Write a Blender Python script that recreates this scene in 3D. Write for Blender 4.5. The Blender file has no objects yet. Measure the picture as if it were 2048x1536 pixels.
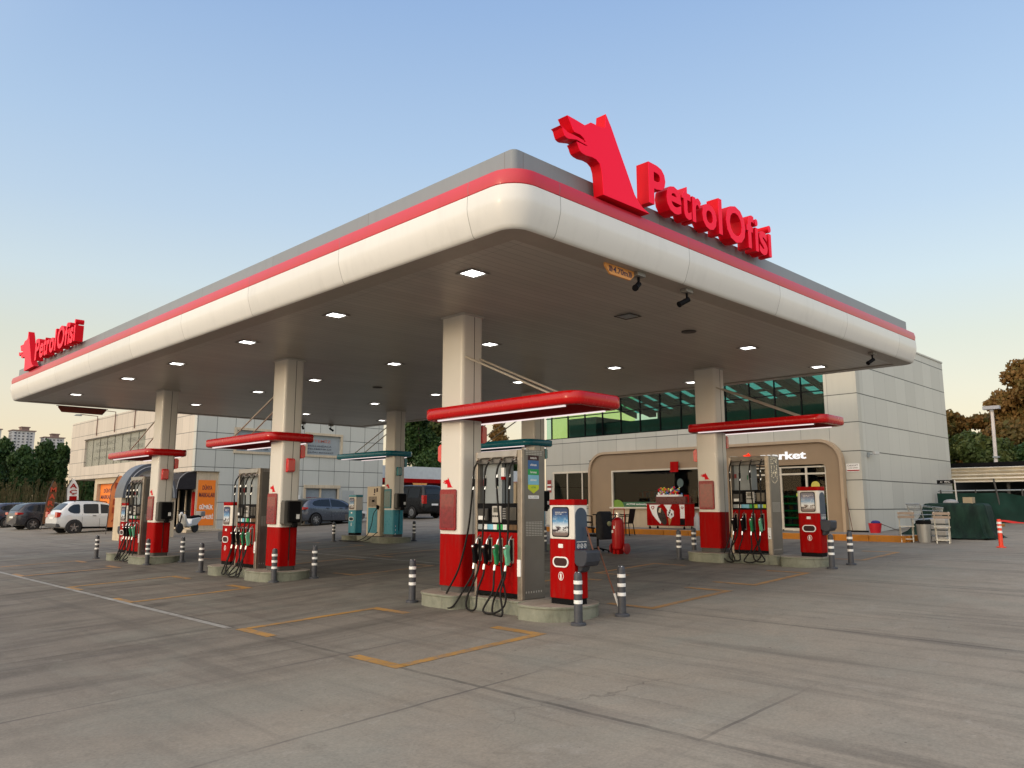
import bpy, bmesh, math, random
import numpy as np
from mathutils import Vector, Matrix
R = math.radians
random.seed(7)
SC = bpy.context.scene
COL = SC.collection

# ------------------------------------------------------------------ camera, world, sun, exposure
cam = bpy.data.objects.new('camera', bpy.data.cameras.new('camera'))
COL.objects.link(cam)
cam.data.sensor_width = 36.0
cam.data.lens = 27.33
cam.data.clip_end = 5000
cam.location = (0, 0, 1.6)
cam.rotation_euler = (R(90 + 8.918), 0, R(45.145 - 90))
SC.camera = cam
SC.view_settings.view_transform = 'Standard'
SC.view_settings.look = 'None'
SC.view_settings.exposure = 0.0
SC.view_settings.gamma = 1
SUN_EL, SUN_AZ = 7.0, 172.0      # the low evening sun stands beyond the left side of the forecourt

def lin(c):
    return tuple((v / 255 / 12.92 if v / 255 <= 0.04045 else ((v / 255 + 0.055) / 1.055) ** 2.4) for v in c)

world = bpy.data.worlds.new('World'); SC.world = world
world.use_nodes = True
nt = world.node_tree; nt.nodes.clear()
N = nt.nodes.new; L = nt.links.new
out = N('ShaderNodeOutputWorld'); bg1 = N('ShaderNodeBackground'); bg2 = N('ShaderNodeBackground'); ad = N('ShaderNodeAddShader')
sky = N('ShaderNodeTexSky'); sky.sky_type = 'NISHITA'; sky.sun_disc = False
sky.sun_elevation = R(SUN_EL); sky.sun_rotation = R(90 - SUN_AZ)
L(sky.outputs[0], bg1.inputs[0]); bg1.inputs[1].default_value = 0.05
tc = N('ShaderNodeTexCoord'); sp = N('ShaderNodeSeparateXYZ'); L(tc.outputs['Generated'], sp.inputs[0])
rp = N('ShaderNodeValToRGB'); L(sp.outputs[2], rp.inputs[0])
stops = [(0.0, (240, 210, 176)), (0.07, (240, 220, 190)), (0.13, (234, 224, 202)), (0.19, (222, 223, 208)), (0.26, (210, 224, 230)),
         (0.34, (192, 213, 234)), (0.42, (178, 204, 234)), (0.57, (152, 183, 226)), (1.0, (120, 152, 205))]
el = rp.color_ramp.elements
while len(el) < len(stops): el.new(0.5)
for e, (p, c) in zip(el, stops):
    e.position = p; e.color = (*lin(c), 1)
L(rp.outputs[0], bg2.inputs[0]); bg2.inputs[1].default_value = 0.88
L(bg1.outputs[0], ad.inputs[0]); L(bg2.outputs[0], ad.inputs[1])
# warm glow added to the unseen sky behind the viewer's left, as fill light
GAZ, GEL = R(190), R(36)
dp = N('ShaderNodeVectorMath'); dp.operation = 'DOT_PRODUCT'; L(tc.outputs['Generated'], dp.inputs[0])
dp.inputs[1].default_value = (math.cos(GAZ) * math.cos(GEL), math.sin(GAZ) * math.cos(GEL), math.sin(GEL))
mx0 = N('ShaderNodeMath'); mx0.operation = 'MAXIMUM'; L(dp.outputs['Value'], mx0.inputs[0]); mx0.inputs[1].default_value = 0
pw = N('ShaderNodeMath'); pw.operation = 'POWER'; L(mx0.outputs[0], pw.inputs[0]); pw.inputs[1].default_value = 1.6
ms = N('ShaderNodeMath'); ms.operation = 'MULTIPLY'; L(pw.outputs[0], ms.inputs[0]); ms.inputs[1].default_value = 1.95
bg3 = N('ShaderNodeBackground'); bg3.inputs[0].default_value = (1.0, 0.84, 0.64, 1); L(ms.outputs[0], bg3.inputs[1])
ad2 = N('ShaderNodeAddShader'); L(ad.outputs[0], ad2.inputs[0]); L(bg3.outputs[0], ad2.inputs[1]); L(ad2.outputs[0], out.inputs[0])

sun = bpy.data.objects.new('sun', bpy.data.lights.new('sun', 'SUN')); COL.objects.link(sun)
sun.data.energy = 0.6; sun.data.angle = R(9); sun.data.color = (1.0, 0.80, 0.58)
sd = Vector((math.cos(R(SUN_AZ)) * math.cos(R(SUN_EL)), math.sin(R(SUN_AZ)) * math.cos(R(SUN_EL)), math.sin(R(SUN_EL))))
sun.rotation_euler = sd.to_track_quat('Z', 'Y').to_euler()
sun.location = sd * 60

SLOPE = 0.04
def gz(x):
    if x < -20: return SLOPE * (-28.4)
    if x > 34: return SLOPE * 25.6
    return SLOPE * (x - 8.4)
def cz(x, y):        # the canopy roof rises a little for drainage
    return 0.007 * (x - 8.56) + 0.005 * (y - 9.8)

# ------------------------------------------------------------------ materials
MATS = {}
class NT:
    """tiny node graph helper"""
    def __init__(s, m):
        m.use_nodes = True; s.t = m.node_tree; s.t.nodes.clear()
        s.out = s.t.nodes.new('ShaderNodeOutputMaterial')
    def n(s, k, **kw):
        x = s.t.nodes.new(k)
        for a, b in kw.items(): setattr(x, a, b)
        return x
    def l(s, a, b): s.t.links.new(a, b)
    def m(s, op, a, b=None, c=None):
        x = s.n('ShaderNodeMath', operation=op)
        for i, v in enumerate((a, b, c)):
            if v is None: continue
            if isinstance(v, (int, float)): x.inputs[i].default_value = v
            else: s.l(v, x.inputs[i])
        return x.outputs[0]
    def mix(s, f, a, b):
        x = s.n('ShaderNodeMix', data_type='RGBA')
        for i, v in ((0, f), (6, a), (7, b)):
            if isinstance(v, (int, float)): x.inputs[i].default_value = v
            elif isinstance(v, tuple): x.inputs[i].default_value = (*v[:3], 1)
            else: s.l(v, x.inputs[i])
        return x.outputs[2]
    def noise(s, vec, scale, det=4, rough=.6, dist=0):
        x = s.n('ShaderNodeTexNoise'); x.inputs['Scale'].default_value = scale; x.inputs['Detail'].default_value = det
        x.inputs['Roughness'].default_value = rough; x.inputs['Distortion'].default_value = dist
        s.l(vec, x.inputs['Vector']); return x.outputs['Fac']
    def rng(s, v, a, b, c=0., d=1.):
        x = s.n('ShaderNodeMapRange'); s.l(v, x.inputs[0])
        for i, q in enumerate((a, b, c, d)): x.inputs[i + 1].default_value = q
        return x.outputs[0]
    def scalev(s, vec, sc):
        x = s.n('ShaderNodeMapping'); x.inputs['Scale'].default_value = sc; s.l(vec, x.inputs[0]); return x.outputs[0]
    def line(s, c, off, spc, w):   # 1 on lines every spc metres
        t = s.m('FRACT', s.m('DIVIDE', s.m('SUBTRACT', c, off), spc))
        d = s.m('MULTIPLY', s.m('MINIMUM', t, s.m('SUBTRACT', 1.0, t)), spc)
        return s.m('LESS_THAN', d, w / 2)
    def bsdf(s, col, rough=.5, metal=0., spec=.5, bump=None, bstr=.2, bdist=.01, alpha=None, coat=0):
        b = s.n('ShaderNodeBsdfPrincipled')
        for k, v in (('Base Color', col), ('Roughness', rough), ('Metallic', metal), ('Specular IOR Level', spec), ('Coat Weight', coat)):
            if isinstance(v, (int, float)): b.inputs[k].default_value = v
            elif isinstance(v, tuple): b.inputs[k].default_value = (*v[:3], 1)
            else: s.l(v, b.inputs[k])
        if bump is not None:
            x = s.n('ShaderNodeBump'); x.inputs['Strength'].default_value = bstr; x.inputs['Distance'].default_value = bdist
            s.l(bump, x.inputs['Height']); s.l(x.outputs[0], b.inputs['Normal'])
        s.l(b.outputs[0], s.out.inputs[0]); return b
    def pos(s): return s.n('ShaderNodeNewGeometry').outputs['Position']
    def obj(s): return s.n('ShaderNodeTexCoord').outputs['Object']
    def xyz(s, v):
        x = s.n('ShaderNodeSeparateXYZ'); s.l(v, x.inputs[0]); return x.outputs

def newmat(name):
    m = bpy.data.materials.new(name); MATS[name] = m; return m

def mat(name, col, rough=.5, metal=0., spec=.5, var=.12, vs=3., bump=0., bs=40., coat=0, grime=0.):
    """painted / plain surface with faint large-scale wear so that nothing is perfectly even"""
    if name in MATS: return MATS[name]
    m = newmat(name); g = NT(m); p = g.obj()
    f = g.rng(g.noise(p, vs, 5, .65), .3, .7)
    c = g.mix(f, tuple(v * (1 - var) for v in col), tuple(min(1, v * (1 + var * .6)) for v in col))
    if grime:
        d = g.rng(g.noise(g.scalev(p, (6, 6, .7)), 2.2, 5, .7), .48, .78, 0, grime)
        c = g.mix(d, c, (.10, .085, .065))
    r = g.rng(g.noise(p, vs * 4, 3), .3, .7, max(0, rough - .07), min(1, rough + .08))
    bm_ = g.noise(p, bs, 3) if bump else None
    g.bsdf(c, r, metal, spec, bm_, bump, .004, coat=coat)
    return m

def emis(name, col, s):
    if name in MATS: return MATS[name]
    m = newmat(name); g = NT(m); e = g.n('ShaderNodeEmission')
    e.inputs[0].default_value = (*col, 1); e.inputs[1].default_value = s
    g.l(e.outputs[0], g.out.inputs[0]); return m

def glass(name, tint, refl=.9, rough=.03):
    if name in MATS: return MATS[name]
    m = newmat(name); g = NT(m)
    tr = g.n('ShaderNodeBsdfTransparent'); tr.inputs[0].default_value = (*tint, 1)
    gl = g.n('ShaderNodeBsdfGlossy'); gl.inputs[0].default_value = (refl, refl, refl, 1); gl.inputs[1].default_value = rough
    tr.inputs[0].default_value = (*[v ** .5 for v in tint], 1)
    lw = g.n('ShaderNodeLayerWeight'); lw.inputs[0].default_value = .5
    fr = g.m('ADD', g.m('MULTIPLY', g.m('POWER', lw.outputs['Facing'], 4.0), .6), .035)
    mx = g.n('ShaderNodeMixShader'); g.l(fr, mx.inputs[0]); g.l(tr.outputs[0], mx.inputs[1]); g.l(gl.outputs[0], mx.inputs[2])
    g.l(mx.outputs[0], g.out.inputs[0]); return m

def cladding(name, col, hoff, hsp, voffx, voffy, vsp, hw=.022, vw=.014, dark=(.05, .055, .05), tall=.35, dirt=.35):
    """flat composite wall panels with open joints; positions in metres on the wall itself"""
    m = newmat(name); g = NT(m); P = g.pos(); X = g.xyz(P)
    nrm = g.xyz(g.n('ShaderNodeNewGeometry').outputs['Normal'])
    facex = g.m('GREATER_THAN', g.m('ABSOLUTE', nrm[0]), .5)
    u = g.m('ADD', g.m('MULTIPLY', g.m('SUBTRACT', X[1], voffy), facex), g.m('MULTIPLY', g.m('SUBTRACT', X[0], voffx), g.m('SUBTRACT', 1., facex)))
    hl = g.line(X[2], hoff, hsp, hw); vl = g.line(u, 0, vsp, vw)
    wn = g.n('ShaderNodeTexWhiteNoise', noise_dimensions='2D')
    cb = g.n('ShaderNodeCombineXYZ'); g.l(g.m('FLOOR', g.m('DIVIDE', u, vsp)), cb.inputs[0]); g.l(g.m('FLOOR', g.m('DIVIDE', g.m('SUBTRACT', X[2], hoff), hsp)), cb.inputs[1])
    g.l(cb.outputs[0], wn.inputs['Vector'])
    k = g.rng(wn.outputs[0], 0, 1, .93, 1.05)
    streak = g.rng(g.noise(g.scalev(P, (3, 3, .35)), 1.3, 6, .7), .45, .8, 0, dirt)
    c = g.mix(streak, col, tuple(v * .62 for v in col))
    hs = g.n('ShaderNodeHueSaturation'); g.l(k, hs.inputs['Value']); g.l(c, hs.inputs['Color'])
    c = g.mix(g.m('MULTIPLY', vl, tall), hs.outputs[0], dark)
    c = g.mix(g.m('MULTIPLY', hl, .9), c, dark)
    hgt = g.m('SUBTRACT', 1., g.m('MAXIMUM', hl, vl))
    g.bsdf(c, .42, 0, .45, hgt, .5, .01)
    return m

# ------------------------------------------------------------------ mesh helpers
def rrect(x0, x1, y0, y1, r, n=6):
    pts = []
    for cx, cy, a in ((x1 - r, y1 - r, 0), (x0 + r, y1 - r, 90), (x0 + r, y0 + r, 180), (x1 - r, y0 + r, 270)):
        for i in range(n + 1):
            t = R(a + 90 * i / n); pts.append((cx + r * math.cos(t), cy + r * math.sin(t)))
    return pts

def crom(pts, n=8):
    P = [Vector(p) for p in pts]; P = [2 * P[0] - P[1]] + P + [2 * P[-1] - P[-2]]; o = []
    for i in range(1, len(P) - 2):
        for k in range(n):
            t = k / n; a, b, c, d = P[i - 1], P[i], P[i + 1], P[i + 2]
            o.append(.5 * ((2 * b) + (-a + c) * t + (2 * a - 5 * b + 4 * c - d) * t * t + (-a + 3 * b - 3 * c + d) * t ** 3))
    o.append(P[-2]); return o

class MB:
    def __init__(s): s.v = []; s.f = []; s.mi = []
    def add(s, v, f, mi=0):
        b = len(s.v); s.v += [tuple(p) for p in v]; s.f += [[b + i for i in q] for q in f]; s.mi += [mi] * len(f); return s
    def box(s, x0, x1, y0, y1, z0, z1, mi=0):
        v = [(x, y, z) for z in (z0, z1) for y in (y0, y1) for x in (x0, x1)]
        return s.add(v, [(0, 2, 3, 1), (4, 5, 7, 6), (0, 1, 5, 4), (2, 6, 7, 3), (0, 4, 6, 2), (1, 3, 7, 5)], mi)
    def obox(s, c, size, rot=(0, 0, 0), mi=0):
        from mathutils import Euler
        M = Matrix.Translation(c) @ Euler(rot).to_matrix().to_4x4()
        a, b, d = [q / 2 for q in size]
        v = [M @ Vector((x, y, z)) for z in (-d, d) for y in (-b, b) for x in (-a, a)]
        return s.add(v, [(0, 2, 3, 1), (4, 5, 7, 6), (0, 1, 5, 4), (2, 6, 7, 3), (0, 4, 6, 2), (1, 3, 7, 5)], mi)
    def prism(s, pts, a, b, ax='z', mi=0):
        """extrude a 2d outline from a to b along an axis; x: pts=(y,z)  y: pts=(x,z)  z: pts=(x,y)"""
        def m(p, h): return (h, p[0], p[1]) if ax == 'x' else (p[0], h, p[1]) if ax == 'y' else (p[0], p[1], h)
        n = len(pts); v = [m(p, a) for p in pts] + [m(p, b) for p in pts]
        ar = sum(pts[i][0] * pts[(i + 1) % n][1] - pts[(i + 1) % n][0] * pts[i][1] for i in range(n))
        flip = (ar < 0) ^ (b < a) ^ (ax == 'y')
        f = [list(range(n))[::-1], list(range(n, 2 * n))] + [(i, (i + 1) % n, n + (i + 1) % n, n + i) for i in range(n)]
        if flip: f = [q[::-1] for q in f]
        return s.add(v, f, mi)
    def tube(s, pts, r, n=8, mi=0, close=True):
        P = [Vector(p) for p in pts]; m = len(P); rings = []
        rr_ = r if isinstance(r, (list, tuple)) else [r] * m
        t0 = (P[1] - P[0]).normalized(); up = Vector((0, 0, 1)) if abs(t0.z) < .9 else Vector((1, 0, 0))
        u = t0.cross(up).normalized()
        for i in range(m):
            t = (P[min(i + 1, m - 1)] - P[max(i - 1, 0)]).normalized()
            u = (u - t * u.dot(t)).normalized(); w = t.cross(u)
            rings.append([P[i] + rr_[i] * (math.cos(2 * math.pi * k / n) * u + math.sin(2 * math.pi * k / n) * w) for k in range(n)])
        v = [p for q in rings for p in q]
        f = [(i * n + k, i * n + (k + 1) % n, (i + 1) * n + (k + 1) % n, (i + 1) * n + k) for i in range(m - 1) for k in range(n)]
        if close: f += [list(range(n))[::-1], list(range((m - 1) * n, m * n))]
        return s.add(v, f, mi)
    def cyl(s, p0, p1, r, n=16, mi=0): return s.tube([p0, p1], r, n, mi)
    def lathe(s, prof, c=(0, 0, 0), n=24, mi=0, ax='z'):
        v = []; m = len(prof)
        for r, h in prof:
            for k in range(n):
                a = 2 * math.pi * k / n; x, y = r * math.cos(a), r * math.sin(a)
                q = (x, y, h) if ax == 'z' else (x, h, y) if ax == 'y' else (h, x, y)
                v.append((q[0] + c[0], q[1] + c[1], q[2] + c[2]))
        f = [(i * n + k, i * n + (k + 1) % n, (i + 1) * n + (k + 1) % n, (i + 1) * n + k) for i in range(m - 1) for k in range(n)]
        if ax == 'y': f = [q[::-1] for q in f]
        if prof[0][0] > 1e-6: f.append(list(range(n))[::-1] if ax != 'y' else list(range(n)))
        if prof[-1][0] > 1e-6: f.append(list(range((m - 1) * n, m * n)) if ax != 'y' else list(range((m - 1) * n, m * n))[::-1])
        return s.add(v, f, mi)
    def loops(s, loops, closed=True, cap=False, mi=0):
        n = len(loops[0]); v = [p for q in loops for p in q]; e = n if closed else n - 1
        f = [(i * n + k, i * n + (k + 1) % n, (i + 1) * n + (k + 1) % n, (i + 1) * n + k) for i in range(len(loops) - 1) for k in range(e)]
        if cap: f += [list(range(n))[::-1], list(range((len(loops) - 1) * n, len(loops) * n))]
        return s.add(v, f, mi)
    def sph(s, c, r, n=10, m=6, mi=0, sc=(1, 1, 1)):
        pr = [(math.sin(math.pi * i / m), -math.cos(math.pi * i / m)) for i in range(m + 1)]
        v = []
        for a, h in pr:
            for k in range(n):
                t = 2 * math.pi * k / n; v.append((c[0] + r * sc[0] * a * math.cos(t), c[1] + r * sc[1] * a * math.sin(t), c[2] + r * sc[2] * h))
        return s.add(v, [(i * n + k, i * n + (k + 1) % n, (i + 1) * n + (k + 1) % n, (i + 1) * n + k) for i in range(m) for k in range(n)], mi)
    def obj(s, name, mats, parent=None, smooth=35, bevel=0, label=None):
        me = bpy.data.meshes.new(name)
        o_ = Vector((0, 0, 0)); p = parent
        while p is not None: o_ += p.location; p = p.parent
        me.from_pydata([(a - o_.x, b - o_.y, c - o_.z) for a, b, c in s.v], [], s.f)
        if not isinstance(mats, (list, tuple)): mats = [mats]
        for q in mats: me.materials.append(q)
        me.polygons.foreach_set('material_index', s.mi)
        bm = bmesh.new(); bm.from_mesh(me); bmesh.ops.remove_doubles(bm, verts=bm.verts, dist=1e-5)
        bm.to_mesh(me); bm.free()
        if smooth:
            me.polygons.foreach_set('use_smooth', [True] * len(me.polygons)); me.set_sharp_from_angle(angle=R(smooth))
        me.update()
        ob = bpy.data.objects.new(name, me); COL.objects.link(ob)
        if parent is not None: ob.parent = parent
        if bevel:
            b = ob.modifiers.new('bevel', 'BEVEL'); b.width = bevel; b.segments = 2; b.limit_method = 'ANGLE'; b.angle_limit = R(40); b.harden_normals = False
        if label: ob['label'] = label
        return ob

def tag(o, label, cat, group=None, kind=None):
    if label: o['label'] = label
    if cat: o['category'] = cat
    if group: o['group'] = group
    if kind: o['kind'] = kind
    return o
def thing(name, label, cat, loc, group=None):
    o = bpy.data.objects.new(name, None); COL.objects.link(o); o.location = loc; o.empty_display_size = .2
    return tag(o, label, cat, group)
def struct(mb, name, m, **k):
    o = mb.obj(name, m, **k); o['kind'] = 'structure'; return o
def dup(root, loc, label=None, rot=None):
    r = root.copy(); COL.objects.link(r); r.location = loc
    if rot is not None: r.rotation_euler = (0, 0, rot)
    if label: r['label'] = label
    for ch in list(root.children):
        c = ch.copy(); COL.objects.link(c); c.parent = r
        for g_ in ch.children:
            d = g_.copy(); COL.objects.link(d); d.parent = c
    return r

_txt = {}
def textgeo(s, bold, ext):
    k = (s, bold, ext)
    if k not in _txt:
        cu = bpy.data.curves.new('t', 'FONT'); cu.body = s; cu.offset = bold; cu.extrude = ext; cu.resolution_u = 3; cu.size = 1
        cu.align_x = 'CENTER'
        ob = bpy.data.objects.new('t', cu); COL.objects.link(ob)
        bpy.context.view_layer.update()
        me = bpy.data.meshes.new_from_object(ob.evaluated_get(bpy.context.evaluated_depsgraph_get()))
        _txt[k] = ([tuple(v.co) for v in me.vertices], [list(p.vertices) for p in me.polygons])
        bpy.data.objects.remove(ob); bpy.data.curves.remove(cu); bpy.data.meshes.remove(me)
    return _txt[k]
def text(mb, s, face, plane, u0, u1, z0, z1, depth=.006, bold=.0, mi=0):
    """lettering fitted into a rectangle on a wall. face 'X-': wall looks to -X, u runs towards -Y (u = -y); face 'Y-': u = x.
    The back of the letters lies on the plane, they stand proud by depth."""
    V, F = textgeo(s, bold, .5)
    if not V: return mb
    xs = [v[0] for v in V]; ys = [v[1] for v in V]; a, b, c, d = min(xs), max(xs), min(ys), max(ys)
    o = []
    for x, y, z in V:
        u = u0 + (x - a) / (b - a) * (u1 - u0); h = z0 + (y - c) / (d - c) * (z1 - z0); w = (z + .5) * depth
        if face == 'X-': o.append((plane - w, -u, h))
        elif face == 'Y-': o.append((u, plane - w, h))
        elif face == 'X+': o.append((plane + w, u, h))
    return mb.add(o, F, mi)

def filled(loops2d, depth, n=1):
    """2d outline with holes -> verts, faces (extruded 0..depth)"""
    cu = bpy.data.curves.new('c', 'CURVE'); cu.dimensions = '2D'; cu.fill_mode = 'BOTH'; cu.extrude = depth / 2
    for lp in loops2d:
        sp_ = cu.splines.new('POLY'); sp_.points.add(len(lp) - 1); sp_.use_cyclic_u = True
        for p, q in zip(sp_.points, lp): p.co = (q[0], q[1], 0, 1)
    ob = bpy.data.objects.new('c', cu); COL.objects.link(ob); bpy.context.view_layer.update()
    me = bpy.data.meshes.new_from_object(ob.evaluated_get(bpy.context.evaluated_depsgraph_get()))
    r = ([(v.co.x, v.co.y, v.co.z + depth / 2) for v in me.vertices], [list(p.vertices) for p in me.polygons])
    bpy.data.objects.remove(ob); bpy.data.curves.remove(cu); bpy.data.meshes.remove(me)
    return r

# ------------------------------------------------------------------ shared materials
RED = mat('red_paint', (.32, .001, .001), .55, var=.08, spec=.06, grime=.22)
REDDK = mat('red_panel', (.25, .003, .008), .3, var=.15, coat=.15)
REDSIGN = mat('sign_red', (.62, .003, .012), .45, var=.05, spec=.1)
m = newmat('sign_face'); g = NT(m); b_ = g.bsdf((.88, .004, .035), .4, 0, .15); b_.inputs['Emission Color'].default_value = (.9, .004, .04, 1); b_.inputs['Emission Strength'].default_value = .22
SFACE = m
WHITE = mat('white_enamel', (.68, .65, .59), .34, var=.03, coat=.12, vs=.8)
WHITEP = mat('white_plastic', (.78, .78, .76), .35, var=.05)
TEAL = mat('teal_paint', (.012, .24, .32), .32, var=.1, coat=.3)
TEALDK = mat('teal_panel', (.008, .16, .2), .3, var=.1)
TAN = mat('tan_enamel', (.62, .52, .38), .4, var=.06)
STEEL = mat('brushed_steel', (.34, .30, .255), .38, .85, var=.15, vs=6)
CHROME = mat('bright_metal', (.75, .74, .72), .16, 1.0, var=.05)
GREYP = mat('grey_panel', (.27, .30, .31), .42, var=.06)
BLACK = mat('black_plastic', (.008, .008, .009), .5, var=.3, spec=.06)
RUBBER = mat('black_rubber', (.010, .009, .008), .6, var=.3, spec=.25)
CHAR = mat('charcoal_plastic', (.04, .045, .058), .5, var=.2, vs=9, spec=.3)
NAVY = mat('navy_plastic', (.03, .055, .095), .4, var=.1)
PLINTH = mat('dark_plinth', (.06, .055, .05), .6)
REFL = mat('reflective_white', (.82, .82, .80), .4, var=.06)
GRN = mat('green_plastic', (.01, .22, .08), .4)
LGRN = mat('pale_green_plastic', (.12, .42, .26), .4)
BLUE = mat('blue_print', (.03, .13, .34), .4)
GREENP = mat('green_print', (.0, .32, .07), .4)
CYAN = mat('pale_blue_print', (.2, .5, .66), .4)
LIME = mat('lime_print', (.5, .6, .02), .4)
ORANGE = mat('orange_print', (.85, .21, .012), .5, var=.06)
INK = mat('dark_ink', (.04, .012, .012), .6)
WINK = mat('white_ink', (.85, .84, .8), .5, var=.03)
LED = emis('lamp_light', (1.0, .98, .93), 6.0)
TUBE = emis('strip_light', (1.0, .84, .82), 1.0)
DGLASS = mat('dark_glass', (.008, .010, .013), .08, spec=.35, var=.1)
# ------------------------------------------------------------------ ground
def ground_mat():
    m = newmat('worn_concrete'); g = NT(m); P = g.pos(); X = g.xyz(P)
    big = g.noise(P, .22, 5, .6, .6); med = g.noise(P, 1.1, 6, .7, .4); fine = g.noise(P, 38, 4, .7); grit = g.noise(P, 150, 2, .8)
    c = g.mix(g.rng(big, .32, .68), (.245, .212, .165), (.33, .288, .228))
    c = g.mix(g.rng(med, .40, .75, 0, .45), c, (.20, .19, .165))
    c = g.mix(g.rng(g.noise(P, .55, 4, .6, 1.2), .5, .72, 0, .3), c, (.24, .25, .215))
    # tyre tracks and drag marks, mostly inside the lanes between the islands
    wob = g.m('MULTIPLY', g.m('SUBTRACT', g.noise(g.scalev(P, (.25, .25, .25)), 1., 3), .5), 3.2)
    tr1 = g.noise(g.scalev(P, (.32, 1.5, 1)), 1.0, 7, .66, 1.1)
    tr2 = g.noise(g.scalev(P, (3.2, .16, 1)), 1.0, 6, .65, .4)
    yin = g.m('MULTIPLY', g.rng(g.m('ADD', X[1], wob), 5.5, 10.5), g.rng(X[1], 60, 30))
    c = g.mix(g.m('MULTIPLY', yin, .68), c, (.150, .130, .108))
    c = g.mix(g.m('MULTIPLY', g.rng(tr1, .43, .70, 0, .72), yin), c, (.052, .046, .040))
    c = g.mix(g.m('MULTIPLY', g.rng(tr2, .50, .75, 0, .6), g.rng(g.m('ADD', X[0], wob), 1, 5)), c, (.070, .062, .054))
    c = g.mix(g.rng(tr1, .34, .22, 0, .22), c, (.36, .335, .29))
    # patches washed paler, little dark spots
    c = g.mix(g.rng(g.noise(P, .8, 5, .7, .3), .62, .78, 0, .35), c, (.45, .425, .38))
    vo = g.n('ShaderNodeTexVoronoi'); vo.inputs['Scale'].default_value = 2.1; g.l(P, vo.inputs['Vector'])
    c = g.mix(g.m('MULTIPLY', g.m('LESS_THAN', vo.outputs['Distance'], .028), .8), c, (.035, .03, .028))
    vo2 = g.n('ShaderNodeTexVoronoi'); vo2.inputs['Scale'].default_value = .55; g.l(P, vo2.inputs['Vector'])
    spot = g.rng(g.m('ADD', vo2.outputs['Distance'], g.m('MULTIPLY', g.m('SUBTRACT', med, .5), .4)), .17, .08, 0, .5)
    c = g.mix(g.m('MULTIPLY', spot, yin), c, (.05, .045, .04))
    c = g.mix(g.rng(g.noise(P, 3.2, 7, .78, .8), .50, .66, 0, .34), c, (.165, .145, .115))
    c = g.mix(g.rng(g.noise(P, 4.3, 6, .8, .4), .60, .72, 0, .35), c, (.43, .40, .345))
    c = g.mix(g.rng(g.noise(P, .42, 3, .5, 1.), .50, .66, 0, .30), c, (.235, .235, .195))
    for sc_, th, am in ((9.0, .060, .55), (23.0, .085, .5)):
        v3 = g.n('ShaderNodeTexVoronoi'); v3.inputs['Scale'].default_value = sc_; g.l(P, v3.inputs['Vector'])
        c = g.mix(g.m('MULTIPLY', g.m('LESS_THAN', v3.outputs['Distance'], th), g.rng(g.noise(P, 2.5, 3), .45, .6, 0, am)), c, (.06, .052, .044))
    gr = g.rng(fine, .25, .75, .80, 1.18)
    hs = g.n('ShaderNodeHueSaturation'); g.l(gr, hs.inputs['Value']); g.l(c, hs.inputs['Color']); c = hs.outputs[0]
    # slab joints, not all of them equally dark
    jw = g.m('MULTIPLY', g.m('SUBTRACT', g.noise(P, 1.7, 4), .5), .05)
    ju = g.m('ADD', X[0], jw); jv = g.m('ADD', X[1], jw)
    j1 = g.line(ju, 5.33, 4.66, .055); j2 = g.line(jv, 5.77, 2.4, .035)
    c = g.mix(g.m('MULTIPLY', j1, g.rng(med, .35, .65, .15, .8)), c, (.075, .07, .06))
    lft = g.rng(X[0], 8, 5.8)
    c = g.mix(g.m('MULTIPLY', g.m('MULTIPLY', j2, lft), g.rng(g.noise(P, .45, 3), .42, .62, .75, .0)), c, (.10, .09, .078))
    soft = g.m('MULTIPLY', g.m('MAXIMUM', g.line(ju, 5.37, 4.66, .26), g.m('MULTIPLY', g.line(jv, 5.8, 2.4, .22), lft)), g.rng(g.noise(P, .35, 4, .6), .45, .68, .0, .34))
    c = g.mix(soft, c, (.115, .10, .088))
    # hairline cracks
    vc = g.n('ShaderNodeTexVoronoi', feature='DISTANCE_TO_EDGE'); vc.inputs['Scale'].default_value = .33
    av = g.n('ShaderNodeVectorMath', operation='ADD'); nz = g.n('ShaderNodeTexNoise'); nz.inputs['Scale'].default_value = 1.5; nz.inputs['Detail'].default_value = 5
    g.l(P, nz.inputs['Vector']); g.l(P, av.inputs[0]); g.l(nz.outputs['Color'], av.inputs[1]); g.l(av.outputs[0], vc.inputs['Vector'])
    crk = g.m('MULTIPLY', g.m('LESS_THAN', vc.outputs['Distance'], .0035), g.rng(g.noise(P, .18, 3), .52, .62, 0, .5))
    c = g.mix(crk, c, (.045, .04, .035))
    rough = g.rng(med, .3, .7, .62, .9)
    h = g.m('ADD', g.m('MULTIPLY', fine, .6), g.m('ADD', g.m('MULTIPLY', grit, .5), g.m('MULTIPLY', g.m('MAXIMUM', j1, crk), -1.5)))
    g.bsdf(c, rough, 0, .18, h, .35, .006)
    return m
CONC = ground_mat()
mb = MB()
xs = [-60, -20, 34, 90, 1500]; ys = [-60, 80, 2500]
xs = [-1500, -20, 0, 8.4, 16, 24, 34, 60, 2500]; ys = [-1500, -20, 0, 10, 20, 40, 80, 200, 3000]
v = [(x, y, gz(x)) for y in ys for x in xs]; n = len(xs)
mb.add(v, [(j * n + i, j * n + i + 1, (j + 1) * n + i + 1, (j + 1) * n + i) for j in range(len(ys) - 1) for i in range(n - 1)])
struct(mb, 'ground', CONC, smooth=0)

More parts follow.
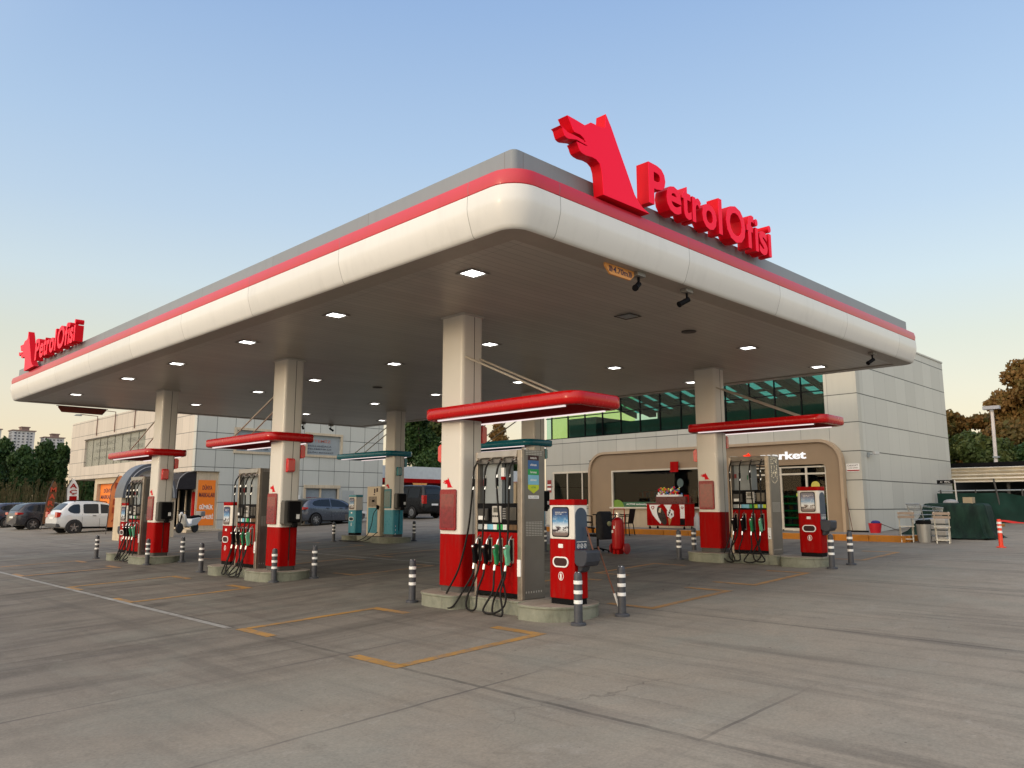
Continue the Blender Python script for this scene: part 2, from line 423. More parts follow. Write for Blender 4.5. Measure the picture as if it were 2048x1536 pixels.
def paint_mat(name, col, wear):
    m = newmat(name); g = NT(m); P = g.pos()
    w = g.rng(g.m('ADD', g.m('MULTIPLY', g.noise(P, 7, 7, .8), .7), g.m('MULTIPLY', g.noise(P, 1.1, 3), .3)), wear - .09, wear + .08)
    c = g.mix(g.rng(g.noise(P, 1.3, 4), .3, .7), col, tuple(v * .72 for v in col))
    c = g.mix(w, c, (.17, .15, .13))
    g.bsdf(c, .7, 0, .3); return m
YPAINT = paint_mat('worn_yellow_paint', (.44, .235, .06), .555)
YPAINT2 = paint_mat('faded_yellow_paint', (.46, .245, .085), .56)
WPAINT = paint_mat('worn_white_paint', (.36, .35, .32), .56)
def flat(mb, x0, x1, y0, y1, lift=.004):
    n_ = max(1, int((x1 - x0) / 2)); 
    for i in range(n_):
        a = x0 + (x1 - x0) * i / n_; b = x0 + (x1 - x0) * (i + 1) / n_
        mb.add([(a, y0, gz(a) + lift), (b, y0, gz(b) + lift), (b, y1, gz(b) + lift), (a, y1, gz(a) + lift)], [(0, 1, 2, 3)])
def bay_mark(x0, x1, y, hook, m, w=.12, lift=.004):
    """a bracket-shaped bay line across a lane with a short hook at each end"""
    b = MB(); s = 1 if hook > 0 else -1
    flat(b, x0, x1, y - w / 2, y + w / 2, lift)
    for x in (x0 - w, x1):
        flat(b, x, x + w * 1.1, min(y - s * w / 2, y + hook), max(y - s * w / 2, y + hook), lift)
    return struct(b, 'bay_marking', m, smooth=0)
for x0, x1, mm in ((5.4, 7.5, YPAINT), (10.15, 12.25, YPAINT2), (13.3, 15.3, YPAINT2), (18.3, 20.3, YPAINT2)):
    for y, h in ((7.12, .85), (10.76, -.85), (15.15, .85), (18.87, -.85), (22.6, .85), (26.2, -.85)):
        if x0 > 18 and y > 9: continue
        m_ = mm if y < 20 else YPAINT2
        bay_mark(x0, x1, y, h, m_, .14 if x0 < 6 else .12)
b = MB(); flat(b, 5.20, 5.30, 11.0, 40, .0045); struct(b, 'lane_marking', WPAINT, smooth=0)
b = MB(); flat(b, 5.5, 19, 30.6, 30.7, .0045); struct(b, 'lane_marking', WPAINT, smooth=0)
b = MB(); flat(b, 12.72, 12.82, 10.9, 27, .0045); struct(b, 'lane_marking', WPAINT, smooth=0)

# ------------------------------------------------------------------ the big canopy roof
CX0, CX1, CY0, CY1 = 6.0, 19.65, 6.0, 29.12
def canopy_mat(name, col, rough, sp_, off, w=.012, darkc=(.12, .11, .10), coat=.3, spec=.5):
    m = newmat(name); g = NT(m); P = g.pos(); X = g.xyz(P); nr = g.xyz(g.n('ShaderNodeNewGeometry').outputs['True Normal'])
    fx = g.m('GREATER_THAN', g.m('ABSOLUTE', nr[0]), g.m('ABSOLUTE', nr[1]))
    u = g.m('ADD', g.m('MULTIPLY', X[1], fx), g.m('MULTIPLY', X[0], g.m('SUBTRACT', 1., fx)))
    ln = g.line(u, off, sp_, w)
    inr = g.m('MULTIPLY', g.m('GREATER_THAN', X[0], CX0 - .5), 1.0)
    wn = g.n('ShaderNodeTexWhiteNoise', noise_dimensions='1D'); g.l(g.m('FLOOR', g.m('DIVIDE', g.m('SUBTRACT', u, off), sp_)), wn.inputs['W'])
    k = g.rng(wn.outputs[0], 0, 1, .955, 1.03)
    dirt = g.rng(g.noise(g.scalev(P, (2.5, 2.5, .5)), 1.4, 6, .7), .5, .82, 0, .22)
    c = g.mix(dirt, col, tuple(v * .55 for v in col))
    hs = g.n('ShaderNodeHueSaturation'); g.l(k, hs.inputs['Value']); g.l(c, hs.inputs['Color'])
    c = g.mix(g.m('MULTIPLY', g.m('MULTIPLY', ln, inr), .6), hs.outputs[0], darkc)
    g.bsdf(c, rough, 0, spec, g.noise(P, .9, 3), .06, .05, coat=coat); return m
FASC = canopy_mat('fascia_white', (.74, .735, .705), .34, 2.86, 6.79, coat=.15)
BAND = canopy_mat('fascia_red', (.56, .012, .03), .36, 2.86, 6.79, coat=.25)
GREYF = canopy_mat('fascia_grey', (.225, .25, .27), .42, 2.86, 6.35, coat=.05, spec=.4)
def ring(o, z, r):
    q = rrect(CX0 - o, CX1 + o, CY0 - o, CY1 + o, max(.02, r + o), 8)
    return [(x, y, z + cz(x, y)) for x, y in q]
can = thing('petrol_canopy', 'huge flat canopy with white fascia, red stripe and grey parapet', 'canopy', (12.8, 17.5, 4.85))
mb = MB(); prof = [(-.02, 5.385), (.012, 5.37), (.019, 5.21), (.012, 5.15), (-.02, 5.04), (-.065, 4.915), (-.085, 4.88), (-.105, 4.864), (-.125, 4.86)]
mb.loops([ring(o, z, .37) for o, z in prof]); mb.obj('fascia', FASC, can, smooth=50)
mb = MB(); prof = [(-.19, 5.575), (-.05, 5.575), (-.01, 5.565), (.012, 5.475), (.0, 5.39), (-.02, 5.385)]
mb.loops([ring(o, z, .37) for o, z in prof]); mb.obj('red_band', BAND, can, smooth=25)
mb = MB(); prof = [(-.6, 5.5), (-.24, 5.87), (-.19, 5.87), (-.19, 5.57)]
mb.loops([ring(o, z, .27) for o, z in prof]); mb.obj('parapet', GREYF, can, smooth=25)
mb = MB(); prof = [(-.125, 4.86), (-.46, 4.855), (-.46, 4.875)]
mb.loops([ring(o, z, .37) for o, z in prof]); mb.obj('soffit_trim', mat('soffit_trim_paint', (.34, .30, .25), .45, var=.06), can, smooth=25)
def soffit_mat():
    m = newmat('soffit_slats'); g = NT(m); P = g.pos(); X = g.xyz(P)
    ln = g.line(X[1], 6.6, .15, .016); l2 = g.line(X[0], 6.66, 4.3, .012)
    wn = g.n('ShaderNodeTexWhiteNoise', noise_dimensions='1D'); g.l(g.m('FLOOR', g.m('DIVIDE', X[1], .15)), wn.inputs['W'])
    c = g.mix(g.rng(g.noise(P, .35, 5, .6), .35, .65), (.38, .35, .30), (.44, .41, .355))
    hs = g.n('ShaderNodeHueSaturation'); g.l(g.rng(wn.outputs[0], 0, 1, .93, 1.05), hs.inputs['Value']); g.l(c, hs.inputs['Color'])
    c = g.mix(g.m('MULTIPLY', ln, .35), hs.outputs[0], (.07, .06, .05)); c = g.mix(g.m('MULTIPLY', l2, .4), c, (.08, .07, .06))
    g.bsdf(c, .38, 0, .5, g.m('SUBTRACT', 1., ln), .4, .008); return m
SOFF = soffit_mat()
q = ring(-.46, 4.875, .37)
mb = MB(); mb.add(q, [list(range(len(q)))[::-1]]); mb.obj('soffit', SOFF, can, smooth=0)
q = ring(-.6, 5.5, .27); mb = MB(); mb.add(q, [list(range(len(q)))]); mb.obj('roof_deck', GREYP, can, smooth=0)

# recessed lamps in the soffit
def lamp_proto():
    t = thing('ceiling_lamp', '', 'ceiling lamp', (0, 0, 0), 'square lamps set in the canopy soffit')
    mb = MB(); s = .185
    for a in (0, 1, 2, 3):
        c, d = math.cos(a * math.pi / 2), math.sin(a * math.pi / 2)
        def rr2(p): return (p[0] * c - p[1] * d, p[0] * d + p[1] * c, p[2])
        v = [rr2(p) for p in ((-s, -s, 0), (s, -s, 0), (s - .025, -s + .025, -.010), (-s + .025, -s + .025, -.010), (s - .055, -s + .055, .010), (-s + .055, -s + .055, .010))]
        mb.add(v, [(0, 3, 2, 1), (3, 5, 4, 2)])
    mb.obj('lamp_frame', mat('lamp_frame_paint', (.22, .20, .17), .5), t, smooth=0)
    mb = MB(); mb.add([(-s + .055, -s + .055, .008), (s - .055, -s + .055, .008), (s - .055, s - .055, .008), (-s + .055, s - .055, .008)], [(0, 3, 2, 1)]); mb.obj('diffuser', LED, t, smooth=0)
    return t
LX = (7.1, 10.76, 14.92, 18.35); LY = (7.92, 11.46, 14.75, 18.3, 21.5, 25.9)
xw = {7.1: 'in the leftmost row', 10.76: 'in the second row from left', 14.92: 'in the third row from left', 18.35: 'in the row nearest the shop'}
yw = ('nearest the front edge', 'second from the front', 'third from the front', 'fourth from the front', 'fifth from the front', 'farthest back')
lp0 = None
for x in LX:
    for j, y in enumerate(LY):
        if (x, y) == (10.76, 7.92) or (x, y) == (18.35, 14.75): continue
        loc = (x, y, 4.862 + cz(x, y)); lab = 'lit square soffit lamp %s, %s' % (xw[x], yw[j])
        if lp0 is None: lp0 = lamp_proto(); lp0.location = loc; lp0['label'] = lab
        else: dup(lp0, loc, lab)
h = thing('ceiling_hatch', 'unlit square hatch in the soffit behind the height sign', 'hatch', (10.72, 7.92, 4.858 + cz(10.72, 7.92)))
mb = MB()
x, y, z = h.location
for a, bq, c_, d_ in ((-.17, .17, -.17, -.155), (-.17, .17, .155, .17), (-.17, -.155, -.155, .155), (.155, .17, -.155, .155)): mb.box(x + a, x + bq, y + c_, y + d_, z - .012, z)
mb.obj('hatch_frame', PLINTH, h, smooth=0)
mb = MB(); mb.box(x - .11, x + .11, y - .11, y + .11, z - .012, z + .004); mb.obj('hatch_panel', GREYP, h, smooth=0)
for (x, y), lab in (((12.62, 7.9), 'small dark round ceiling speaker near the front edge'), ((12.73, 18.23), 'small dark round ceiling speaker deep under the canopy')):
    z = 4.862 + cz(x, y); mb = MB(); mb.lathe([(.0, -.012), (.10, -.012), (.14, -.004), (.14, .01)], (x, y, z), 20)
    tag(mb.obj('ceiling_speaker', PLINTH), lab, 'speaker', 'round speakers in the soffit')

# cctv cameras under the canopy edge
def cctv(x, y, z, yaw, lab, body=BLACK):
    t = thing('security_camera', lab, 'security camera', (x, y, z), 'cameras hung under the canopy edge')
    mb = MB(); mb.box(x - .09, x + .09, y - .06, y + .06, z - .07, z + .02); mb.obj('junction_box', mat('camera_grey', (.2, .19, .17), .5), t, bevel=.008)
    mb = MB(); mb.tube([(x, y, z - .06), (x, y, z - .14), (x - .02, y, z - .18)], .018, 8); mb.obj('arm', body, t)
    c_, s_ = math.cos(yaw), math.sin(yaw)
    mb = MB(); p0 = Vector((x - .02, y, z - .19)); d = Vector((c_, s_, -.55)).normalized()
    mb.tube([p0 - d * .05, p0 + d * .14], .04, 12); mb.tube([p0 + d * .14, p0 + d * .16], .047, 12); mb.obj('camera_body', body, t)
    return t
cctv(8.72, 6.24, 4.85, R(200), 'dark camera just right of the orange height sign')
cctv(9.95, 6.24, 4.86, R(160), 'dark camera hanging alone between the height sign and the hatch')
cctv(17.3, 6.26, 4.92, R(160), 'dark camera near the right end of the canopy edge')
cctv(16.3, 28.5, 4.98, R(250), 'left one of two dark cameras at the far edge of the canopy')
cctv(17.6, 28.5, 4.99, R(290), 'right one of two dark cameras at the far edge of the canopy')

# clearance sign
def height_sign(x0, x1, y, z1, face, lab, txt=True, backm=None):
    t = thing('height_sign', lab, 'sign', ((x0 + x1) / 2, y, z1))
    hgt = .155 if txt else .2; w = x1 - x0
    pts = [(x0, z1), (x0 + .01, z1 - .06), (x0 + .12, z1 - hgt), (x1 - .12, z1 - hgt), (x1 - .01, z1 - .06), (x1, z1)]
    mb = MB(); mb.prism(pts, y, y + .03, 'y'); mb.obj('sign_board', [backm or ORSIGN], t, smooth=0)
    if txt:
        mb = MB(); text(mb, '4.70m', 'Y-', y, x0 + .26 * w, x1 - .26 * w, z1 - .12, z1 - .04, .004, .01)
        for sx in (x0 + .12 * w, x1 - .24 * w):
            for k in range(3):
                a = sx + k * .026
                mb.prism([(a, z1 - .04), (a + .012, z1 - .04), (a + .03, z1 - .08), (a + .012, z1 - .12), (a, z1 - .12), (a + .016, z1 - .08)], y - .004, y, 'y')
        mb.obj('lettering', mat('sign_ink', (.05, .035, .09), .6), t, smooth=0)
    mb = MB(); mb.tube([(x0 - .05, y + .015, z1 + .005), (x1 + .05, y + .015, z1 + .005)], .012, 6); mb.obj('hanger', PLINTH, t)
    return t
ORSIGN = mat('amber_sign', (.80, .36, .10), .5, var=.05)
height_sign(7.98, 8.66, 6.25, 4.855, 'Y-', 'orange clearance sign reading 4.70m under the front edge')
height_sign(7.4, 8.9, 28.85, 4.90, 'Y-', 'brownish red clearance sign seen from behind at the far edge', False, mat('dull_red_sign', (.22, .05, .03), .6))

# ------------------------------------------------------------------ roof lettering with the wolf head
WOLF = [(0.091, 1.139), (0.203, 0.994), (0.353, 0.745), (0.521, 0.477), (0.69, 0.195), (0.786, 0.108), (0.885, 0.052), (1.029, 0.015), (0.816, 0.011), (0.011, -0.004), (0.004, 0.103), (-0.005, 0.22), (-0.02, 0.326), (-0.053, 0.396), (-0.119, 0.432), (-0.208, 0.437), (-0.325, 0.421), (-0.397, 0.426), (-0.442, 0.44), (-0.467, 0.466), (-0.48, 0.5), (-0.515, 0.542), (-0.472, 0.544), (-0.437, 0.548), (-0.351, 0.545), (-0.282, 0.559), (-0.321, 0.563), (-0.408, 0.565), (-0.507, 0.571), (-0.662, 0.529), (-0.703, 0.53), (-0.737, 0.545), (-0.76, 0.587), (-0.777, 0.634), (-0.813, 0.655), (-0.756, 0.633), (-0.674, 0.608), (-0.577, 0.612), (-0.478, 0.614), (-0.378, 0.605), (-0.343, 0.585), (-0.332, 0.601), (-0.366, 0.639), (-0.434, 0.662), (-0.491, 0.661), (-0.548, 0.659), (-0.582, 0.685), (-0.6, 0.717), (-0.623, 0.751), (-0.657, 0.799), (-0.684, 0.833), (-0.516, 0.83), (-0.345, 0.82), (-0.285, 0.855), (-0.226, 0.903), (-0.159, 0.908), (-0.088, 0.907), (-0.015, 0.917), (0.069, 0.94), (0.08, 1.042)]
LETTERS = [('P', 8.58, 8.99, 5.76, 6.36), ('e', 9.01, 9.39, 5.765, 6.175), ('t', 9.41, 9.655, 5.77, 6.275), ('r', 9.69, 9.93, 5.78, 6.18), ('o', 9.96, 10.37, 5.77, 6.18),
           ('l', 10.44, 10.54, 5.78, 6.36), ('O', 10.66, 11.27, 5.76, 6.37), ('f', 11.32, 11.56, 5.78, 6.36), ('i', 11.60, 11.70, 5.78, 6.34), ('s', 11.74, 12.01, 5.77, 6.18), ('i', 12.06, 12.16, 5.79, 6.345)]
def roof_sign(face, label):
    if face == 'Y-':
        t = thing('roof_lettering', label, 'sign', (9.6, 5.93, 5.575))
        mb = MB(); mb.prism([(7.55 + a, 5.575 + b) for a, b in WOLF], 5.93, 6.085, 'y'); o_ = mb.obj('wolf_emblem', REDSIGN, t, smooth=25)
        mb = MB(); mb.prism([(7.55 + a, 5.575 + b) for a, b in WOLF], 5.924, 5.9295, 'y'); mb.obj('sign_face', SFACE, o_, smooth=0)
        for ch, a, b, c, d in LETTERS:
            mb = MB(); text(mb, ch, 'Y-', 6.13, a, b, c, d, .20, .024); o_ = mb.obj('letter', REDSIGN, t, smooth=30)
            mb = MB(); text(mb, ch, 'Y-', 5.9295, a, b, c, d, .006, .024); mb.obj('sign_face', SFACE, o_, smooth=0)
        mb = MB()
        for x in (8.75, 9.55, 10.2, 10.95, 11.8): mb.tube([(x, 6.12, 5.85), (x, 6.25, 5.80)], .015, 6)
        mb.obj('bracket', PLINTH, t)
    else:
        # the same sign on the left side: reads towards -Y
        k = 1.06; y0 = 27.93; dz = .10
        def Y(x): return y0 - (x - 6.74) * k
        t = thing('roof_lettering', label, 'sign', (5.93, 25, 5.68))
        mb = MB(); mb.prism([(Y(7.55 + a), 5.575 + dz + b * k) for a, b in WOLF], 5.93, 6.09, 'x'); o_ = mb.obj('wolf_emblem', REDSIGN, t, smooth=25)
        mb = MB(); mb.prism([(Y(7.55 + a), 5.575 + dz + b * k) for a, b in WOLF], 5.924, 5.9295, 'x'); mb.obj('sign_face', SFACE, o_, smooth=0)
        for ch, a, b, c, d in LETTERS:
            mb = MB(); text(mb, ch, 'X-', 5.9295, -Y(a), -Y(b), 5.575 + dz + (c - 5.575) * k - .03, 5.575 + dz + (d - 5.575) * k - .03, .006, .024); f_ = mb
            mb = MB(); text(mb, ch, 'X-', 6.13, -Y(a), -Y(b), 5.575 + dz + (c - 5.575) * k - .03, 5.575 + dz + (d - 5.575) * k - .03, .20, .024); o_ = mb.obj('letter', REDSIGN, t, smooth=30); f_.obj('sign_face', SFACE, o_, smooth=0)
        mb = MB()
        for x in (8.75, 9.55, 10.2, 10.95, 11.8): mb.tube([(6.12, Y(x), 5.93), (6.25, Y(x), 5.9)], .015, 6)
        mb.obj('bracket', PLINTH, t)
roof_sign('Y-', 'large red roof lettering with wolf head on the near right edge')
roof_sign('X-', 'smaller looking red roof lettering with wolf head at the far left end')

# ------------------------------------------------------------------ pump islands
CONCK = None
def island_mat():
    m = newmat('island_concrete'); g = NT(m); P = g.pos(); X = g.xyz(P)
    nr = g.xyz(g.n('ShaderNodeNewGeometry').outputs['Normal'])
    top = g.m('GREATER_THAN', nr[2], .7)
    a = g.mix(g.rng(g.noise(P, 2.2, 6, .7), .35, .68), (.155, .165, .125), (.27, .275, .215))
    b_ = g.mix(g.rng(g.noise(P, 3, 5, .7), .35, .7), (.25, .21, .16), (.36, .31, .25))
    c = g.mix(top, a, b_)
    c = g.mix(g.rng(g.noise(g.scalev(P, (5, 5, 1.2)), 1.6, 6, .75), .52, .72, 0, .65), c, (.10, .09, .065))
    c = g.mix(g.rng(g.noise(P, 9, 5, .75), .62, .75, 0, .5), c, (.5, .47, .38))
    g.bsdf(c, .8, 0, .3, g.noise(P, 45, 4), .25, .006); return m
ISL = island_mat()

def station(n, cx, y0, s, dz, red, kind, words, hose_seed, colr):
    """one pump island. v runs from the column end (0) to the service-post end (3.35); s is the way it runs along Y"""
    def Y(v): return y0 + s * v
    def yr(a, b): return (min(Y(a), Y(b)), max(Y(a), Y(b)))
    g0 = dz; top = g0 + .205
    PNT = RED if red else TEAL; PNTD = REDDK if red else TEALDK; cw = 'red' if red else 'teal'
    # ---- kerbed island, dog-bone shaped
    t = MB()
    def lobe(v0, v1, hw, v_round):
        pass
    hw, nw = .60, .37; pts = []
    N_ = 10
    def arc(vc, rad_v, hw_, a0, a1):
        return [(vc + rad_v * math.cos(R(a0 + (a1 - a0) * i / N_)), hw_ * math.sin(R(a0 + (a1 - a0) * i / N_))) for i in range(N_ + 1)]
    pts += arc(.55, .55, hw, 180, 90) + arc(1.08, .17, hw, 90, 20)
    pts += [(1.30, nw), (2.36, nw)] + arc(2.62, .20, hw, 160, 90) + arc(2.85, .55, hw, 90, 0)
    up = pts; pts = up + [(a, -b) for a, b in up[::-1][1:-1]]
    out = [(cx + b, Y(a)) for a, b in pts]
    mb = MB(); mb.prism(out, g0 - .06, top - .03, 'z'); mb.obj
    ins = [(cx + (x - cx) * 1.015, y) for x, y in out]
    isl = thing('pump_island', words['island'], 'pump island', (cx, Y(1.7), g0), 'pump islands')
    mb = MB(); mb.prism(out, g0 - .06, top - .035, 'z'); mb.obj('kerb', ISL, isl, smooth=40)
    mb = MB(); mb.prism([(cx + (x - cx) * 1.02, Y(1.7) + (y - Y(1.7)) * 1.008) for x, y in out], top - .035, top, 'z'); mb.obj('slab', ISL, isl, smooth=40, bevel=.006)
    # ---- column
    ya, yb = yr(.34, .92); x0, x1 = cx - .235, cx + .235
    colt = thing('canopy_column', words['column'], 'column', (cx, (ya + yb) / 2, top), 'columns carrying the canopy')
    rp_ = rrect(x0, x1, ya, yb, .07, 5)
    zr = g0 + 1.14
    mb = MB(); mb.prism(rrect(x0 + .02, x1 - .02, ya + .02, yb - .02, .06, 4), top, g0 + .30, 'z'); mb.obj('plinth', PLINTH, colt)
    mb = MB(); mb.prism(rp_, g0 + .30, zr, 'z'); mb.obj('painted_base', PNT, colt, smooth=30)
    ztop = 4.885 + cz(cx, (ya + yb) / 2)
    mb = MB(); mb.prism(rp_, zr, ztop, 'z'); mb.obj('shaft', WHITE, colt, smooth=30)
    mb = MB(); mb.prism(rrect(x0 - .03, x1 + .03, ya - .03, yb + .03, .08, 5), ztop - .045, ztop, 'z'); mb.obj('collar', mat('collar_paint', (.5, .47, .42), .45), colt)
    mb = MB()
    for yy, e in ((ya, -1), (yb, 1)):
        mb.box(cx + .02, cx + .032, min(yy, yy + e * .002), max(yy, yy + e * .002), g0 + .30, ztop - .05)
    mb.obj('seam', mat('seam_dark', (.05, .045, .04), .8), colt, smooth=0)  # dark joint line down each end face
    # sunk panel and wolf mark on the side facing the lane (-X)
    yn = ya + .115
    mb = MB(); mb.prism([(a, b) for a, b in rrect(yn, yb - .06, g0 + 1.20, g0 + 1.875, .035, 4)], x0 - .035, x0 - .001, 'x'); p_ = mb.obj('info_panel', PNTD, colt, bevel=.008)
    mb = MB(); mb.prism([(a, b) for a, b in rrect(yn + .03, yb - .09, g0 + 1.24, g0 + 1.80, .02, 3)], x0 - .039, x0 - .0345, 'x'); mb.obj('panel_cover', mat(cw + '_cover', (.20, .012, .016) if red else (.01, .11, .12), .18, var=.35, vs=14, coat=.6), p_, smooth=0)
    mb = MB(); k = .27 / 1.842
    ym = yb - .10
    mb.prism([(ym - (a + .81) * k, g0 + 1.905 + b * k) for a, b in WOLF], x0 - .005, x0 - .0005, 'x'); mb.obj('wolf_mark', REDSIGN, colt, smooth=0)
    # small prism-shaped signal boxes high on the column
    far = yb if s < 0 else ya      # outer end of the island
    def sigbox(x, y, z, lab, onx=False):
        q = MB()
        if onx: q.prism([(x, z), (x, z + .30), (x + .05, z + .31), (x + .11, z + .27), (x + .11, z + .03), (x + .05, z)], y - .09, y + .09, 'y')
        else:
            e = -1 if y < (ya + yb) / 2 else 1
            q.prism([(y, z), (y, z + .30), (y + e * .05, z + .31), (y + e * .11, z + .27), (y + e * .11, z + .03), (y + e * .05, z)], x - .085, x + .085, 'x')
        o_ = q.obj('signal_box', mat(cw + '_box', (.62, .006, .01) if red else (.01, .22, .27), .15, coat=.8), None, smooth=20, bevel=.006)
        tag(o_, lab, 'signal box', 'small boxes high on the columns')
    sigbox(cx - .05 if far == ya else cx - .10, far, g0 + 2.34, words['box1'])
    sigbox(x1, ya + .10, g0 + 2.66, words['box2'], True)
    # card terminal on the outer end
    if n != 1 and n != 4:
        e = -1 if far == ya else 1
        q = thing('payment_terminal', words['terminal'], 'payment terminal', (cx, far, g0 + 1.18), 'black payment boxes on the columns')
        mb = MB(); mb.prism([(cx - .22, g0 + 1.22), (cx - .22, g0 + 1.68), (cx - .19, g0 + 1.72), (cx + .22, g0 + 1.72), (cx + .22, g0 + 1.22), (cx + .18, g0 + 1.18), (cx - .18, g0 + 1.18)], *sorted((far, far + e * .17)), 'y'); mb.obj('housing', mat('terminal_grey', (.085, .08, .07), .5), q, smooth=0, bevel=.01)
        mb = MB(); mb.box(cx - .14, cx + .15, *sorted((far + e * .171, far + e * .235)), g0 + 1.24, g0 + 1.70); mb.box(cx - .02, cx + .10, *sorted((far + e * .10, far + e * .22)), g0 + 1.13, g0 + 1.24); mb.obj('hood', BLACK, q, smooth=0, bevel=.02)
        mb = MB(); mb.box(cx + .04, cx + .12, *sorted((far + e * .236, far + e * .240)), g0 + 1.32, g0 + 1.42); mb.obj('ticket_slot', WHITEP, q, smooth=0)
        mb = MB(); mb.tube([(cx + .02, far + e * .01, g0 + 1.15), (cx + .02, far + e * .01, g0 + .42)], .010, 6); mb.obj('cable', RUBBER, q)
    # ---- spreader roof over the pumps
    a0, a1 = yr(.26, 3.70)
    aw = thing('pump_roof', words['roof'], 'awning', (cx, (a0 + a1) / 2, g0 + 3.0), 'small lit roofs over the pumps')
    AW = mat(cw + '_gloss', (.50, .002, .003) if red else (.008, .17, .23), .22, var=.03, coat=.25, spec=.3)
    def rl(o, z, r=.24): return [(x, y, z) for x, y in rrect(cx - .59 - o, cx + .59 + o, a0 - o, a1 + o, r + o, 7)]
    mb = MB(); pr = [(-.13, 3.03), (-.05, 3.028), (-.016, 3.04), (.004, 3.072), (.003, 3.195), (-.014, 3.216), (-.045, 3.21), (-.06, 3.14)]
    mb.loops([rl(o, g0 + z) for o, z in pr], mi=0); q = rl(-.06, g0 + 3.14); mb.add(q, [list(range(len(q)))])
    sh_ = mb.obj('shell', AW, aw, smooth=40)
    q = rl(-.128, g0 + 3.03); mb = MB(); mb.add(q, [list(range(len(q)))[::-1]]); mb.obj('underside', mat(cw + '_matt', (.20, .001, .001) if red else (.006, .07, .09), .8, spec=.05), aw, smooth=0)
    for xo in (-.455, .455):
        mb = MB(); mb.box(cx + xo - .024, cx + xo + .024, a0 + .30, a1 - .30, g0 + 3.008, g0 + 3.0275); mb.obj('strip_light', TUBE, aw, smooth=0, bevel=.006)
    ends = [Y(2.95), Y(2.7)] if True else None
    for xo, k_ in ((-.16, 0), (.16, 1)):
        mb = MB(); mb.tube([(cx + xo, Y(.90), g0 + 4.12), (cx + xo * 1.2, Y(3.05), g0 + 3.2)], .018, 8); mb.obj('tie_rod', mat('rod_paint', (.55, .50, .42), .35, .4), aw)
    # ---- the dispenser
    if kind == 'fuel': fuel(n, cx, yr(1.28, 2.34) if n != 4 else yr(1.22, 2.22), g0, top, words, hose_seed)
    else: lpg(n, cx, yr(1.12, 1.95), g0, top, words)
    if kind == 'fuel' or n == 5: post(n, cx, yr(2.80, 3.28), g0, top, PNT, cw, words)
    elif n == 6: pass

def hoses(prnt, xf, mouths, g0, seed):
    rnd = random.Random(seed)
    for (yo, ym, sag, side) in mouths:
        mb = MB()
        top = Vector((xf - .03, yo, g0 + 2.30)); mth = Vector((xf - .13, ym, g0 + .70))
        lowz = g0 + sag; yl = (yo + ym) / 2 + side
        P = [top, (xf - .10, yo + .01, g0 + 2.17), (xf - .12, yo + .01, g0 + 1.95), (xf - .10, yo + .3 * (yl - yo), g0 + 1.25), (xf - .12, yo + .75 * (yl - yo), g0 + .62),
             (xf - .19, yl + .12 * (1 if side > 0 else -1), lowz + .16), (xf - .30, yl, lowz), (xf - .33, yl - .22 * (1 if side > 0 else -1), lowz + .02),
             (xf - .22, ym + .25 * (yl - ym), g0 + .32), (xf - .15, ym, g0 + .55), mth]
        mb.tube(crom(P, 9), .0155, 8); h = mb.obj('hose', RUBBER, prnt)
        mb = MB()
        for z in (2.08, 1.90):
            mb.cyl((xf - .105, yo + .01, g0 + z), (xf - .112, yo + .01, g0 + z - .045), .021, 10)
        mb.tube([(xf - .145, ym, g0 + .63), (xf - .13, ym, g0 + .71)], .02, 8); mb.obj('coupling', CHROME, h)
        mb = MB(); mb.cyl((xf - .106, yo + .01, g0 + 2.03), (xf - .109, yo + .01, g0 + 1.91), .023, 10); mb.obj('breakaway_sleeve', BLACK, h)
        mb = MB(); mb.cyl((xf + .03, yo, g0 + 2.34), (xf - .05, yo, g0 + 2.29), .026, 10); mb.obj('outlet', CHROME, h)

def nozzle(prnt, xf, y, z, col, flip=1):
    """pistol nozzle standing in its boot: spout up into the boot, handle down"""
    t = MB()
    mb = MB(); mb.prism([(xf - .05, z - .10), (xf - .07, z + .02), (xf - .055, z + .12), (xf - .105, z + .14), (xf - .155, z + .11), (xf - .16, z + .02), (xf - .135, z - .06), (xf - .12, z - .17), (xf - .075, z - .17)], y - .026, y + .026, 'y')
    nz = mb.obj('nozzle', col, prnt, smooth=30, bevel=.01)
    mb = MB(); mb.tube(crom([(xf - .09, y, z + .12), (xf - .07, y, z + .19), (xf - .02, y, z + .25), (xf + .01, y, z + .27)], 5), .013, 8); mb.sph((xf - .158, y, z + .09), .028, 10, 6); mb.obj('spout', CHROME, nz)
    mb = MB(); mb.tube(crom([(xf - .05, y, z - .10), (xf - .005, y, z - .14), (xf - .03, y, z - .19), (xf - .09, y, z - .17)], 5), .008, 6); mb.obj('trigger_guard', BLACK, nz)
    return nz

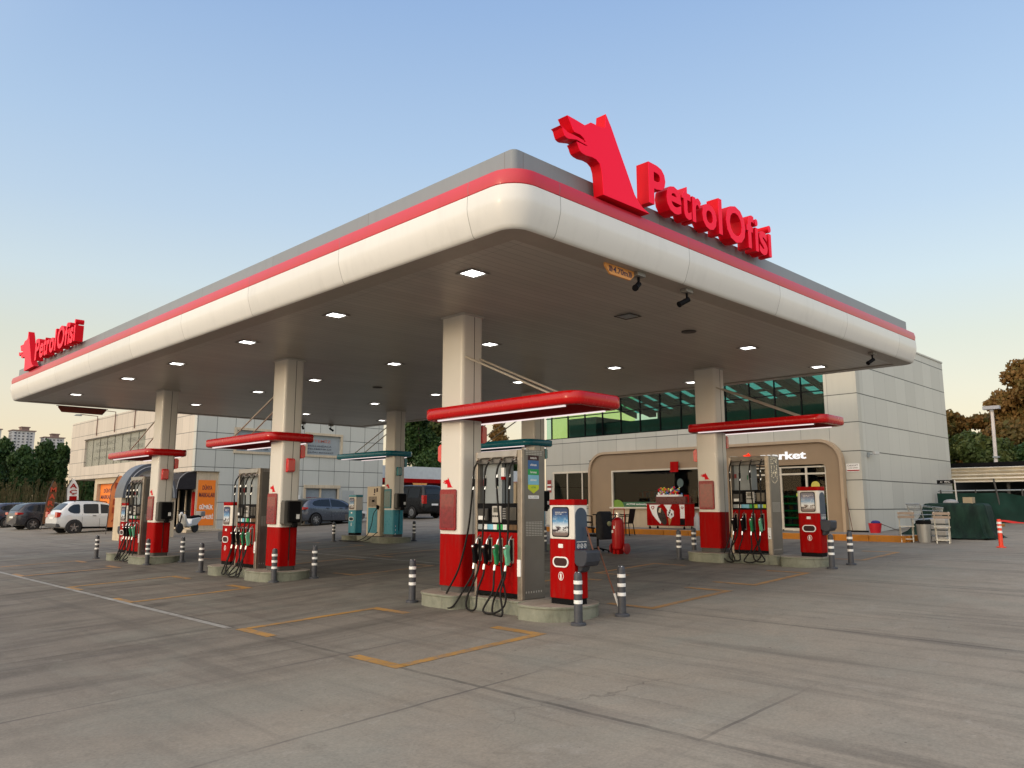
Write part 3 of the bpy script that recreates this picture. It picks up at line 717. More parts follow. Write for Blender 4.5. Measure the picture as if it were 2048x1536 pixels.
def fuel(n, cx, yrg, g0, top, words, seed):
    y0, y1 = yrg; w = y1 - y0; xf, xb = cx - .26, cx + .24
    t = thing('fuel_dispenser', words['pump'], 'fuel dispenser', (cx, (y0 + y1) / 2, top), 'fuel dispensers on the islands')
    H = g0 + (2.46 if n != 4 else 2.41)
    # side cabinets of steel, header beam, base
    for ya_, yb_ in ((y0, y0 + .10), (y1 - .055, y1)):
        mb = MB(); mb.box(xf, xf + .06, ya_, yb_, top, H - .0); mb.obj('front_post', STEEL, t, smooth=0, bevel=.006)
        mb = MB(); mb.box(xf + .061, xb, ya_, yb_, top + .005, H - .003); sc_ = mb.obj('side_cabinet', mat('cabinet_steel', (.20, .19, .175), .38, .75, var=.12), t, smooth=0, bevel=.005)
        yo = ya_ if ya_ == y0 else yb_; e = -1 if ya_ == y0 else 1
        mb = MB()
        for zz, nr_ in ((1.15, 9), (2.385, 3)):
            for i in range(nr_):
                for j in range(6): mb.box(xf + .085 + j * .062, xf + .085 + j * .062 + .052, *sorted((yo + e * .0005, yo + e * .004)), g0 + zz + i * .025, g0 + zz + i * .025 + .010)
        for j in range(7): mb.box(xf + .08 + j * .055, xf + .10 + j * .055, *sorted((yo + e * .0005, yo + e * .003)), g0 + .30, g0 + .33)
        mb.obj('vent_grille', mat('vent_dark', (.5, .49, .46), .4, .6) , sc_, smooth=0)
    mb = MB(); mb.prism([(xf - .0, H - .115), (xf - .02, H - .10), (xf - .0, H), (xb, H), (xb + .02, H - .1), (xb, H - .115)], y0 + .102, y1 - .057, 'y'); mb.obj('header', STEEL, t, smooth=0, bevel=.004)
    mb = MB(); mb.box(xf + .03, xb - .03, y0 + .102, y1 - .057, H - .19, H - .116); mb.obj('outlet_beam', mat('beam_grey', (.16, .15, .14), .5, .5), t, smooth=0)
    mb = MB(); mb.box(xf + .02, xb - .02, y0 + .101, y1 - .056, top + .03, g0 + .29); mb.obj('plinth', BLACK, t, smooth=0)
    mb = MB(); mb.box(xf + .004, xb - .004, y0 + .101, y1 - .056, g0 + .291, g0 + 1.195); mb.obj('lower_panel', RED, t, smooth=0, bevel=.004)
    mb = MB(); mb.box(xf + .012, xb - .012, y0 + .101, y1 - .056, g0 + 1.197, g0 + 1.64); dsp = mb.obj('display_head', BLACK, t, smooth=0, bevel=.006)
    # fuel grade strip
    cols = [(GREYP, WHITEP), (CYAN, CYAN), (GREENP, LIME), (CYAN, LIME)] if n in (4, 5) else [(GREYP, WHITEP), (CYAN, WHITEP), (GREENP, WHITEP), (mat('brown_print', (.12, .06, .02), .4), mat('brown_print', (.12, .06, .02), .4))]
    L_ = w - .18; q = L_ / 4
    for i, (m1, m2) in enumerate(cols):
        yy = y1 - .07 - i * q
        mb = MB(); mb.box(xf - .001, xf + .011, yy - q * .62, yy - .008, g0 + 1.235, g0 + 1.315); mb.obj('grade_label', m1, t, smooth=0)
        mb = MB(); mb.box(xf - .001, xf + .011, yy - q * .99, yy - q * .63, g0 + 1.235, g0 + 1.315); mb.obj('grade_label', m2, t, smooth=0)
    # card reader, counter, keypad
    mb = MB(); mb.box(xf - .03, xf + .011, y1 - .33, y1 - .09, g0 + 1.37, g0 + 1.56); o_ = mb.obj('card_reader', mat('reader_grey', (.04, .038, .035), .4), t, smooth=0, bevel=.01)
    mb = MB(); mb.box(xf - .034, xf - .0305, y1 - .27, y1 - .12, g0 + 1.385, g0 + 1.445); mb.obj('receipt_label', WHITEP, o_, smooth=0)
    mb = MB(); mb.box(xf - .020, xf + .011, y1 - .62, y1 - .42, g0 + 1.345, g0 + 1.60); o_ = mb.obj('counter_unit', mat('counter_grey', (.48, .46, .42), .4), t, smooth=0, bevel=.008)
    mb = MB(); mb.box(xf - .023, xf - .0205, y1 - .585, y1 - .455, g0 + 1.50, g0 + 1.575); mb.obj('screen', mat('lcd_grey', (.10, .10, .085), .2), o_, smooth=0)
    mb = MB()
    for k in range(4): mb.box(xf - .024, xf - .0205, y1 - .60 + k * .045, y1 - .57 + k * .045, g0 + 1.43, g0 + 1.455)
    mb.obj('button_row', BLACK, o_, smooth=0)
    mb = MB(); mb.box(xf - .008, xf + .011, y0 + .12, y0 + .34, g0 + 1.38, g0 + 1.58); o_ = mb.obj('price_display', mat('price_glass', (.05, .047, .04), .12), t, smooth=0, bevel=.004)
    mb = MB()
    for r_ in range(5):
        for k in range(3): mb.box(xf + .0, xf + .0105, y0 + .36 + k * .022, y0 + .375 + k * .022, g0 + 1.40 + r_ * .036, g0 + 1.422 + r_ * .036)
    mb.obj('keypad', mat('key_grey', (.35, .34, .32), .4), t, smooth=0)
    # grey service panel filling the left half of the opening
    mb = MB(); mb.box(xf + .12, xb - .12, y1 - .50 if n != 2 else y0 + .11, y1 - .058, g0 + 1.642, H - .192); o_ = mb.obj('service_panel', GREYP, t, smooth=0)
    mb = MB(); mb.box(xf + .112, xf + .119, y1 - .42, y1 - .40, g0 + 1.88, g0 + 1.98); mb.obj('panel_handle', GRN, o_, smooth=0)
    mb = MB(); mb.box(xf + .113, xf + .119, y1 - .13, y1 - .07, g0 + 1.92, g0 + 2.02); mb.obj('warning_sticker', REDDK, o_, smooth=0)
    # nozzle boots and nozzles
    ncol = [BLACK, BLACK, GRN, LGRN]; ys = [y1 - .13 - i * (w - .25) / 3.4 for i in range(4)]
    for i, yy in enumerate(ys):
        mb = MB()
        mb.prism([(a, b) for a, b in rrect(yy - .045, yy + .045, g0 + .74, g0 + 1.11, .012, 2)], xf - .012, xf + .0035, 'x'); o_ = mb.obj('nozzle_boot', mat('boot_metal', (.36, .32, .27), .4, .5), t, smooth=0)
        mb = MB(); mb.box(xf - .014, xf - .0125, yy - .032, yy + .032, g0 + .77, g0 + 1.09); mb.obj('boot_recess', BLACK, o_, smooth=0)
        nozzle(t, xf, yy, g0 + .88, ncol[i])
    yo = [y1 - .09 - i * (w - .24) / 3 for i in range(4)]
    if n == 1: sg = [(-.13, .46), (-.12, .20), (-.13, -.16), (-.15, .12)]
    else:
        rnd = random.Random(seed); sg = [(-.12 + .05 * rnd.random(), rnd.uniform(-.22, .22)) for _ in range(4)]
    hoses(t, xf, [(yo[i], ys[i], .20 + sg[i][0] + (-.04), sg[i][1]) for i in range(4)], g0, seed)
    # white holder on the right-hand post
    mb = MB(); mb.box(xf - .022, xf - .001, y0 + .015, y0 + .085, g0 + .55, g0 + .80); o_ = mb.obj('label_holder', WHITEP, t, smooth=0, bevel=.004)
    if n in (2, 3, 4):
        mb = MB(); mb.cyl((xf - .0235, y0 + .05, g0 + .605), (xf - .0221, y0 + .05, g0 + .605), .013, 10); mb.obj('lock', BLACK, o_)
    # decals on the end facing the camera
    if n == 1:
        xa, xc = xf + .135, xf + .375; yy = y0 - .0035
        for m_, za, zb, tx in ((INK, 2.30, 2.375, 'motorin'), (BLUE, 2.165, 2.298, 'ultimate'), (GREENP, 2.075, 2.163, 'kursunsuz'), (CYAN, 1.925, 2.073, 'ultimate')):
            mb = MB(); mb.box(xa, xc, yy, y0 - .0005, g0 + za, g0 + zb); o_ = mb.obj('grade_decal', m_, t, smooth=0)
            mb = MB(); text(mb, tx, 'Y-', yy, xa + .05, xc - .05, g0 + (za + zb) / 2 - .018, g0 + (za + zb) / 2 + .018, .001, .01); mb.obj('lettering', WINK, o_, smooth=0)
        mb = MB(); mb.prism([(xa, g0 + 1.923), (xc, g0 + 1.923), (xc, g0 + 1.86), ((xa + xc) / 2, g0 + 1.79), (xa, g0 + 1.86)], yy, y0 - .0005, 'y'); o_ = mb.obj('arrow_decal', LIME, t, smooth=0)
        mb = MB(); text(mb, 'ACTIVE', 'Y-', yy, xa + .07, xc - .07, g0 + 1.87, g0 + 1.895, .001, .01); mb.obj('lettering', GRN, o_, smooth=0)
        mb = MB(); mb.box(xa + .005, xc - .0, yy, y0 - .0005, g0 + 1.71, g0 + 1.76); o_ = mb.obj('number_plate', WHITEP, t, smooth=0)
        mb = MB(); text(mb, 'No: 1-2/2025', 'Y-', yy, xa + .03, xc - .03, g0 + 1.72, g0 + 1.75, .001, .0); mb.obj('lettering', GREYP, o_, smooth=0)
        mb = MB(); mb.tube(crom([(xf + .12, y0 + .05, H), (xf + .14, y0 + .05, H + .05), (xf + .18, y0 + .05, H + .05), (xf + .20, y0 + .05, H)], 5), .006, 6); mb.obj('lifting_eye', CHROME, t)
        # price tag on a stalk inside the opening
        mb = MB(); mb.tube([(xf + .16, y0 + .52, g0 + 1.64), (xf + .16, y0 + .52, g0 + 2.26)], .008, 6); o_ = mb.obj('tag_stalk', BLACK, t)
        mb = MB(); mb.box(xf + .10, xf + .14, y0 + .49, y0 + .56, g0 + 2.06, g0 + 2.20); mb.obj('tag_card', WHITEP, o_, smooth=0)
        mb = MB(); mb.box(xf + .10, xf + .14, y0 + .49, y0 + .56, g0 + 2.01, g0 + 2.058); mb.obj('tag_foot', RED, o_, smooth=0)
    if n == 4:
        xa, xc = xf + .12, xf + .38; yy = y0 - .003; mb = MB()
        rnd = random.Random(3); ol = [(xa, 2.36), (xc, 2.36), (xc, 1.86), ((xa + xc) / 2, 1.78), (xa, 1.86)]
        for i in range(5):
            p, q_ = ol[i], ol[(i + 1) % 5]; nn = int(max(2, math.dist(p, q_) / .04))
            for k in range(nn):
                u = p[0] + (q_[0] - p[0]) * k / nn; z = p[1] + (q_[1] - p[1]) * k / nn; r_ = rnd.uniform(.006, .014)
                mb.box(u - r_, u + r_, yy, y0 - .0005, g0 + z - r_, g0 + z + r_)
        for k in range(26):
            u, z, r_ = rnd.uniform(xa + .02, xc - .02), rnd.uniform(1.88, 2.34), rnd.uniform(.006, .016); mb.box(u - r_, u + r_, yy, y0 - .0005, g0 + z - r_, g0 + z + r_)
        mb.obj('peeled_decal', CHROME, t, smooth=0, label='remains of a peeled sticker shaped like a downward arrow')

def lpg(n, cx, yrg, g0, top, words):
    y0, y1 = yrg; xf, xb = cx - .24, cx + .24
    t = thing('gas_dispenser', words['pump'], 'gas dispenser', (cx, (y0 + y1) / 2, top))
    mb = MB(); mb.box(xf, xb, y0, y1, top + .01, g0 + 1.98); mb.obj('cabinet', TAN, t, smooth=0, bevel=.015)
    mb = MB(); mb.box(xf - .006, xf - .0005, y0 + .16, y1 - .1, g0 + .32, g0 + 1.22); mb.obj('lower_panel', TEAL, t, smooth=0)
    mb = MB(); mb.box(xf - .01, xf - .0005, y0 + .22, y1 - .1, g0 + 1.25, g0 + 1.62); o_ = mb.obj('display_panel', mat('display_brown', (.22, .17, .12), .3), t, smooth=0, bevel=.004)
    mb = MB(); mb.box(xf - .014, xf - .0105, y0 + .34, y0 + .50, g0 + 1.42, g0 + 1.50); mb.obj('screen', BLACK, o_, smooth=0)
    mb = MB()
    for a, b, c, d in ((.16, .26, 1.78, 1.92), (.32, .40, 1.74, 1.90), (.34, .42, 1.67, 1.71)): mb.box(xf - .004, xf - .0005, y0 + a, y0 + b, g0 + c, g0 + d)
    mb.obj('notice', INK, t, smooth=0)
    mb = MB(); mb.box(xf + .1, xb - .1, y0 - .012, y0 - .0005, g0 + .35, g0 + 1.9); mb.obj('side_door', mat('tan_shade', (.45, .37, .26), .5), t, smooth=0)
    mb = MB(); P = [(xf - .03, y0 + .10, g0 + 1.22), (xf - .14, y0 + .20, g0 + 1.0), (xf - .15, y0 + .30, g0 + .6), (xf - .25, y0 + .45, g0 + .22), (xf - .45, y0 + .8, g0 + .03), (xf - .5, y0 + 1.6, g0 + .025), (xf - .42, y0 + 1.95, g0 + .025), (xf - .40, y0 + 1.5, g0 + .03), (xf - .35, y0 + .5, g0 + .04), (xf - .2, y0 + .2, g0 + .2), (xf - .02, y0 + .08, g0 + .36)]
    mb.tube(crom(P, 8), .014, 7); h = mb.obj('hose', RUBBER, t)
    mb = MB(); mb.prism([(y0 + .06, g0 + 1.16), (y0 + .13, g0 + 1.16), (y0 + .12, g0 + 1.32), (y0 + .05, g0 + 1.28)], xf - .09, xf - .01, 'x'); mb.obj('nozzle', BLACK, t, bevel=.01)

POSTER = None
def poster_mat():
    m = newmat('poster_print'); g = NT(m); o_ = g.obj(); X = g.xyz(o_)
    r = g.n('ShaderNodeValToRGB'); g.l(g.rng(X[2], -.24, .24), r.inputs[0])
    e = r.color_ramp.elements
    while len(e) < 7: e.new(.5)
    for k, (p, c) in zip(e, ((0, (90, 70, 70)), (.16, (120, 105, 100)), (.24, (190, 190, 190)), (.36, (215, 222, 226)), (.52, (80, 140, 185)), (.72, (25, 65, 115)), (1, (14, 30, 62)))): k.position = p; k.color = (*lin(c), 1)
    nz = g.noise(g.scalev(o_, (1, 9, 9)), 1.6, 6, .7, 1.)
    c = g.mix(g.m('MULTIPLY', g.rng(nz, .50, .70, 0, .55), g.rng(g.m('ABSOLUTE', g.m('ADD', X[2], .0)), .11, .02)), r.outputs[0], (.7, .78, .84))
    c = g.mix(g.m('MULTIPLY', g.rng(g.noise(g.scalev(o_, (1, 7, 12)), 1.6, 2), .5, .56), g.m('MULTIPLY', g.rng(X[2], -.05, -.08), g.rng(X[2], -.17, -.13))), c, (.03, .02, .03))
    g.bsdf(c, .15, 0, .5, coat=.6); return m
POSTER = poster_mat()
def post(n, cx, yrg, g0, top, PNT, cw, words):
    """squeegee, towel and litter post"""
    y0, y1 = yrg; xf, xb = cx - .17, cx + .17; yc = (y0 + y1) / 2
    t = thing('service_post', words['post'], 'litter bin', (cx, yc, top), 'litter and windscreen posts on the islands')
    ch = .05
    pl_ = [(xf, y0 + ch), (xf, y1 - ch), (xf + ch * .6, y1), (xb - ch * .6, y1), (xb, y1 - ch), (xb, y0 + ch), (xb - ch * .6, y0), (xf + ch * .6, y0)]
    mb = MB(); mb.prism([(cx + (x - cx) * .94, yc + (y - yc) * .94) for x, y in pl_], top, g0 + .285, 'z'); mb.obj('plinth', BLACK, t, smooth=0)
    mb = MB(); mb.prism(pl_, g0 + .286, g0 + 1.125, 'z'); mb.obj('lower_body', PNT, t, smooth=20, bevel=.008)
    mb = MB(); mb.prism(pl_, g0 + 1.126, g0 + 1.61, 'z'); mb.obj('upper_body', WHITE, t, smooth=20, bevel=.006)
    mb = MB(); mb.prism([(cx + (x - cx) * 1.03, yc + (y - yc) * 1.03) for x, y in pl_], g0 + 1.611, g0 + 1.695, 'z'); mb.obj('cap', PNT, t, smooth=20, bevel=.008)
    # poster window
    zc = g0 + 1.37; f = filled([rrect(-.17, .17, -.225, .225, .05, 5)], .004)
    mb = MB(); mb.prism(rrect(yc - .165, yc + .165, zc - .215, zc + .215, .045, 5), xf - .006, xf - .0005, 'x'); mb.obj('poster_rim', BLACK, t, smooth=0)
    mb = MB(); mb.prism(rrect(-.15, .15, -.20, .20, .04, 5), -.0085, -.0062, 'x')
    o_ = mb.obj('poster', POSTER, None, smooth=0); o_.parent = t; o_.location = Vector((xf, yc, zc)) - t.location
    mb = MB(); text(mb, 'SERVIS HATTI', 'X-', xf - .0088, -(yc + .10), -(yc - .12), zc + .13, zc + .145, .001, .0); text(mb, '444 7 627', 'X-', xf - .0088, -(yc + .10), -(yc - .04), zc + .105, zc + .12, .001, .0); mb.obj('poster_lettering', WINK, t, smooth=0)
    # litter slot with white rim, sticker, tidy-man mark
    zs = g0 + .80
    A = rrect(-.15, .15, -.075, .075, .074, 7); B = rrect(-.13, .13, -.057, .057, .056, 7)
    V, F = filled([A, B], .014); mb = MB(); mb.add([(xf - .001 - z, yc - x, zs + y) for x, y, z in V], F); mb.obj('slot_rim', WHITEP, t, smooth=0)
    mb = MB(); mb.prism([(yc + a, zs + b) for a, b in B], xf - .004, xf - .0005, 'x'); mb.obj('litter_slot', mat('slot_dark_' + cw, (.03, .003, .003) if cw == 'red' else (.003, .02, .025), .7), t, smooth=0)
    mb = MB(); mb.prism(rrect(yc - .045, yc + .045, g0 + 1.00, g0 + 1.055, .01, 3), xf - .004, xf - .0005, 'x'); mb.obj('sticker', WHITEP, t, smooth=0)
    zt = g0 + .60
    C1 = [(.05 * math.cos(R(a)), .062 * math.sin(R(a))) for a in range(0, 360, 18)]; C2 = [(.042 * math.cos(R(a)), .053 * math.sin(R(a))) for a in range(0, 360, 18)]
    V, F = filled([C1, C2], .003); mb = MB(); mb.add([(xf - .0005 - z, yc + .0 - x, zt + y) for x, y, z in V], F)
    mb.prism([(yc + a, zt + b) for a, b in ((-.012, -.045), (.0, -.045), (.0, -.01), (.004, -.01), (.004, -.045), (.016, -.045), (.016, .012), (.024, .015), (.012, .03), (-.012, .028))], xf - .0035, xf - .0005, 'x')
    mb.prism([(yc + .002 + .009 * math.cos(R(a)), zt + .039 + .009 * math.sin(R(a))) for a in range(0, 360, 40)], xf - .0035, xf - .0005, 'x'); mb.obj('litter_mark', WHITEP, t, smooth=0)
    # dark arched tool bay and bucket on the end that looks away from the pumps
    e = -1 if n in (1, 4) else 1; yo = y0 if e < 0 else y1
    arch = [(cx - .125, g0 + .98), (cx + .125, g0 + .98)] + [(cx + .125 * math.cos(R(a)), g0 + 1.45 + .125 * math.sin(R(a))) for a in range(0, 181, 15)]
    mb = MB(); mb.prism(arch, *sorted((yo + e * .012, yo + e * .0005)), 'y'); o_ = mb.obj('tool_bay', NAVY, t, smooth=0)
    mb = MB(); mb.box(cx - .115, cx + .115, *sorted((yo + e * .015, yo + e * .0125)), g0 + 1.085, g0 + 1.093)
    for k in (-.075, 0, .075):
        V, F = filled([[(.028 * math.cos(R(a)), .034 * math.sin(R(a))) for a in range(0, 360, 24)], [(.021 * math.cos(R(a)), .027 * math.sin(R(a))) for a in range(0, 360, 24)]], .002)
        mb.add([(cx + k + x, yo + e * (.0125 + z), g0 + 1.03 + y) for x, y, z in V], F if e > 0 else [q[::-1] for q in F])
        mb.obox((cx + k, yo + e * .0138, g0 + 1.03), (.009, .002, .04), (0, R(35), 0))
    mb.obj('pictograms', WHITEP, o_, smooth=0)
    prf = [(0, .97), (.13, .97), (.215, .93), (.235, .88), (.235, .80), (.20, .745), (.14, .72), (.07, .72), (0, .76)]
    yb_ = [(yo + e * a, g0 + b) for a, b in ((.001, .975), (.21, .975), (.235, .95), (.225, .82), (.18, .755), (.10, .74), (.04, .76), (.001, .80))]
    mb = MB(); mb.prism(yb_, cx - .155, cx + .155, 'x'); mb.prism([(yo + e * a, g0 + b) for a, b in ((.001, .80), (.001, .66), (.03, .655), (.08, .69), (.10, .74))], cx - .085, cx + .085, 'x'); mb.obj('water_bucket', CHAR, t, smooth=30, bevel=.012)

WD = {}
def words(n, where, col, **k):
    d = dict(island='concrete pump island ' + where, column='white and %s column %s' % (col, where), roof='%s spreader roof with two strip lights %s' % (col, where),
             box1='lower %s box on the column %s' % (col, where), box2='upper %s box on the column %s' % (col, where),
             terminal='black payment terminal on the %s column %s' % (col, where), pump='steel and red pump with four nozzles %s' % where, post='red and white litter post %s' % where)
    d.update(k); return d
station(1, 8.79, 10.70, -1, gz(8.79) - .015, True, 'fuel', words(1, 'on the nearest island at centre right', 'red'), 11, None)
station(2, 8.79, 15.47, 1, gz(8.79) - .015, True, 'fuel', words(2, 'on the middle island of the left row', 'red'), 12, None)
station(3, 8.79, 22.57, 1, gz(8.79) - .015, True, 'fuel', words(3, 'on the farthest red island at the left', 'red'), 13, None)
station(4, 16.78, 10.62, -1, gz(16.78) - .015, True, 'fuel', words(4, 'on the island before the shop door', 'red'), 14, None)
station(5, 16.78, 22.20, 1, gz(16.78) - .015, False, 'lpg', words(5, 'on the teal island beyond the middle pumps', 'teal', pump='tan and teal gas dispenser on the far teal island with a hose on the ground', post='teal and white litter post on the far teal island'), 15, None)
station(6, 16.78, 15.35, 1, gz(16.78) - .015, False, 'lpg', words(6, 'of the teal island behind the nearest pump', 'teal', pump='tan and teal gas dispenser seen through the opening of the nearest pump'), 16, None)

# the squeegee left standing against the nearest bollard
t = thing('squeegee', 'long squeegee leaning on the service post with its head on the ground', 'squeegee', (9.35, 7.2, gz(9.3)))
a = Vector((8.93, 7.22, 1.02)); bq = Vector((9.36, 7.17, gz(9.36) + .05))
mb = MB(); mb.tube([a, a.lerp(bq, .72)], .010, 8); mb.obj('pole', mat('wood_pole', (.16, .06, .035), .5), t)
mb = MB(); mb.tube([a.lerp(bq, .72), a.lerp(bq, .92)], .017, 8); mb.obj('grip', WHITEP, t)
mb = MB(); mb.tube([a.lerp(bq, .92), bq], .009, 8); mb.tube([(9.28, 7.10, bq.z), (9.44, 7.26, bq.z)], .016, 8); mb.obox((9.35, 7.16, bq.z - .02), (.03, .22, .05), (0, 0, R(-45))); mb.obj('head', CHROME, t)
t = thing('squeegee', 'short brown handled squeegee standing in the bucket of the nearest service post', 'squeegee', (8.9, 7.35, .97))
mb = MB(); mb.tube([(8.93, 7.30, .93), (8.86, 7.375, 1.30)], .012, 8); mb.obj('pole', mat('wood_pole', (.16, .06, .035), .5), t)
mb = MB(); mb.box(8.88, 9.0, 7.27, 7.31, .90, .95); mb.obj('head', BLACK, t)

# ------------------------------------------------------------------ bollards
def bollard():
    t = thing('bollard', '', 'bollard', (0, 0, 0), 'striped bollards round the pump islands')
    D = mat('bollard_grey', (.052, .056, .068), .5, var=.25, vs=8, grime=.35)
    mb = MB(); mb.lathe([(.107, 0), (.107, .028), (.098, .038), (.062, .042)], n=28); mb.obj('foot', D, t)
    mb = MB(); mb.lathe([(.060, .04), (.056, .56), (.056, .655), (.050, .685), (.032, .705), (0, .712)], n=24); mb.obj('post', D, t)
    for z in (.285, .415, .545):
        mb = MB(); mb.lathe([(.0585, z), (.061, z + .002), (.061, z + .047), (.0585, z + .049)], n=24); mb.obj('reflective_band', REFL, t)
    mb = MB(); 
    for k in range(3): mb.sph((.033 * math.cos(2.1 * k), .033 * math.sin(2.1 * k), .700), .009, 6, 4)
    mb.obj('cap_screw', CHROME, t)
    return t
BW = {(0, 0): 'right in front of the nearest service post', (0, 1): 'beside the leaning squeegee', (0, 2): 'alone left of the nearest column', }
bp = None
def place_b(x, y, lab):
    global bp
    loc = (x, y, gz(x) - .002)
    if bp is None: bp = bollard(); bp.location = loc; bp['label'] = lab
    else: dup(bp, loc, lab, rot=random.uniform(0, 6))
nm = 'dark white-banded bollard '
for x, y, l_ in ((8.37, 7.13, 'right in front of the nearest litter post'), (9.28, 7.08, 'next to the head of the leaning squeegee'), (8.33, 10.76, 'standing alone left of the nearest column'),
                 (8.36, 15.57, 'in front of the column of the middle left island'), (9.24, 15.43, 'right of the middle left island'), (8.33, 19.15, 'left of the middle left island'),
                 (8.32, 22.6, 'in front of the column of the farthest red island'), (9.19, 22.4, 'right of the farthest red island'), (8.22, 26.5, 'leftmost, left of the farthest red island'),
                 (16.42, 10.77, 'left of the island before the shop door'), (17.3, 10.9, 'half hidden by the column of the island before the shop door'), (16.30, 7.0, 'in front of the litter post before the shop door'), (17.2, 6.97, 'farthest right, by the island before the shop door'),
                 (16.5, 15.27, 'seen in the gap between the nearest pump and its litter post'), (16.0, 25.45, 'left of the teal litter post'), (17.45, 22.5, 'right of the far teal column before the black van'), (16.66, 22.6, 'in front of the far teal column')):
    place_b(x, y, nm + l_)
# ------------------------------------------------------------------ shop platform and kerb
PZ = .765
def paving_mat():
    m = newmat('paving'); g = NT(m); P = g.pos(); X = g.xyz(P)
    l1 = g.line(X[0], 23.3, .5, .012); l2 = g.line(X[1], 8, .5, .012)
    c = g.mix(g.rng(g.noise(P, 1.5, 5), .3, .7), (.16, .135, .11), (.25, .22, .185))
    c = g.mix(g.m('MULTIPLY', g.m('MAXIMUM', l1, l2), .6), c, (.05, .045, .04)); g.bsdf(c, .7, 0, .4); return m
PAVE = paving_mat()
mb = MB(); mb.box(23.42, 36, 7.95, 24.4, .3, PZ); struct(mb, 'pavement', PAVE, smooth=0)
KY = paint_mat('kerb_yellow', (.55, .21, .025), .64)
mb = MB()
for i in range(17):
    y = 7.9 + i * 1.0; mb.box(23.28, 23.418, y, y + .985, gz(23.3) - .1, PZ + .012)
for i in range(3): mb.box(23.42 + i * .9, 24.31 + i * .9, 7.81, 7.948, .4, PZ + .012)
struct(mb, 'kerb', KY, smooth=0, bevel=.015)

# ------------------------------------------------------------------ shop building
WX, WY, WY2, WT = 26.1, 10.03, 24.05, 7.5
CLAD = cladding('shop_cladding', (.44, .435, .385), 1.49, .955, 26.65, 11.02, 1.0, hw=.030, vw=.016, tall=.6, dirt=.2)
CLADS = cladding('side_cladding', (.50, .50, .455), 1.49, .955, 26.65, 11.02, 1.03, hw=.034, vw=.014, tall=.38, dirt=.13)
shop = thing('shop_building', 'grey panelled station shop with dark glass band and lit market entrance', 'building', (30, 17, PZ))
GZ0, GZ1 = 4.56, 6.45       # dark glazing band
mb = MB()
mb.box(WX, WX + .3, WY, 11.13, 3.3, WT)                              # right pier above the portal
mb.box(WX, WX + .3, WY, 10.62, PZ, 3.3)
mb.box(WX, WX + .3, 11.131, WY2, GZ1, WT)                            # above band
mb.box(WX, WX + .3, 11.131, WY2, 3.55, GZ0 - .0)                     # below band
mb.box(WX, WX + .3, 21.5, WY2, 3.08, 3.549)
mb.box(WX, WX + .3, 23.56, WY2, PZ, 3.079)
mb.box(WX, WX + .3, 21.5, 23.559, PZ, 1.63)
mb.obj('front_wall', CLAD, shop, smooth=0)
mb = MB(); mb.box(WX + .301, 35.4, WY, WY + .3, PZ, WT); mb.box(WX, 35.4, WY - .03, WY + .32, WT, WT + .06); mb.obj('side_wall', CLADS, shop, smooth=0)
mb = MB(); mb.box(35.1, 35.4, WY + .301, WY2, PZ, 5.2); mb.box(WX + .301, 35.09, WY2 - .3, WY2, PZ, GZ0)
mb.obj('rear_wall', CLADS, shop, smooth=0)
# ceiling of the shop, roof slab, sloping rooflight with dark beams
DARK = mat('dark_interior', (.02, .021, .02), .8)
INT = mat('interior_wall', (.022, .017, .012), .8, spec=.1)
mb = MB(); mb.box(WX + .301, 35.09, WY + .301, WY2 - .301, 3.6, 3.75); mb.obj('ceiling_slab', mat('slab_dark', (.06, .06, .055), .8), shop, smooth=0)
mb = MB(); mb.box(WX + .301, 28.6, WY + .301, WY2, WT - .2, WT - .02); mb.box(33.2, 35.09, WY + .301, WY2, 5.3, 5.5); mb.box(33.11, 33.3, WY + .301, WY2 - 1.3, 3.751, 6.40); mb.obj('roof', DARK, shop, smooth=0)
TGL = glass('teal_rooflight', (.012, .20, .26), .1)
mb = MB()
def sl(y, t): return (28.6 + (33.1 - 28.6) * t, y, 7.3 + (6.38 - 7.3) * t)
mb.add([sl(WY + .3, 0), sl(WY2, 0), sl(WY2, 1), sl(WY + .3, 1)], [(0, 1, 2, 3)]); mb.obj('rooflight', TGL, shop, smooth=0)
mb = MB()
for i in range(14):
    y = WY + .5 + i * 1.04
    p, q = Vector(sl(y, 0)), Vector(sl(y - .0, 1)); w = .21 if i % 2 == 0 else .035
    mb.add([p + Vector((0, -w, .02)), p + Vector((0, w, .02)), q + Vector((0, w, .02)), q + Vector((0, -w, .02)), p + Vector((0, -w, -.28)), p + Vector((0, w, -.28)), q + Vector((0, w, -.28)), q + Vector((0, -w, -.28))],
           [(0, 1, 2, 3), (4, 7, 6, 5), (0, 4, 5, 1), (2, 6, 7, 3), (0, 3, 7, 4), (1, 5, 6, 2)])
for t_ in (.02, .35, .68, .98):
    p = Vector(sl(0, t_)); mb.box(p.x - .04, p.x + .04, WY + .31, WY2 - .31, p.z - .10, p.z + .01)
mb.obj('roof_beams', BLACK, shop, smooth=0)
mb = MB(); mb.box(WX + .06, WX + .075, 11.131, WY2 - .02, GZ0, GZ1); mb.obj('glass_band', glass('band_glass', (.50, .78, .66), .25), shop, smooth=0)
mb = MB(); mb.box(WX + .35, 32.9, WY2 - .05, WY2 - .03, GZ0 + .02, WT - .3); mb.obj('side_glass', glass('side_glass_tint', (1.0, 1.0, .50), .3), shop, smooth=0)
mb = MB()
for i in range(14): mb.box(WX + .02, WX + .10, 11.96 + i * .98 - .014, 11.96 + i * .98 + .014, GZ0, GZ1)
for z in (GZ0 + .0, 5.5): mb.box(WX + .025, WX + .095, 11.14, WY2, z, z + .035)
mb.obj('mullions', BLACK, shop, smooth=0)
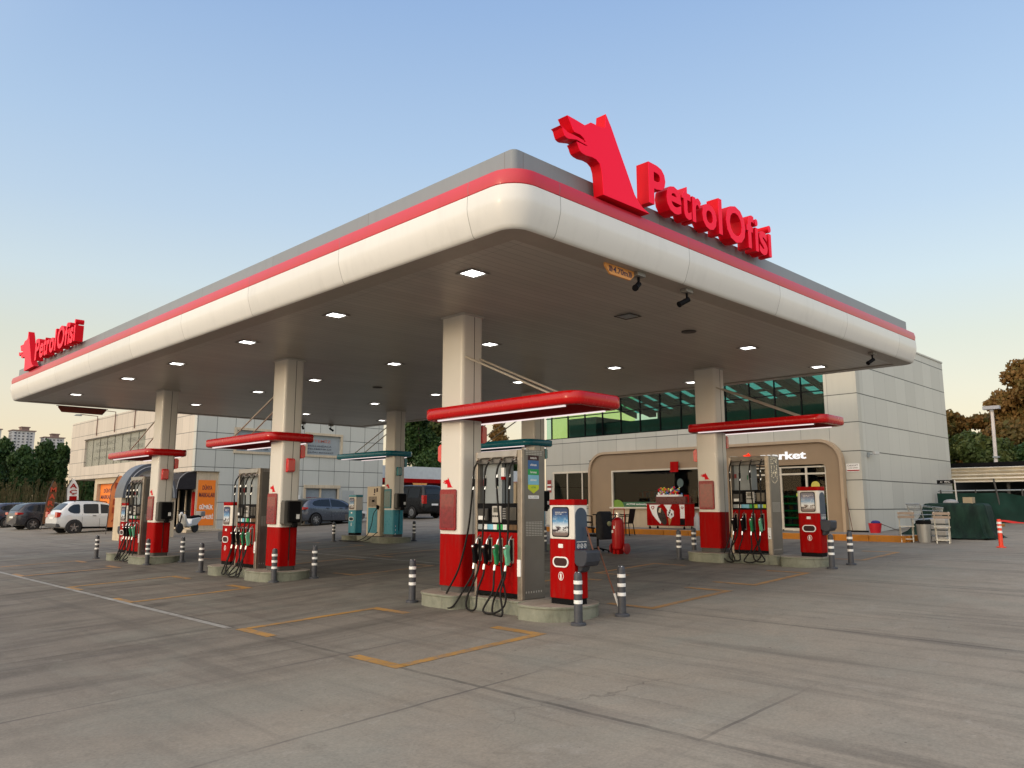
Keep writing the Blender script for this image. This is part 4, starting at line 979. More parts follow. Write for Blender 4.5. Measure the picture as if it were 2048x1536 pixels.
mb = MB(); mb.box(27.4, 32.8, 11.2, 21.6, 3.76, 5.25); mb.box(26.75, 31.5, 21.62, 23.2, 3.76, 5.50); mb.obj('upper_room', mat('upper_dark', (.012, .03, .028), .7), shop, smooth=0)
# rounded brown portal frame with its two openings
BR = mat('portal_brown', (.27, .19, .115), .5, var=.08, vs=1.5)
BR2 = mat('portal_edge', (.40, .30, .20), .5, var=.08)
def portal(y0, y1, z1, r):   # (u=-y)
    pts = [(-y1, PZ)]
    for i in range(9): a = R(180 - 90 * i / 8); pts.append((-y1 + r + r * math.cos(a), z1 - r + r * math.sin(a)))
    for i in range(9): a = R(90 - 90 * i / 8); pts.append((-y0 - r + r * math.cos(a), z1 - r + r * math.sin(a)))
    pts.append((-y0, PZ)); return pts
dO = [(-14.25, PZ), (-14.25, 3.0)] + [(-11.15 - .14 + .14 * math.cos(R(90 - 15 * i)), 2.86 + .14 * math.sin(R(90 - 15 * i))) for i in range(7)] + [(-11.15, PZ)]
wO = [(-20.2, 1.55), (-20.2, 3.05), (-15.6, 3.05), (-15.6, 1.55)]
outer = portal(10.62, 21.33, 3.78, .75)
base = outer[:1] + outer[1:-1] + outer[-1:] + [(-11.15, PZ)] + dO[::-1][1:-1] + [(-14.25, PZ)]
V, F = filled([base, wO, [(-20.6, PZ - .0), (-20.6, PZ + .0001), (-20.59, PZ)]], .16)
V, F = filled([base, wO], .16)
mb = MB(); mb.add([(WX - .005 - z, -x, y) for x, y, z in V], F); pf = mb.obj('portal_frame', BR, shop, smooth=0)
V, F = filled([portal(10.56, 21.39, 3.84, .81)[:1] + portal(10.56, 21.39, 3.84, .81)[1:] + portal(10.66, 21.29, 3.74, .71)[::-1]], .24)
mb = MB(); mb.add([(WX - .0 - z, -x, y) for x, y, z in V], F); mb.obj('rounded_rim', BR2, pf, smooth=0)
mb = MB()
mb.box(WX - .172, WX - .163, 15.6, 20.2, PZ, 1.50)
mb.obj('panel_under_window', cladding('beige_panels', (.42, .34, .24), 4.0, 9, 26, 15.6, .92, vw=.02, tall=.7), shop, smooth=0)
FR = mat('cream_frame', (.58, .53, .43), .4)
mb = MB()
mb.box(WX - .26, WX - .02, 15.55, 20.25, 1.50, 1.56)
mb.box(WX - .17, WX - .02, 20.13, 20.2, 1.56, 3.05); mb.box(WX - .17, WX - .02, 15.6, 15.67, 1.56, 3.05); mb.box(WX - .17, WX - .02, 15.67, 20.13, 2.99, 3.05)
wn_ = mb.obj('shop_window', FR, shop, smooth=0)
SGL = glass('shop_glass', (.30, .32, .29), .3)
mb = MB(); mb.box(WX - .09, WX - .08, 15.67, 20.13, 1.56, 2.99); mb.obj('pane', SGL, wn_, smooth=0)
mb = MB(); mb.box(WX - .104, WX - .092, 17.4, 20.1, 1.57, 1.76); o_ = mb.obj('green_film', mat('film_green', (.015, .10, .045), .4), wn_, smooth=0)
mb = MB(); mb.lathe([(0, 0), (.34, 0), (.34, .01), (0, .011)], (WX - .118, 19.95, 1.52), 24, ax='x'); mb.obj('film_leaf', mat('film_lime', (.13, .25, .02), .4), wn_, smooth=0)
mb = MB(); text(mb, 'ACTIVE technology formula BP fuels', 'X-', WX - .105, -19.5, -17.5, 1.62, 1.71, .002, .01); mb.obj('lettering', WINK, wn_, smooth=0)
# door leaves
mb = MB()
for y in (14.22, 13.18, 12.78, 11.86, 11.17):
    mb.box(WX - .12, WX - .04, y - .035, y + .035, PZ + .04, 2.95)
for y0_, y1_ in ((11.205, 11.825), (11.895, 12.745), (12.815, 13.145), (13.215, 14.185)):
    mb.box(WX - .12, WX - .04, y0_, y1_, 2.66, 2.72); mb.box(WX - .12, WX - .04, y0_, y1_, PZ, PZ + .09); mb.box(WX - .12, WX - .04, y0_, y1_, 2.90, 2.95)
dr = mb.obj('entrance_door', FR, shop, smooth=0)
mb = MB(); mb.box(WX - .085, WX - .075, 11.2, 14.2, PZ + .09, 2.9); mb.obj('pane', SGL, dr, smooth=0)
mb = MB(); mb.lathe([(0, 0), (.15, 0), (.15, .006), (0, .007)], (WX - .128, 11.55, 2.28), 24, ax='x'); mb.obj('round_sticker', mat('sticker_yellow', (.55, .48, .08), .4), dr, smooth=0)
mb = MB(); mb.box(WX - .125, WX - .12, 12.1, 12.24, 1.93, 2.03); mb.obj('square_sticker', LIME, dr, smooth=0)
# small left window
mb = MB()
mb.box(WX - .05, WX + .06, 21.45, 23.6, 3.02, 3.10); mb.box(WX - .05, WX + .06, 21.45, 23.6, 1.60, 1.67)
for y in (23.56, 22.75, 21.9): mb.box(WX - .03, WX + .06, y - .03, y + .03, 1.67, 3.02)
w2 = mb.obj('side_window', FR, shop, smooth=0)
mb = MB(); mb.box(WX + .0, WX + .01, 21.5, 23.55, 1.67, 3.02); mb.obj('pane', SGL, w2, smooth=0)
# interior
mb = MB(); mb.box(WX + .3, 33, WY + .31, 24.0, PZ - .02, PZ + .006); mb.obj('interior_floor', INT, shop, smooth=0)
mb = MB(); mb.box(31.0, 31.1, WY + .31, 20.9, PZ, 3.58); mb.box(26.45, 31, 20.9, 21.0, PZ, 3.58); mb.obj('interior_wall', INT, shop, smooth=0)
# lit letters
mb = MB(); text(mb, 'market', 'X-', WX - .165, -13.45, -11.80, 3.20, 3.47, .06, .018)
mk = mb.obj('market_lettering', emis('letter_glow', (1, .97, .95), 1.1), shop, smooth=0)
mb = MB(); k = .44 / 1.842; mb.prism([(14.15 - (a + .81) * k, 3.19 + b * k * 1.1) for a, b in WOLF], WX - .225, WX - .165, 'x'); mb.obj('market_wolf', emis('letter_red_glow', (1, .03, .01), 1.6), shop, smooth=0)
# shelves behind the glass
cols_ = [mat('goods_%d' % i, c, .5) for i, c in enumerate([(.35, .05, .03), (.4, .25, .05), (.04, .12, .3), (.3, .3, .28), (.05, .2, .06), (.25, .12, .06)])]
def shelf(x, y0, y1, lab, n=4, grn=False, top_=2.3):
    t = thing('shop_shelf', lab, 'shelf', (x, (y0 + y1) / 2, PZ), 'goods shelves inside the shop')
    mb = MB(); mb.box(x + .3, x + .34, y0, y1, PZ, top_)
    for i in range(n): z = PZ + .15 + i * (top_ - PZ - .2) / n; mb.box(x, x + .3, y0, y1, z - .02, z)
    mb.obj('rack', mat('rack_grey', (.12, .12, .11), .5), t, smooth=0)
    if grn:
        mb = MB()
        for i in range(n): z = PZ + .15 + i * (top_ - PZ - .2) / n; mb.box(x - .02, x - .001, y0, y1, z - .05, z + .0)
        mb.obj('price_rail', emis('green_rail', (.0, .35, .08), .30), t, smooth=0)
    bs = [MB() for _ in cols_]
    for i in range(n):
        z = PZ + .15 + i * (top_ - PZ - .2) / n + .002; y = y0 + .03
        while y < y1 - .15:
            w = random.uniform(.06, .16); h = random.uniform(.12, .28); random.choice(bs).box(x + .03, x + .24, y, y + w - .01, z, z + h); y += w
    for q, c in zip(bs, cols_):
        if q.v: mb_ = q.obj('goods', c, t, smooth=0)
shelf(28.6, 11.4, 14.0, 'shelf with green rails behind the shop door', 5, True)
shelf(29.2, 17.0, 18.6, 'shelf behind the middle of the shop window', 5)
shelf(28.2, 19.2, 20.6, 'brown lit shelf at the left end of the shop window', 5)
shelf(28.0, 22.4, 23.3, 'shelf behind the small left window of the shop', 4)
mb = MB(); mb.sph((28.0, 18.2, 2.55), .13, 12, 8, sc=(1, 1, 1.4)); tag(mb.obj('globe_lamp', emis('globe_glow', (.75, .85, .8), .35)), 'pale egg-shaped lamp hanging behind the shop window', 'lamp')
for y, lab in ((12.4, 'ceiling light inside behind the shop door'), (18.2, 'ceiling light inside behind the shop window'), (22.6, 'ceiling light inside behind the small left window')):
    mb = MB(); mb.box(28.2, 29.0, y - .15, y + .15, 3.55, 3.585); tag(mb.obj('interior_light', emis('interior_glow', (1, .85, .55), 2.0), smooth=0), lab, 'ceiling lamp')
# wall fittings
mb = MB(); mb.box(WX - .012, WX - .001, 10.10, 10.52, 2.72, 2.98); t = tag(mb.obj('wall_notice', WHITEP, smooth=0), 'small white notice with a red foot on the corner pier of the shop', 'notice')
mb = MB(); mb.box(WX - .016, WX - .0125, 10.10, 10.50, 2.74, 2.775); mb.obj('red_stripe', RED, t, smooth=0)
mb = MB(); text(mb, 'DIKKAT', 'X-', WX - .0125, -10.48, -10.14, 2.89, 2.95, .002); text(mb, '24 SAAT KAMERA', 'X-', WX - .0125, -10.48, -10.14, 2.82, 2.86, .002); mb.obj('lettering', INK, t, smooth=0)
t = thing('security_camera', 'white camera on the side wall of the shop', 'security camera', (26.75, 10.0, 3.3))
mb = MB(); mb.box(26.6, 26.72, 9.97, 10.02, 3.2, 3.36); mb.tube([(26.66, 9.98, 3.3), (26.7, 9.88, 3.3)], .02, 6); mb.obj('bracket', GREYP, t)
mb = MB(); mb.obox((26.9, 9.84, 3.34), (.30, .09, .09), (0, 0, R(-8))); mb.obj('camera_body', mat('cam_white', (.5, .5, .48), .4), t, bevel=.01)
mb = MB(); mb.box(WX - .02, WX - .001, 23.72, 23.95, 2.2, 2.75); t = tag(mb.obj('wall_notice', REDDK, smooth=0), 'red and white notice at the left corner of the shop', 'notice')
mb = MB(); mb.box(WX - .024, WX - .0205, 23.72, 23.95, 2.5, 2.56); mb.box(WX - .024, WX - .0205, 23.72, 23.95, 2.3, 2.4); mb.obj('white_stripe', WHITEP, t, smooth=0)
mb = MB(); mb.prism([(WX - .3, 3.30), (WX - .32, 2.95), (WX - .34, 2.9), (WX - .28, 2.9), (WX - .25, 3.3)], 16.85, 17.2, 'y'); mb.box(WX - .3, WX, 16.98, 17.02, 3.1, 3.14)
tag(mb.obj('hanging_sign', RED, smooth=0), 'red box sign with a white mark projecting beside the shop window', 'sign')

# things on the shop front
t = thing('ice_cream_freezer', 'red ice cream freezer with heart logo and a candy display on top', 'freezer', (24.6, 16.4, PZ))
fy0, fy1, fx = 15.62, 17.30, 24.3; fz0, fz1 = PZ + .12, 1.67
mb = MB(); mb.box(fx, fx + .62, fy0, fy1, fz0, fz1); mb.obj('cabinet', RED, t, smooth=0, bevel=.02)
mb = MB(); mb.box(fx - .01, fx + .63, fy0 - .01, fy1 + .01, fz1 + .001, fz1 + .05); mb.box(fx + .1, fx + .5, fy0 + .05, fy1 - .35, fz1 + .051, fz1 + .27); mb.obj('lid', mat('lid_brown', (.10, .02, .018), .3), t, smooth=0, bevel=.01)
H_ = fz1 - fz0; W_ = fy1 - fy0
def fp(pts, off=.004, base=.001):
    q = MB(); q.prism([(fy1 - a * W_, fz0 + b * H_) for a, b in pts], fx - off, fx - base, 'x'); return q
heart = [(.08, .97), (.09, .80), (.16, .50), (.27, .25), (.36, .08), (.40, .30), (.33, .55), (.28, .75), (.30, .90), (.37, .97)]
fp(heart).obj('white_swoosh', WHITEP, t, smooth=0)
fp([(.46, .97), (.66, .97), (.62, .80), (.56, .68), (.52, .80)]).obj('white_swoosh', WHITEP, t, smooth=0)
fp([(.85, .97), (.98, .97), (.98, .35), (.87, .35), (.87, .75)]).obj('white_swoosh', WHITEP, t, smooth=0)
fp([(.86, .33), (.98, .33), (.98, .05), (.86, .05)]).obj('dark_vent', BLACK, t, smooth=0)
el_ = [(.40 + .075 * math.cos(a) - .10 * math.sin(a), .46 + .10 * math.cos(a) * 1.2 + .40 * math.sin(a)) for a in [R(i * 20) for i in range(18)]]
fp(el_, .007, .0045).obj('chocolate_ice_print', mat('choc', (.02, .01, .01), .3), t, smooth=0)
fp([(.31, .62), (.34, .80), (.39, .82), (.37, .60)], .009, .0072).obj('cream_print', mat('cream_p', (.6, .5, .35), .4), t, smooth=0)
fp([(.56, .36), (.66, .36), (.60, .04), (.58, .04)], .007, .0045).obj('cone_print', mat('cone_p', (.5, .22, .06), .4), t, smooth=0)
fp([(.54 + .17 * (1 - .5) + .085 * math.cos(R(i * 30)) * (1 + .15 * (i % 2)), .56 + .20 * math.sin(R(i * 30)) * (1 + .2 * (i % 2))) for i in range(12)], .009, .0072).obj('cream_print', WHITEP, t, smooth=0)
for (ox, oy, sz) in ((.60, .60, .025), (.66, .52, .02), (.62, .70, .02), (.57, .50, .018)):
    fp([(ox - sz, oy - .02), (ox + sz * .4, oy - .06), (ox + sz, oy + .03), (ox - sz * .4, oy + .07)], .011, .0092).obj('sauce_print', mat('choc', (.02, .01, .01), .3), t, smooth=0)
hp = [(0, -.09), (.035, -.03), (.045, .03), (.03, .07), (.012, .07), (0, .05), (-.012, .07), (-.03, .07), (-.045, .03), (-.035, -.03)]
for ox, s_ in ((.17, 1.), (.925, .75)):
    fp([(ox + a * s_, .83 + b * s_) for a, b in hp], .008, .0045).obj('heart_logo', RED, t, smooth=0)
    fp([(ox + a * s_ * .55, .83 + b * s_ * .5) for a, b in hp], .010, .0082).obj('heart_logo_inner', WHITEP, t, smooth=0)
mb = MB()
for a in (fx + .05, fx + .55):
    for b_ in (fy0 + .1, fy1 - .1): mb.lathe([(0, -.02), (.045, -.02), (.045, .02), (0, .02)], (a, b_, PZ + .045), 12, ax='y'); mb.box(a - .01, a + .01, b_ - .01, b_ + .01, PZ + .045, fz0)
mb.obj('caster', BLACK, t)
c_ = thing('candy_display', 'colourful lollipop display standing on the ice cream freezer', 'display stand', (24.6, 16.6, fz1 + .28))
mb = MB(); mb.box(fx + .12, fx + .4, fy0 + .35, fy1 - .38, fz1 + .272, fz1 + .34); mb.obj('tray', WHITEP, c_, smooth=0)
rnd = random.Random(5)
for i in range(6):
    mb = MB()
    for _ in range(14): mb.sph((fx + rnd.uniform(.12, .4), rnd.uniform(fy0 + .37, fy1 - .4), fz1 + rnd.uniform(.34, .60)), rnd.uniform(.02, .045), 7, 5)
    mb.obj('sweets', [REDSIGN, WINK, LIME, mat('sweet_o', (.7, .2, .02), .4), BLUE, mat('sweet_p', (.5, .1, .2), .4)][i], c_)
mb = MB(); mb.box(fx + .25, fx + .27, fy0 + .0, fy0 + .2, fz1 + .05, fz1 + .33); o_ = tag(mb.obj('menu_card', RED, smooth=0), 'small red card with white figures on the right end of the freezer', 'card')

def plastic_chair(name, x, y, z, rot, lab):
    t = thing(name, lab, 'chair', (0, 0, 0), 'dark armchairs round the table')
    mb = MB(); mb.box(-.23, .23, -.22, .22, .42, .455); mb.obj('seat', BLACK, t, smooth=0, bevel=.01)
    mb = MB(); mb.add([(.20, -.24, .44), (.20, .24, .44), (.29, .27, .93), (.29, -.27, .93), (.215, -.24, .44), (.215, .24, .44), (.305, .27, .93), (.305, -.27, .93)], [(0, 1, 2, 3), (4, 7, 6, 5), (0, 4, 5, 1), (2, 6, 7, 3), (0, 3, 7, 4), (1, 5, 6, 2)]); mb.obj('backrest', BLACK, t, smooth=0)
    for a, b_ in ((-.21, -.21), (-.21, .21), (.21, -.21), (.21, .21)):
        mb = MB(); mb.tube([(a, b_, .43), (a * 1.25, b_ * 1.2, 0)], .017, 6); mb.obj('leg', BLACK, t)
    for b_ in (-.25, .25):
        mb = MB(); mb.tube([(-.2, b_, .44), (-.2, b_, .66), (.25, b_ * 1.04, .68)], .017, 6); mb.obj('armrest', BLACK, t)
    t.location = (x, y, z); t.rotation_euler = (0, 0, rot); return t
gzt = gz(22.6)
t = thing('table', 'dark rectangular table between black armchairs in front of the shop', 'table', (22.75, 17.75, gzt))
mb = MB(); mb.box(22.4, 23.1, 17.2, 18.35, gzt + .70, gzt + .74); mb.obj('tabletop', BLACK, t, smooth=0, bevel=.006)
for a in (22.5, 23.0):
    for b_ in (17.3, 18.25): mb = MB(); mb.cyl((a, b_, gzt), (a, b_, gzt + .70), .02, 8); mb.obj('leg', BLACK, t)
c0 = plastic_chair('armchair', 22.5, 16.95, gzt, R(-75), 'black armchair at the right end of the table, near the freezer')
dup(c0, (22.3, 18.65, gzt), 'black armchair at the left end of the table', R(100))
dup(c0, (23.05, 19.35, gzt), 'black armchair left of the table behind the nearest litter post', R(80))
# office chair with a coat over it
t = thing('office_chair', 'black office chair with a coat hung over its back beside the red extinguisher', 'office chair', (17.0, 13.6, gz(17)))
z0 = gz(17); X_, Y_ = 17.0, 13.75
mb = MB(); mb.obox((X_, Y_ + .05, z0 + .46), (.46, .48, .07)); mb.obj('seat', BLACK, t, bevel=.03)
mb = MB(); mb.obox((X_ + .02, Y_ - .22, z0 + .80), (.44, .08, .56), (R(8), 0, 0)); mb.obj('backrest', BLACK, t, bevel=.03)
mb = MB(); mb.prism([(Y_ - .16, z0 + 1.10), (Y_ - .30, z0 + 1.12), (Y_ - .36, z0 + .70), (Y_ - .32, z0 + .34), (Y_ - .14, z0 + .38), (Y_ - .12, z0 + .8)], X_ - .26, X_ + .27, 'x'); mb.obj('coat', mat('coat_cloth', (.012, .013, .016), .9, bump=.3), t, bevel=.05)
for s_ in (-1, 1): mb = MB(); mb.tube(crom([(X_ + s_ * .25, Y_ + .2, z0 + .44), (X_ + s_ * .27, Y_ + .22, z0 + .66), (X_ + s_ * .27, Y_ - .12, z0 + .66)], 4), .02, 6); mb.obj('armrest', BLACK, t)
mb = MB(); mb.cyl((X_, Y_, z0 + .08), (X_, Y_, z0 + .43), .03, 8)
for k in range(5): a = R(72 * k + 10); mb.tube([(X_, Y_, z0 + .12), (X_ + .3 * math.cos(a), Y_ + .3 * math.sin(a), z0 + .06)], .02, 6); mb.sph((X_ + .3 * math.cos(a), Y_ + .3 * math.sin(a), z0 + .03), .03, 8, 5)
mb.obj('star_base', BLACK, t)
mb = MB(); mb.sph((X_ + .06, Y_ - .36, z0 + .78), .07, 8, 6, sc=(1.3, .6, 1)); mb.obj('glove', mat('glove_pale', (.38, .40, .22), .8), t)
# wheeled extinguisher
t = thing('wheeled_extinguisher', 'tall red wheeled fire extinguisher standing between the nearest litter post and the shop', 'fire extinguisher', (16.95, 13.0, z0))
X_, Y_ = 16.9, 12.98
mb = MB(); mb.lathe([(0, .10), (.10, .10), (.155, .14), (.16, .20), (.16, .80), (.145, .88), (.08, .94), (.05, .96)], (X_, Y_, z0), 24); mb.obj('cylinder', mat('extinguisher_red', (.36, .003, .004), .4, coat=.15, spec=.2), t)
mb = MB(); mb.lathe([(.05, .95), (.05, 1.02), (.075, 1.03), (.075, 1.08), (0, 1.09)], (X_, Y_, z0), 12); mb.obj('valve', CHROME, t)
mb = MB()
for s_ in (-1, 1): mb.tube(crom([(X_ + .02, Y_ + s_ * .17, z0 + .10), (X_ + .05, Y_ + s_ * .19, z0 + .9), (X_ + .08, Y_ + s_ * .17, z0 + 1.18)], 4), .013, 6)
mb.tube([(X_ + .08, Y_ - .17, z0 + 1.18), (X_ + .08, Y_ + .17, z0 + 1.18)], .013, 6); mb.tube([(X_, Y_ + .17, z0 + .10), (X_, Y_ - .22, z0 + .13)], .015, 6); mb.obj('handle_frame', RED, t)
for k, yy in enumerate((-.24, .22)):
    mb = MB(); mb.lathe([(0, -.03), (.10, -.03), (.14, -.02), (.14, .02), (.10, .03), (0, .03)], (X_ + .06, Y_ + yy, z0 + .14), 20, ax='y'); mb.obj('wheel', mat('wheel_red', (.25, .01, .012), .5), t)
mb = MB(); mb.box(X_ - .1, X_ + .1, Y_ + .02, Y_ + .10, z0, z0 + .10); mb.box(X_ - .1, X_ + .1, Y_ - .10, Y_ - .02, z0, z0 + .10); mb.obj('foot', RED, t, smooth=0)
mb = MB(); mb.tube(crom([(X_ - .08, Y_, z0 + 1.04), (X_ - .17, Y_ - .05, z0 + .98), (X_ - .18, Y_ + .06, z0 + .90), (X_ - .16, Y_ + .12, z0 + 1.0)], 5), .014, 6); mb.obj('hose', RUBBER, t)
mb = MB(); mb.prism([(Y_ + .03, z0 + .55), (Y_ + .08, z0 + .55), (Y_ + .08, z0 + .62), (Y_ + .03, z0 + .62)], X_ - .164, X_ - .155, 'x'); mb.prism([(Y_ - .02, z0 + .66), (Y_ + .03, z0 + .66), (Y_ + .01, z0 + .74), (Y_ - .03, z0 + .72)], X_ - .165, X_ - .155, 'x'); mb.obj('label', WHITEP, t, smooth=0)
# door mat, steel bottle, broom, mop bucket
mb = MB(); mb.box(24.6, 25.7, 12.3, 13.9, PZ + .001, PZ + .012); tag(mb.obj('door_mat', mat('mat_grey', (.05, .05, .048), .9, bump=.4), smooth=0), 'grey ribbed mat before the shop door', 'mat')
mb = MB(); mb.lathe([(0, 0), (.10, 0), (.10, .42), (.05, .52), (.03, .6), (0, .6)], (24.2, 15.1, PZ), 16); tag(mb.obj('gas_bottle', mat('bottle_grey', (.35, .35, .34), .4)), 'pale grey bottle standing left of the shop door column', 'gas bottle')
t = thing('broom', 'thin broom leaning on the shop corner pier with its head on the paving', 'broom', (25.9, 10.4, PZ))
mb = MB(); mb.tube([(26.07, 10.62, 2.15), (25.9, 10.38, PZ + .06)], .012, 6); mb.obj('stick', mat('broom_wood', (.10, .04, .03), .6), t)
mb = MB(); mb.obox((25.88, 10.2, PZ + .03), (.08, .65, .05), (0, 0, R(6))); mb.obj('brush', BLACK, t)
t = thing('mop_bucket', 'red bucket with a blue cloth and a mop beside the shop side wall', 'bucket', (25.6, 9.55, PZ))
mb = MB(); mb.lathe([(0, 0), (.15, 0), (.20, .30), (.19, .30), (.14, .02)], (25.6, 9.55, PZ), 20); mb.obj('pail', mat('bucket_red', (.55, .01, .02), .4), t)
mb = MB(); mb.sph((25.58, 9.52, PZ + .32), .14, 10, 6, sc=(1, 1, .5)); mb.obj('cloth', mat('cloth_blue', (.03, .03, .16), .9), t)
mb = MB(); mb.tube([(25.6, 9.5, PZ + .33), (25.75, 8.85, PZ + .06)], .012, 6); mb.obj('mop_stick', PLINTH, t)

# ------------------------------------------------------------------ right-hand clutter
def folding_chair(lab):
    t = thing('folding_chair', lab, 'chair', (0, 0, 0), 'white folding chairs with wooden backs')
    Wd = mat('weathered_wood', (.33, .25, .19), .7, var=.2); Wc = mat('chair_cream', (.62, .58, .48), .5)
    for z in (.80, .70):
        mb = MB(); mb.box(-.235, -.215, -.20, .20, z - .035, z + .035) if False else mb.obox((.19 + (z - .7) * .2, 0, z), (.018, .42, .07)); mb.obj('back_slat', Wd, t, smooth=0)
    mb = MB()
    for k in range(3): mb.box(-.17 + k * .12, -.07 + k * .12, -.20, .20, .43, .45)
    mb.obj('seat', Wc, t, smooth=0)
    for s_ in (-1, 1):
        mb = MB(); mb.obox((.02, s_ * .17, .42), (.03, .025, .92), (0, R(24), 0)); mb.obj('leg', Wc, t, smooth=0)
        mb = MB(); mb.obox((.02, s_ * .145, .21), (.03, .02, .50), (0, R(-32), 0)); mb.obj('leg', Wc, t, smooth=0)
    mb = MB(); mb.box(-.14, -.12, -.15, .15, .10, .125); mb.box(.11, .13, -.15, .15, .08, .105); mb.obj('stretcher', Wc, t, smooth=0)
    return t
f0 = folding_chair('white folding chair with wooden back, left of the silver bin')
f0.location = (23.45, 7.90, gz(23.4)); f0.rotation_euler = (0, 0, R(200))
dup(f0, (23.35, 6.95, gz(23.35)), 'white folding chair with wooden back, right of the silver bin', R(196))
x_, y_ = 23.5, 7.47; zz = gz(x_)
t = thing('metal_bin', 'tapered silver bin lined with a black bag between two folding chairs', 'bin', (x_, y_, zz))
mb = MB(); mb.lathe([(0, 0), (.155, 0), (.185, .56), (.18, .56), (.15, .02)], (x_, y_, zz), 24); mb.obj('body', mat('bin_silver', (.42, .41, .38), .42, .6, var=.1), t)
mb = MB(); mb.lathe([(.19, .50), (.20, .55), (.19, .60), (.14, .59), (.10, .5)], (x_, y_, zz), 18); mb.obj('bag', BLACK, t)
# shopping trolley
def trolley(x, y, z, rot, lab):
    t = thing('shopping_trolley', lab, 'trolley', (0, 0, 0)); Wm = mat('wire_chrome', (.45, .44, .41), .3, .8)
    mb = MB(); n = 9
    for k in range(n + 1):
        a = -.25 + .5 * k / n; mb.tube([(.38, a, .98), (.33, a * .85, .58), (-.33, a * .7, .62), (-.42, a * .75, .92)], .005, 4)
    for h_, f_ in ((.0, 1), (.33, .95), (.66, .9), (1, .86)):
        zl = .98 - .40 * h_; zf = .92 - .30 * h_; w1 = .25 * f_; w2_ = .19 * f_
        mb.tube([(.38 - .05 * h_, -w1, zl), (.38 - .05 * h_, w1, zl), (-.42 + .09 * h_, w2_, zf), (-.42 + .09 * h_, -w2_, zf), (.38 - .05 * h_, -w1, zl)], .007, 5)
    mb.obj('basket', Wm, t)
    mb = MB()
    for s_ in (-1, 1): mb.tube([(.42, s_ * .25, 1.0), (.30, s_ * .24, .5), (.32, s_ * .24, .14), (-.36, s_ * .17, .12)], .013, 6)
    mb.tube([(.44, -.27, 1.02), (.44, .27, 1.02)], .017, 8); mb.obj('chassis', Wm, t)
    for a, b_ in ((.30, .24), (.30, -.24), (-.34, .17), (-.34, -.17)): mb = MB(); mb.lathe([(0, -.015), (.055, -.015), (.055, .015), (0, .015)], (a, b_, .055), 12, ax='y'); mb.obj('wheel', BLACK, t)
    t.location = (x, y, z); t.rotation_euler = (0, 0, rot); return t
trolley(24.3, 7.62, gz(24.3), R(150), 'wire shopping trolley behind the silver bin')
trolley(27.2, 4.75, gz(27.2), R(120), 'wire shopping trolley cut off by the right edge of the picture')
t = thing('plastic_crates', 'pale stacked crates between the two folding chairs', 'crates', (23.95, 7.2, gz(24)))
mb = MB()
for k in range(4): mb.box(23.8, 24.2, 7.0, 7.38, gz(24) + .16 * k + .01, gz(24) + .16 * k + .14)
mb.obj('stack', mat('crate_pale', (.42, .40, .36), .5), t, smooth=0, bevel=.01)
# green sheet over a pile
def drape():
    x0, x1, y0, y1 = 25.0, 26.0, 6.35, 7.95; zt = 1.66; zb = gz(25.4)
    rr_ = rrect(x0, x1, y0, y1, .22, 8); n = len(rr_); lo = []
    cxx, cyy = (x0 + x1) / 2, (y0 + y1) / 2; rnd = random.Random(9)
    ph = [rnd.uniform(0, 6) for _ in range(4)]
    for j, (k, h) in enumerate(((.0, 1.0), (.80, 1.0), (.97, .985), (1.02, .93), (1.05, .7), (1.08, .45), (1.13, .2), (1.2, .06), (1.33, .0))):
        q = []
        for i, (x, y) in enumerate(rr_):
            a = 2 * math.pi * i / n; fold = (1 - h) * (.055 * math.sin(7 * a + ph[0]) + .04 * math.sin(13 * a + ph[1]) + .02 * math.sin(23 * a + ph[2]))
            ext = 1 + (max(0, -math.cos(math.atan2(y - cyy, -(x - cxx)) + 1.9)) * .55 * (1 - h) ** 2)
            kk = k * (1 + fold) * (ext if k > 1 else 1)
            q.append((cxx + (x - cxx) * kk, cyy + (y - cyy) * kk, zb + .006 + (zt - zb) * h + (.02 * math.sin(5 * a + ph[3]) if h > .9 else 0) + (.03 * abs(math.sin(9 * a)) if h < .1 else 0)))
        lo.append(q)
    mb = MB(); mb.loops(lo); return mb
m = newmat('green_sheet'); g = NT(m); o_ = g.obj()
g.bsdf(g.mix(g.rng(g.noise(g.scalev(o_, (4, 4, 1.2)), 1.5, 5), .35, .65), (.004, .014, .011), (.010, .034, .022)), .7, 0, .2, g.noise(g.scalev(o_, (5, 5, .8)), 2, 4), .6, .05)
GSH = m
t = tag(drape().obj('covered_pile', GSH, smooth=60), 'pile covered by a dark green sheet beside the shop wall', 'covered pile')
mb = MB(); mb.box(25.2, 25.45, 6.65, 6.9, 1.672, 1.85); tag(mb.obj('cardboard_box', mat('box_pale', (.35, .28, .18), .8), smooth=0), 'small pale box lying on the green sheet', 'box')
mb = MB(); mb.sph((25.3, 7.25, 1.70), .16, 10, 6, sc=(1, 1.3, .6)); tag(mb.obj('plastic_bundle', mat('bundle_grey', (.25, .25, .25), .4)), 'clear plastic bundle lying on the green sheet', 'bundle')
mb = MB(); mb.box(26.9, 27.0, 8.75, 8.78, PZ, 2.95); 
t = thing('arrow_sign', 'small black arrow sign on a pale post behind the covered pile', 'sign', (28.5, 8.3, gz(28.5)))
mb = MB(); mb.tube([(28.5, 7.95, gz(28.5)), (28.5, 8.0, 2.45)], .025, 6); mb.obj('post', mat('post_pale', (.5, .47, .42), .5), t)
mb = MB(); mb.box(28.46, 28.49, 8.02, 8.52, 2.33, 2.45); mb.obj('sign_board', BLACK, t, smooth=0)
mb = MB(); text(mb, '\u2190 WC', 'X-', 28.459, -8.42, -8.12, 2.36, 2.42, .003); mb.obj('lettering', WINK, t, smooth=0)
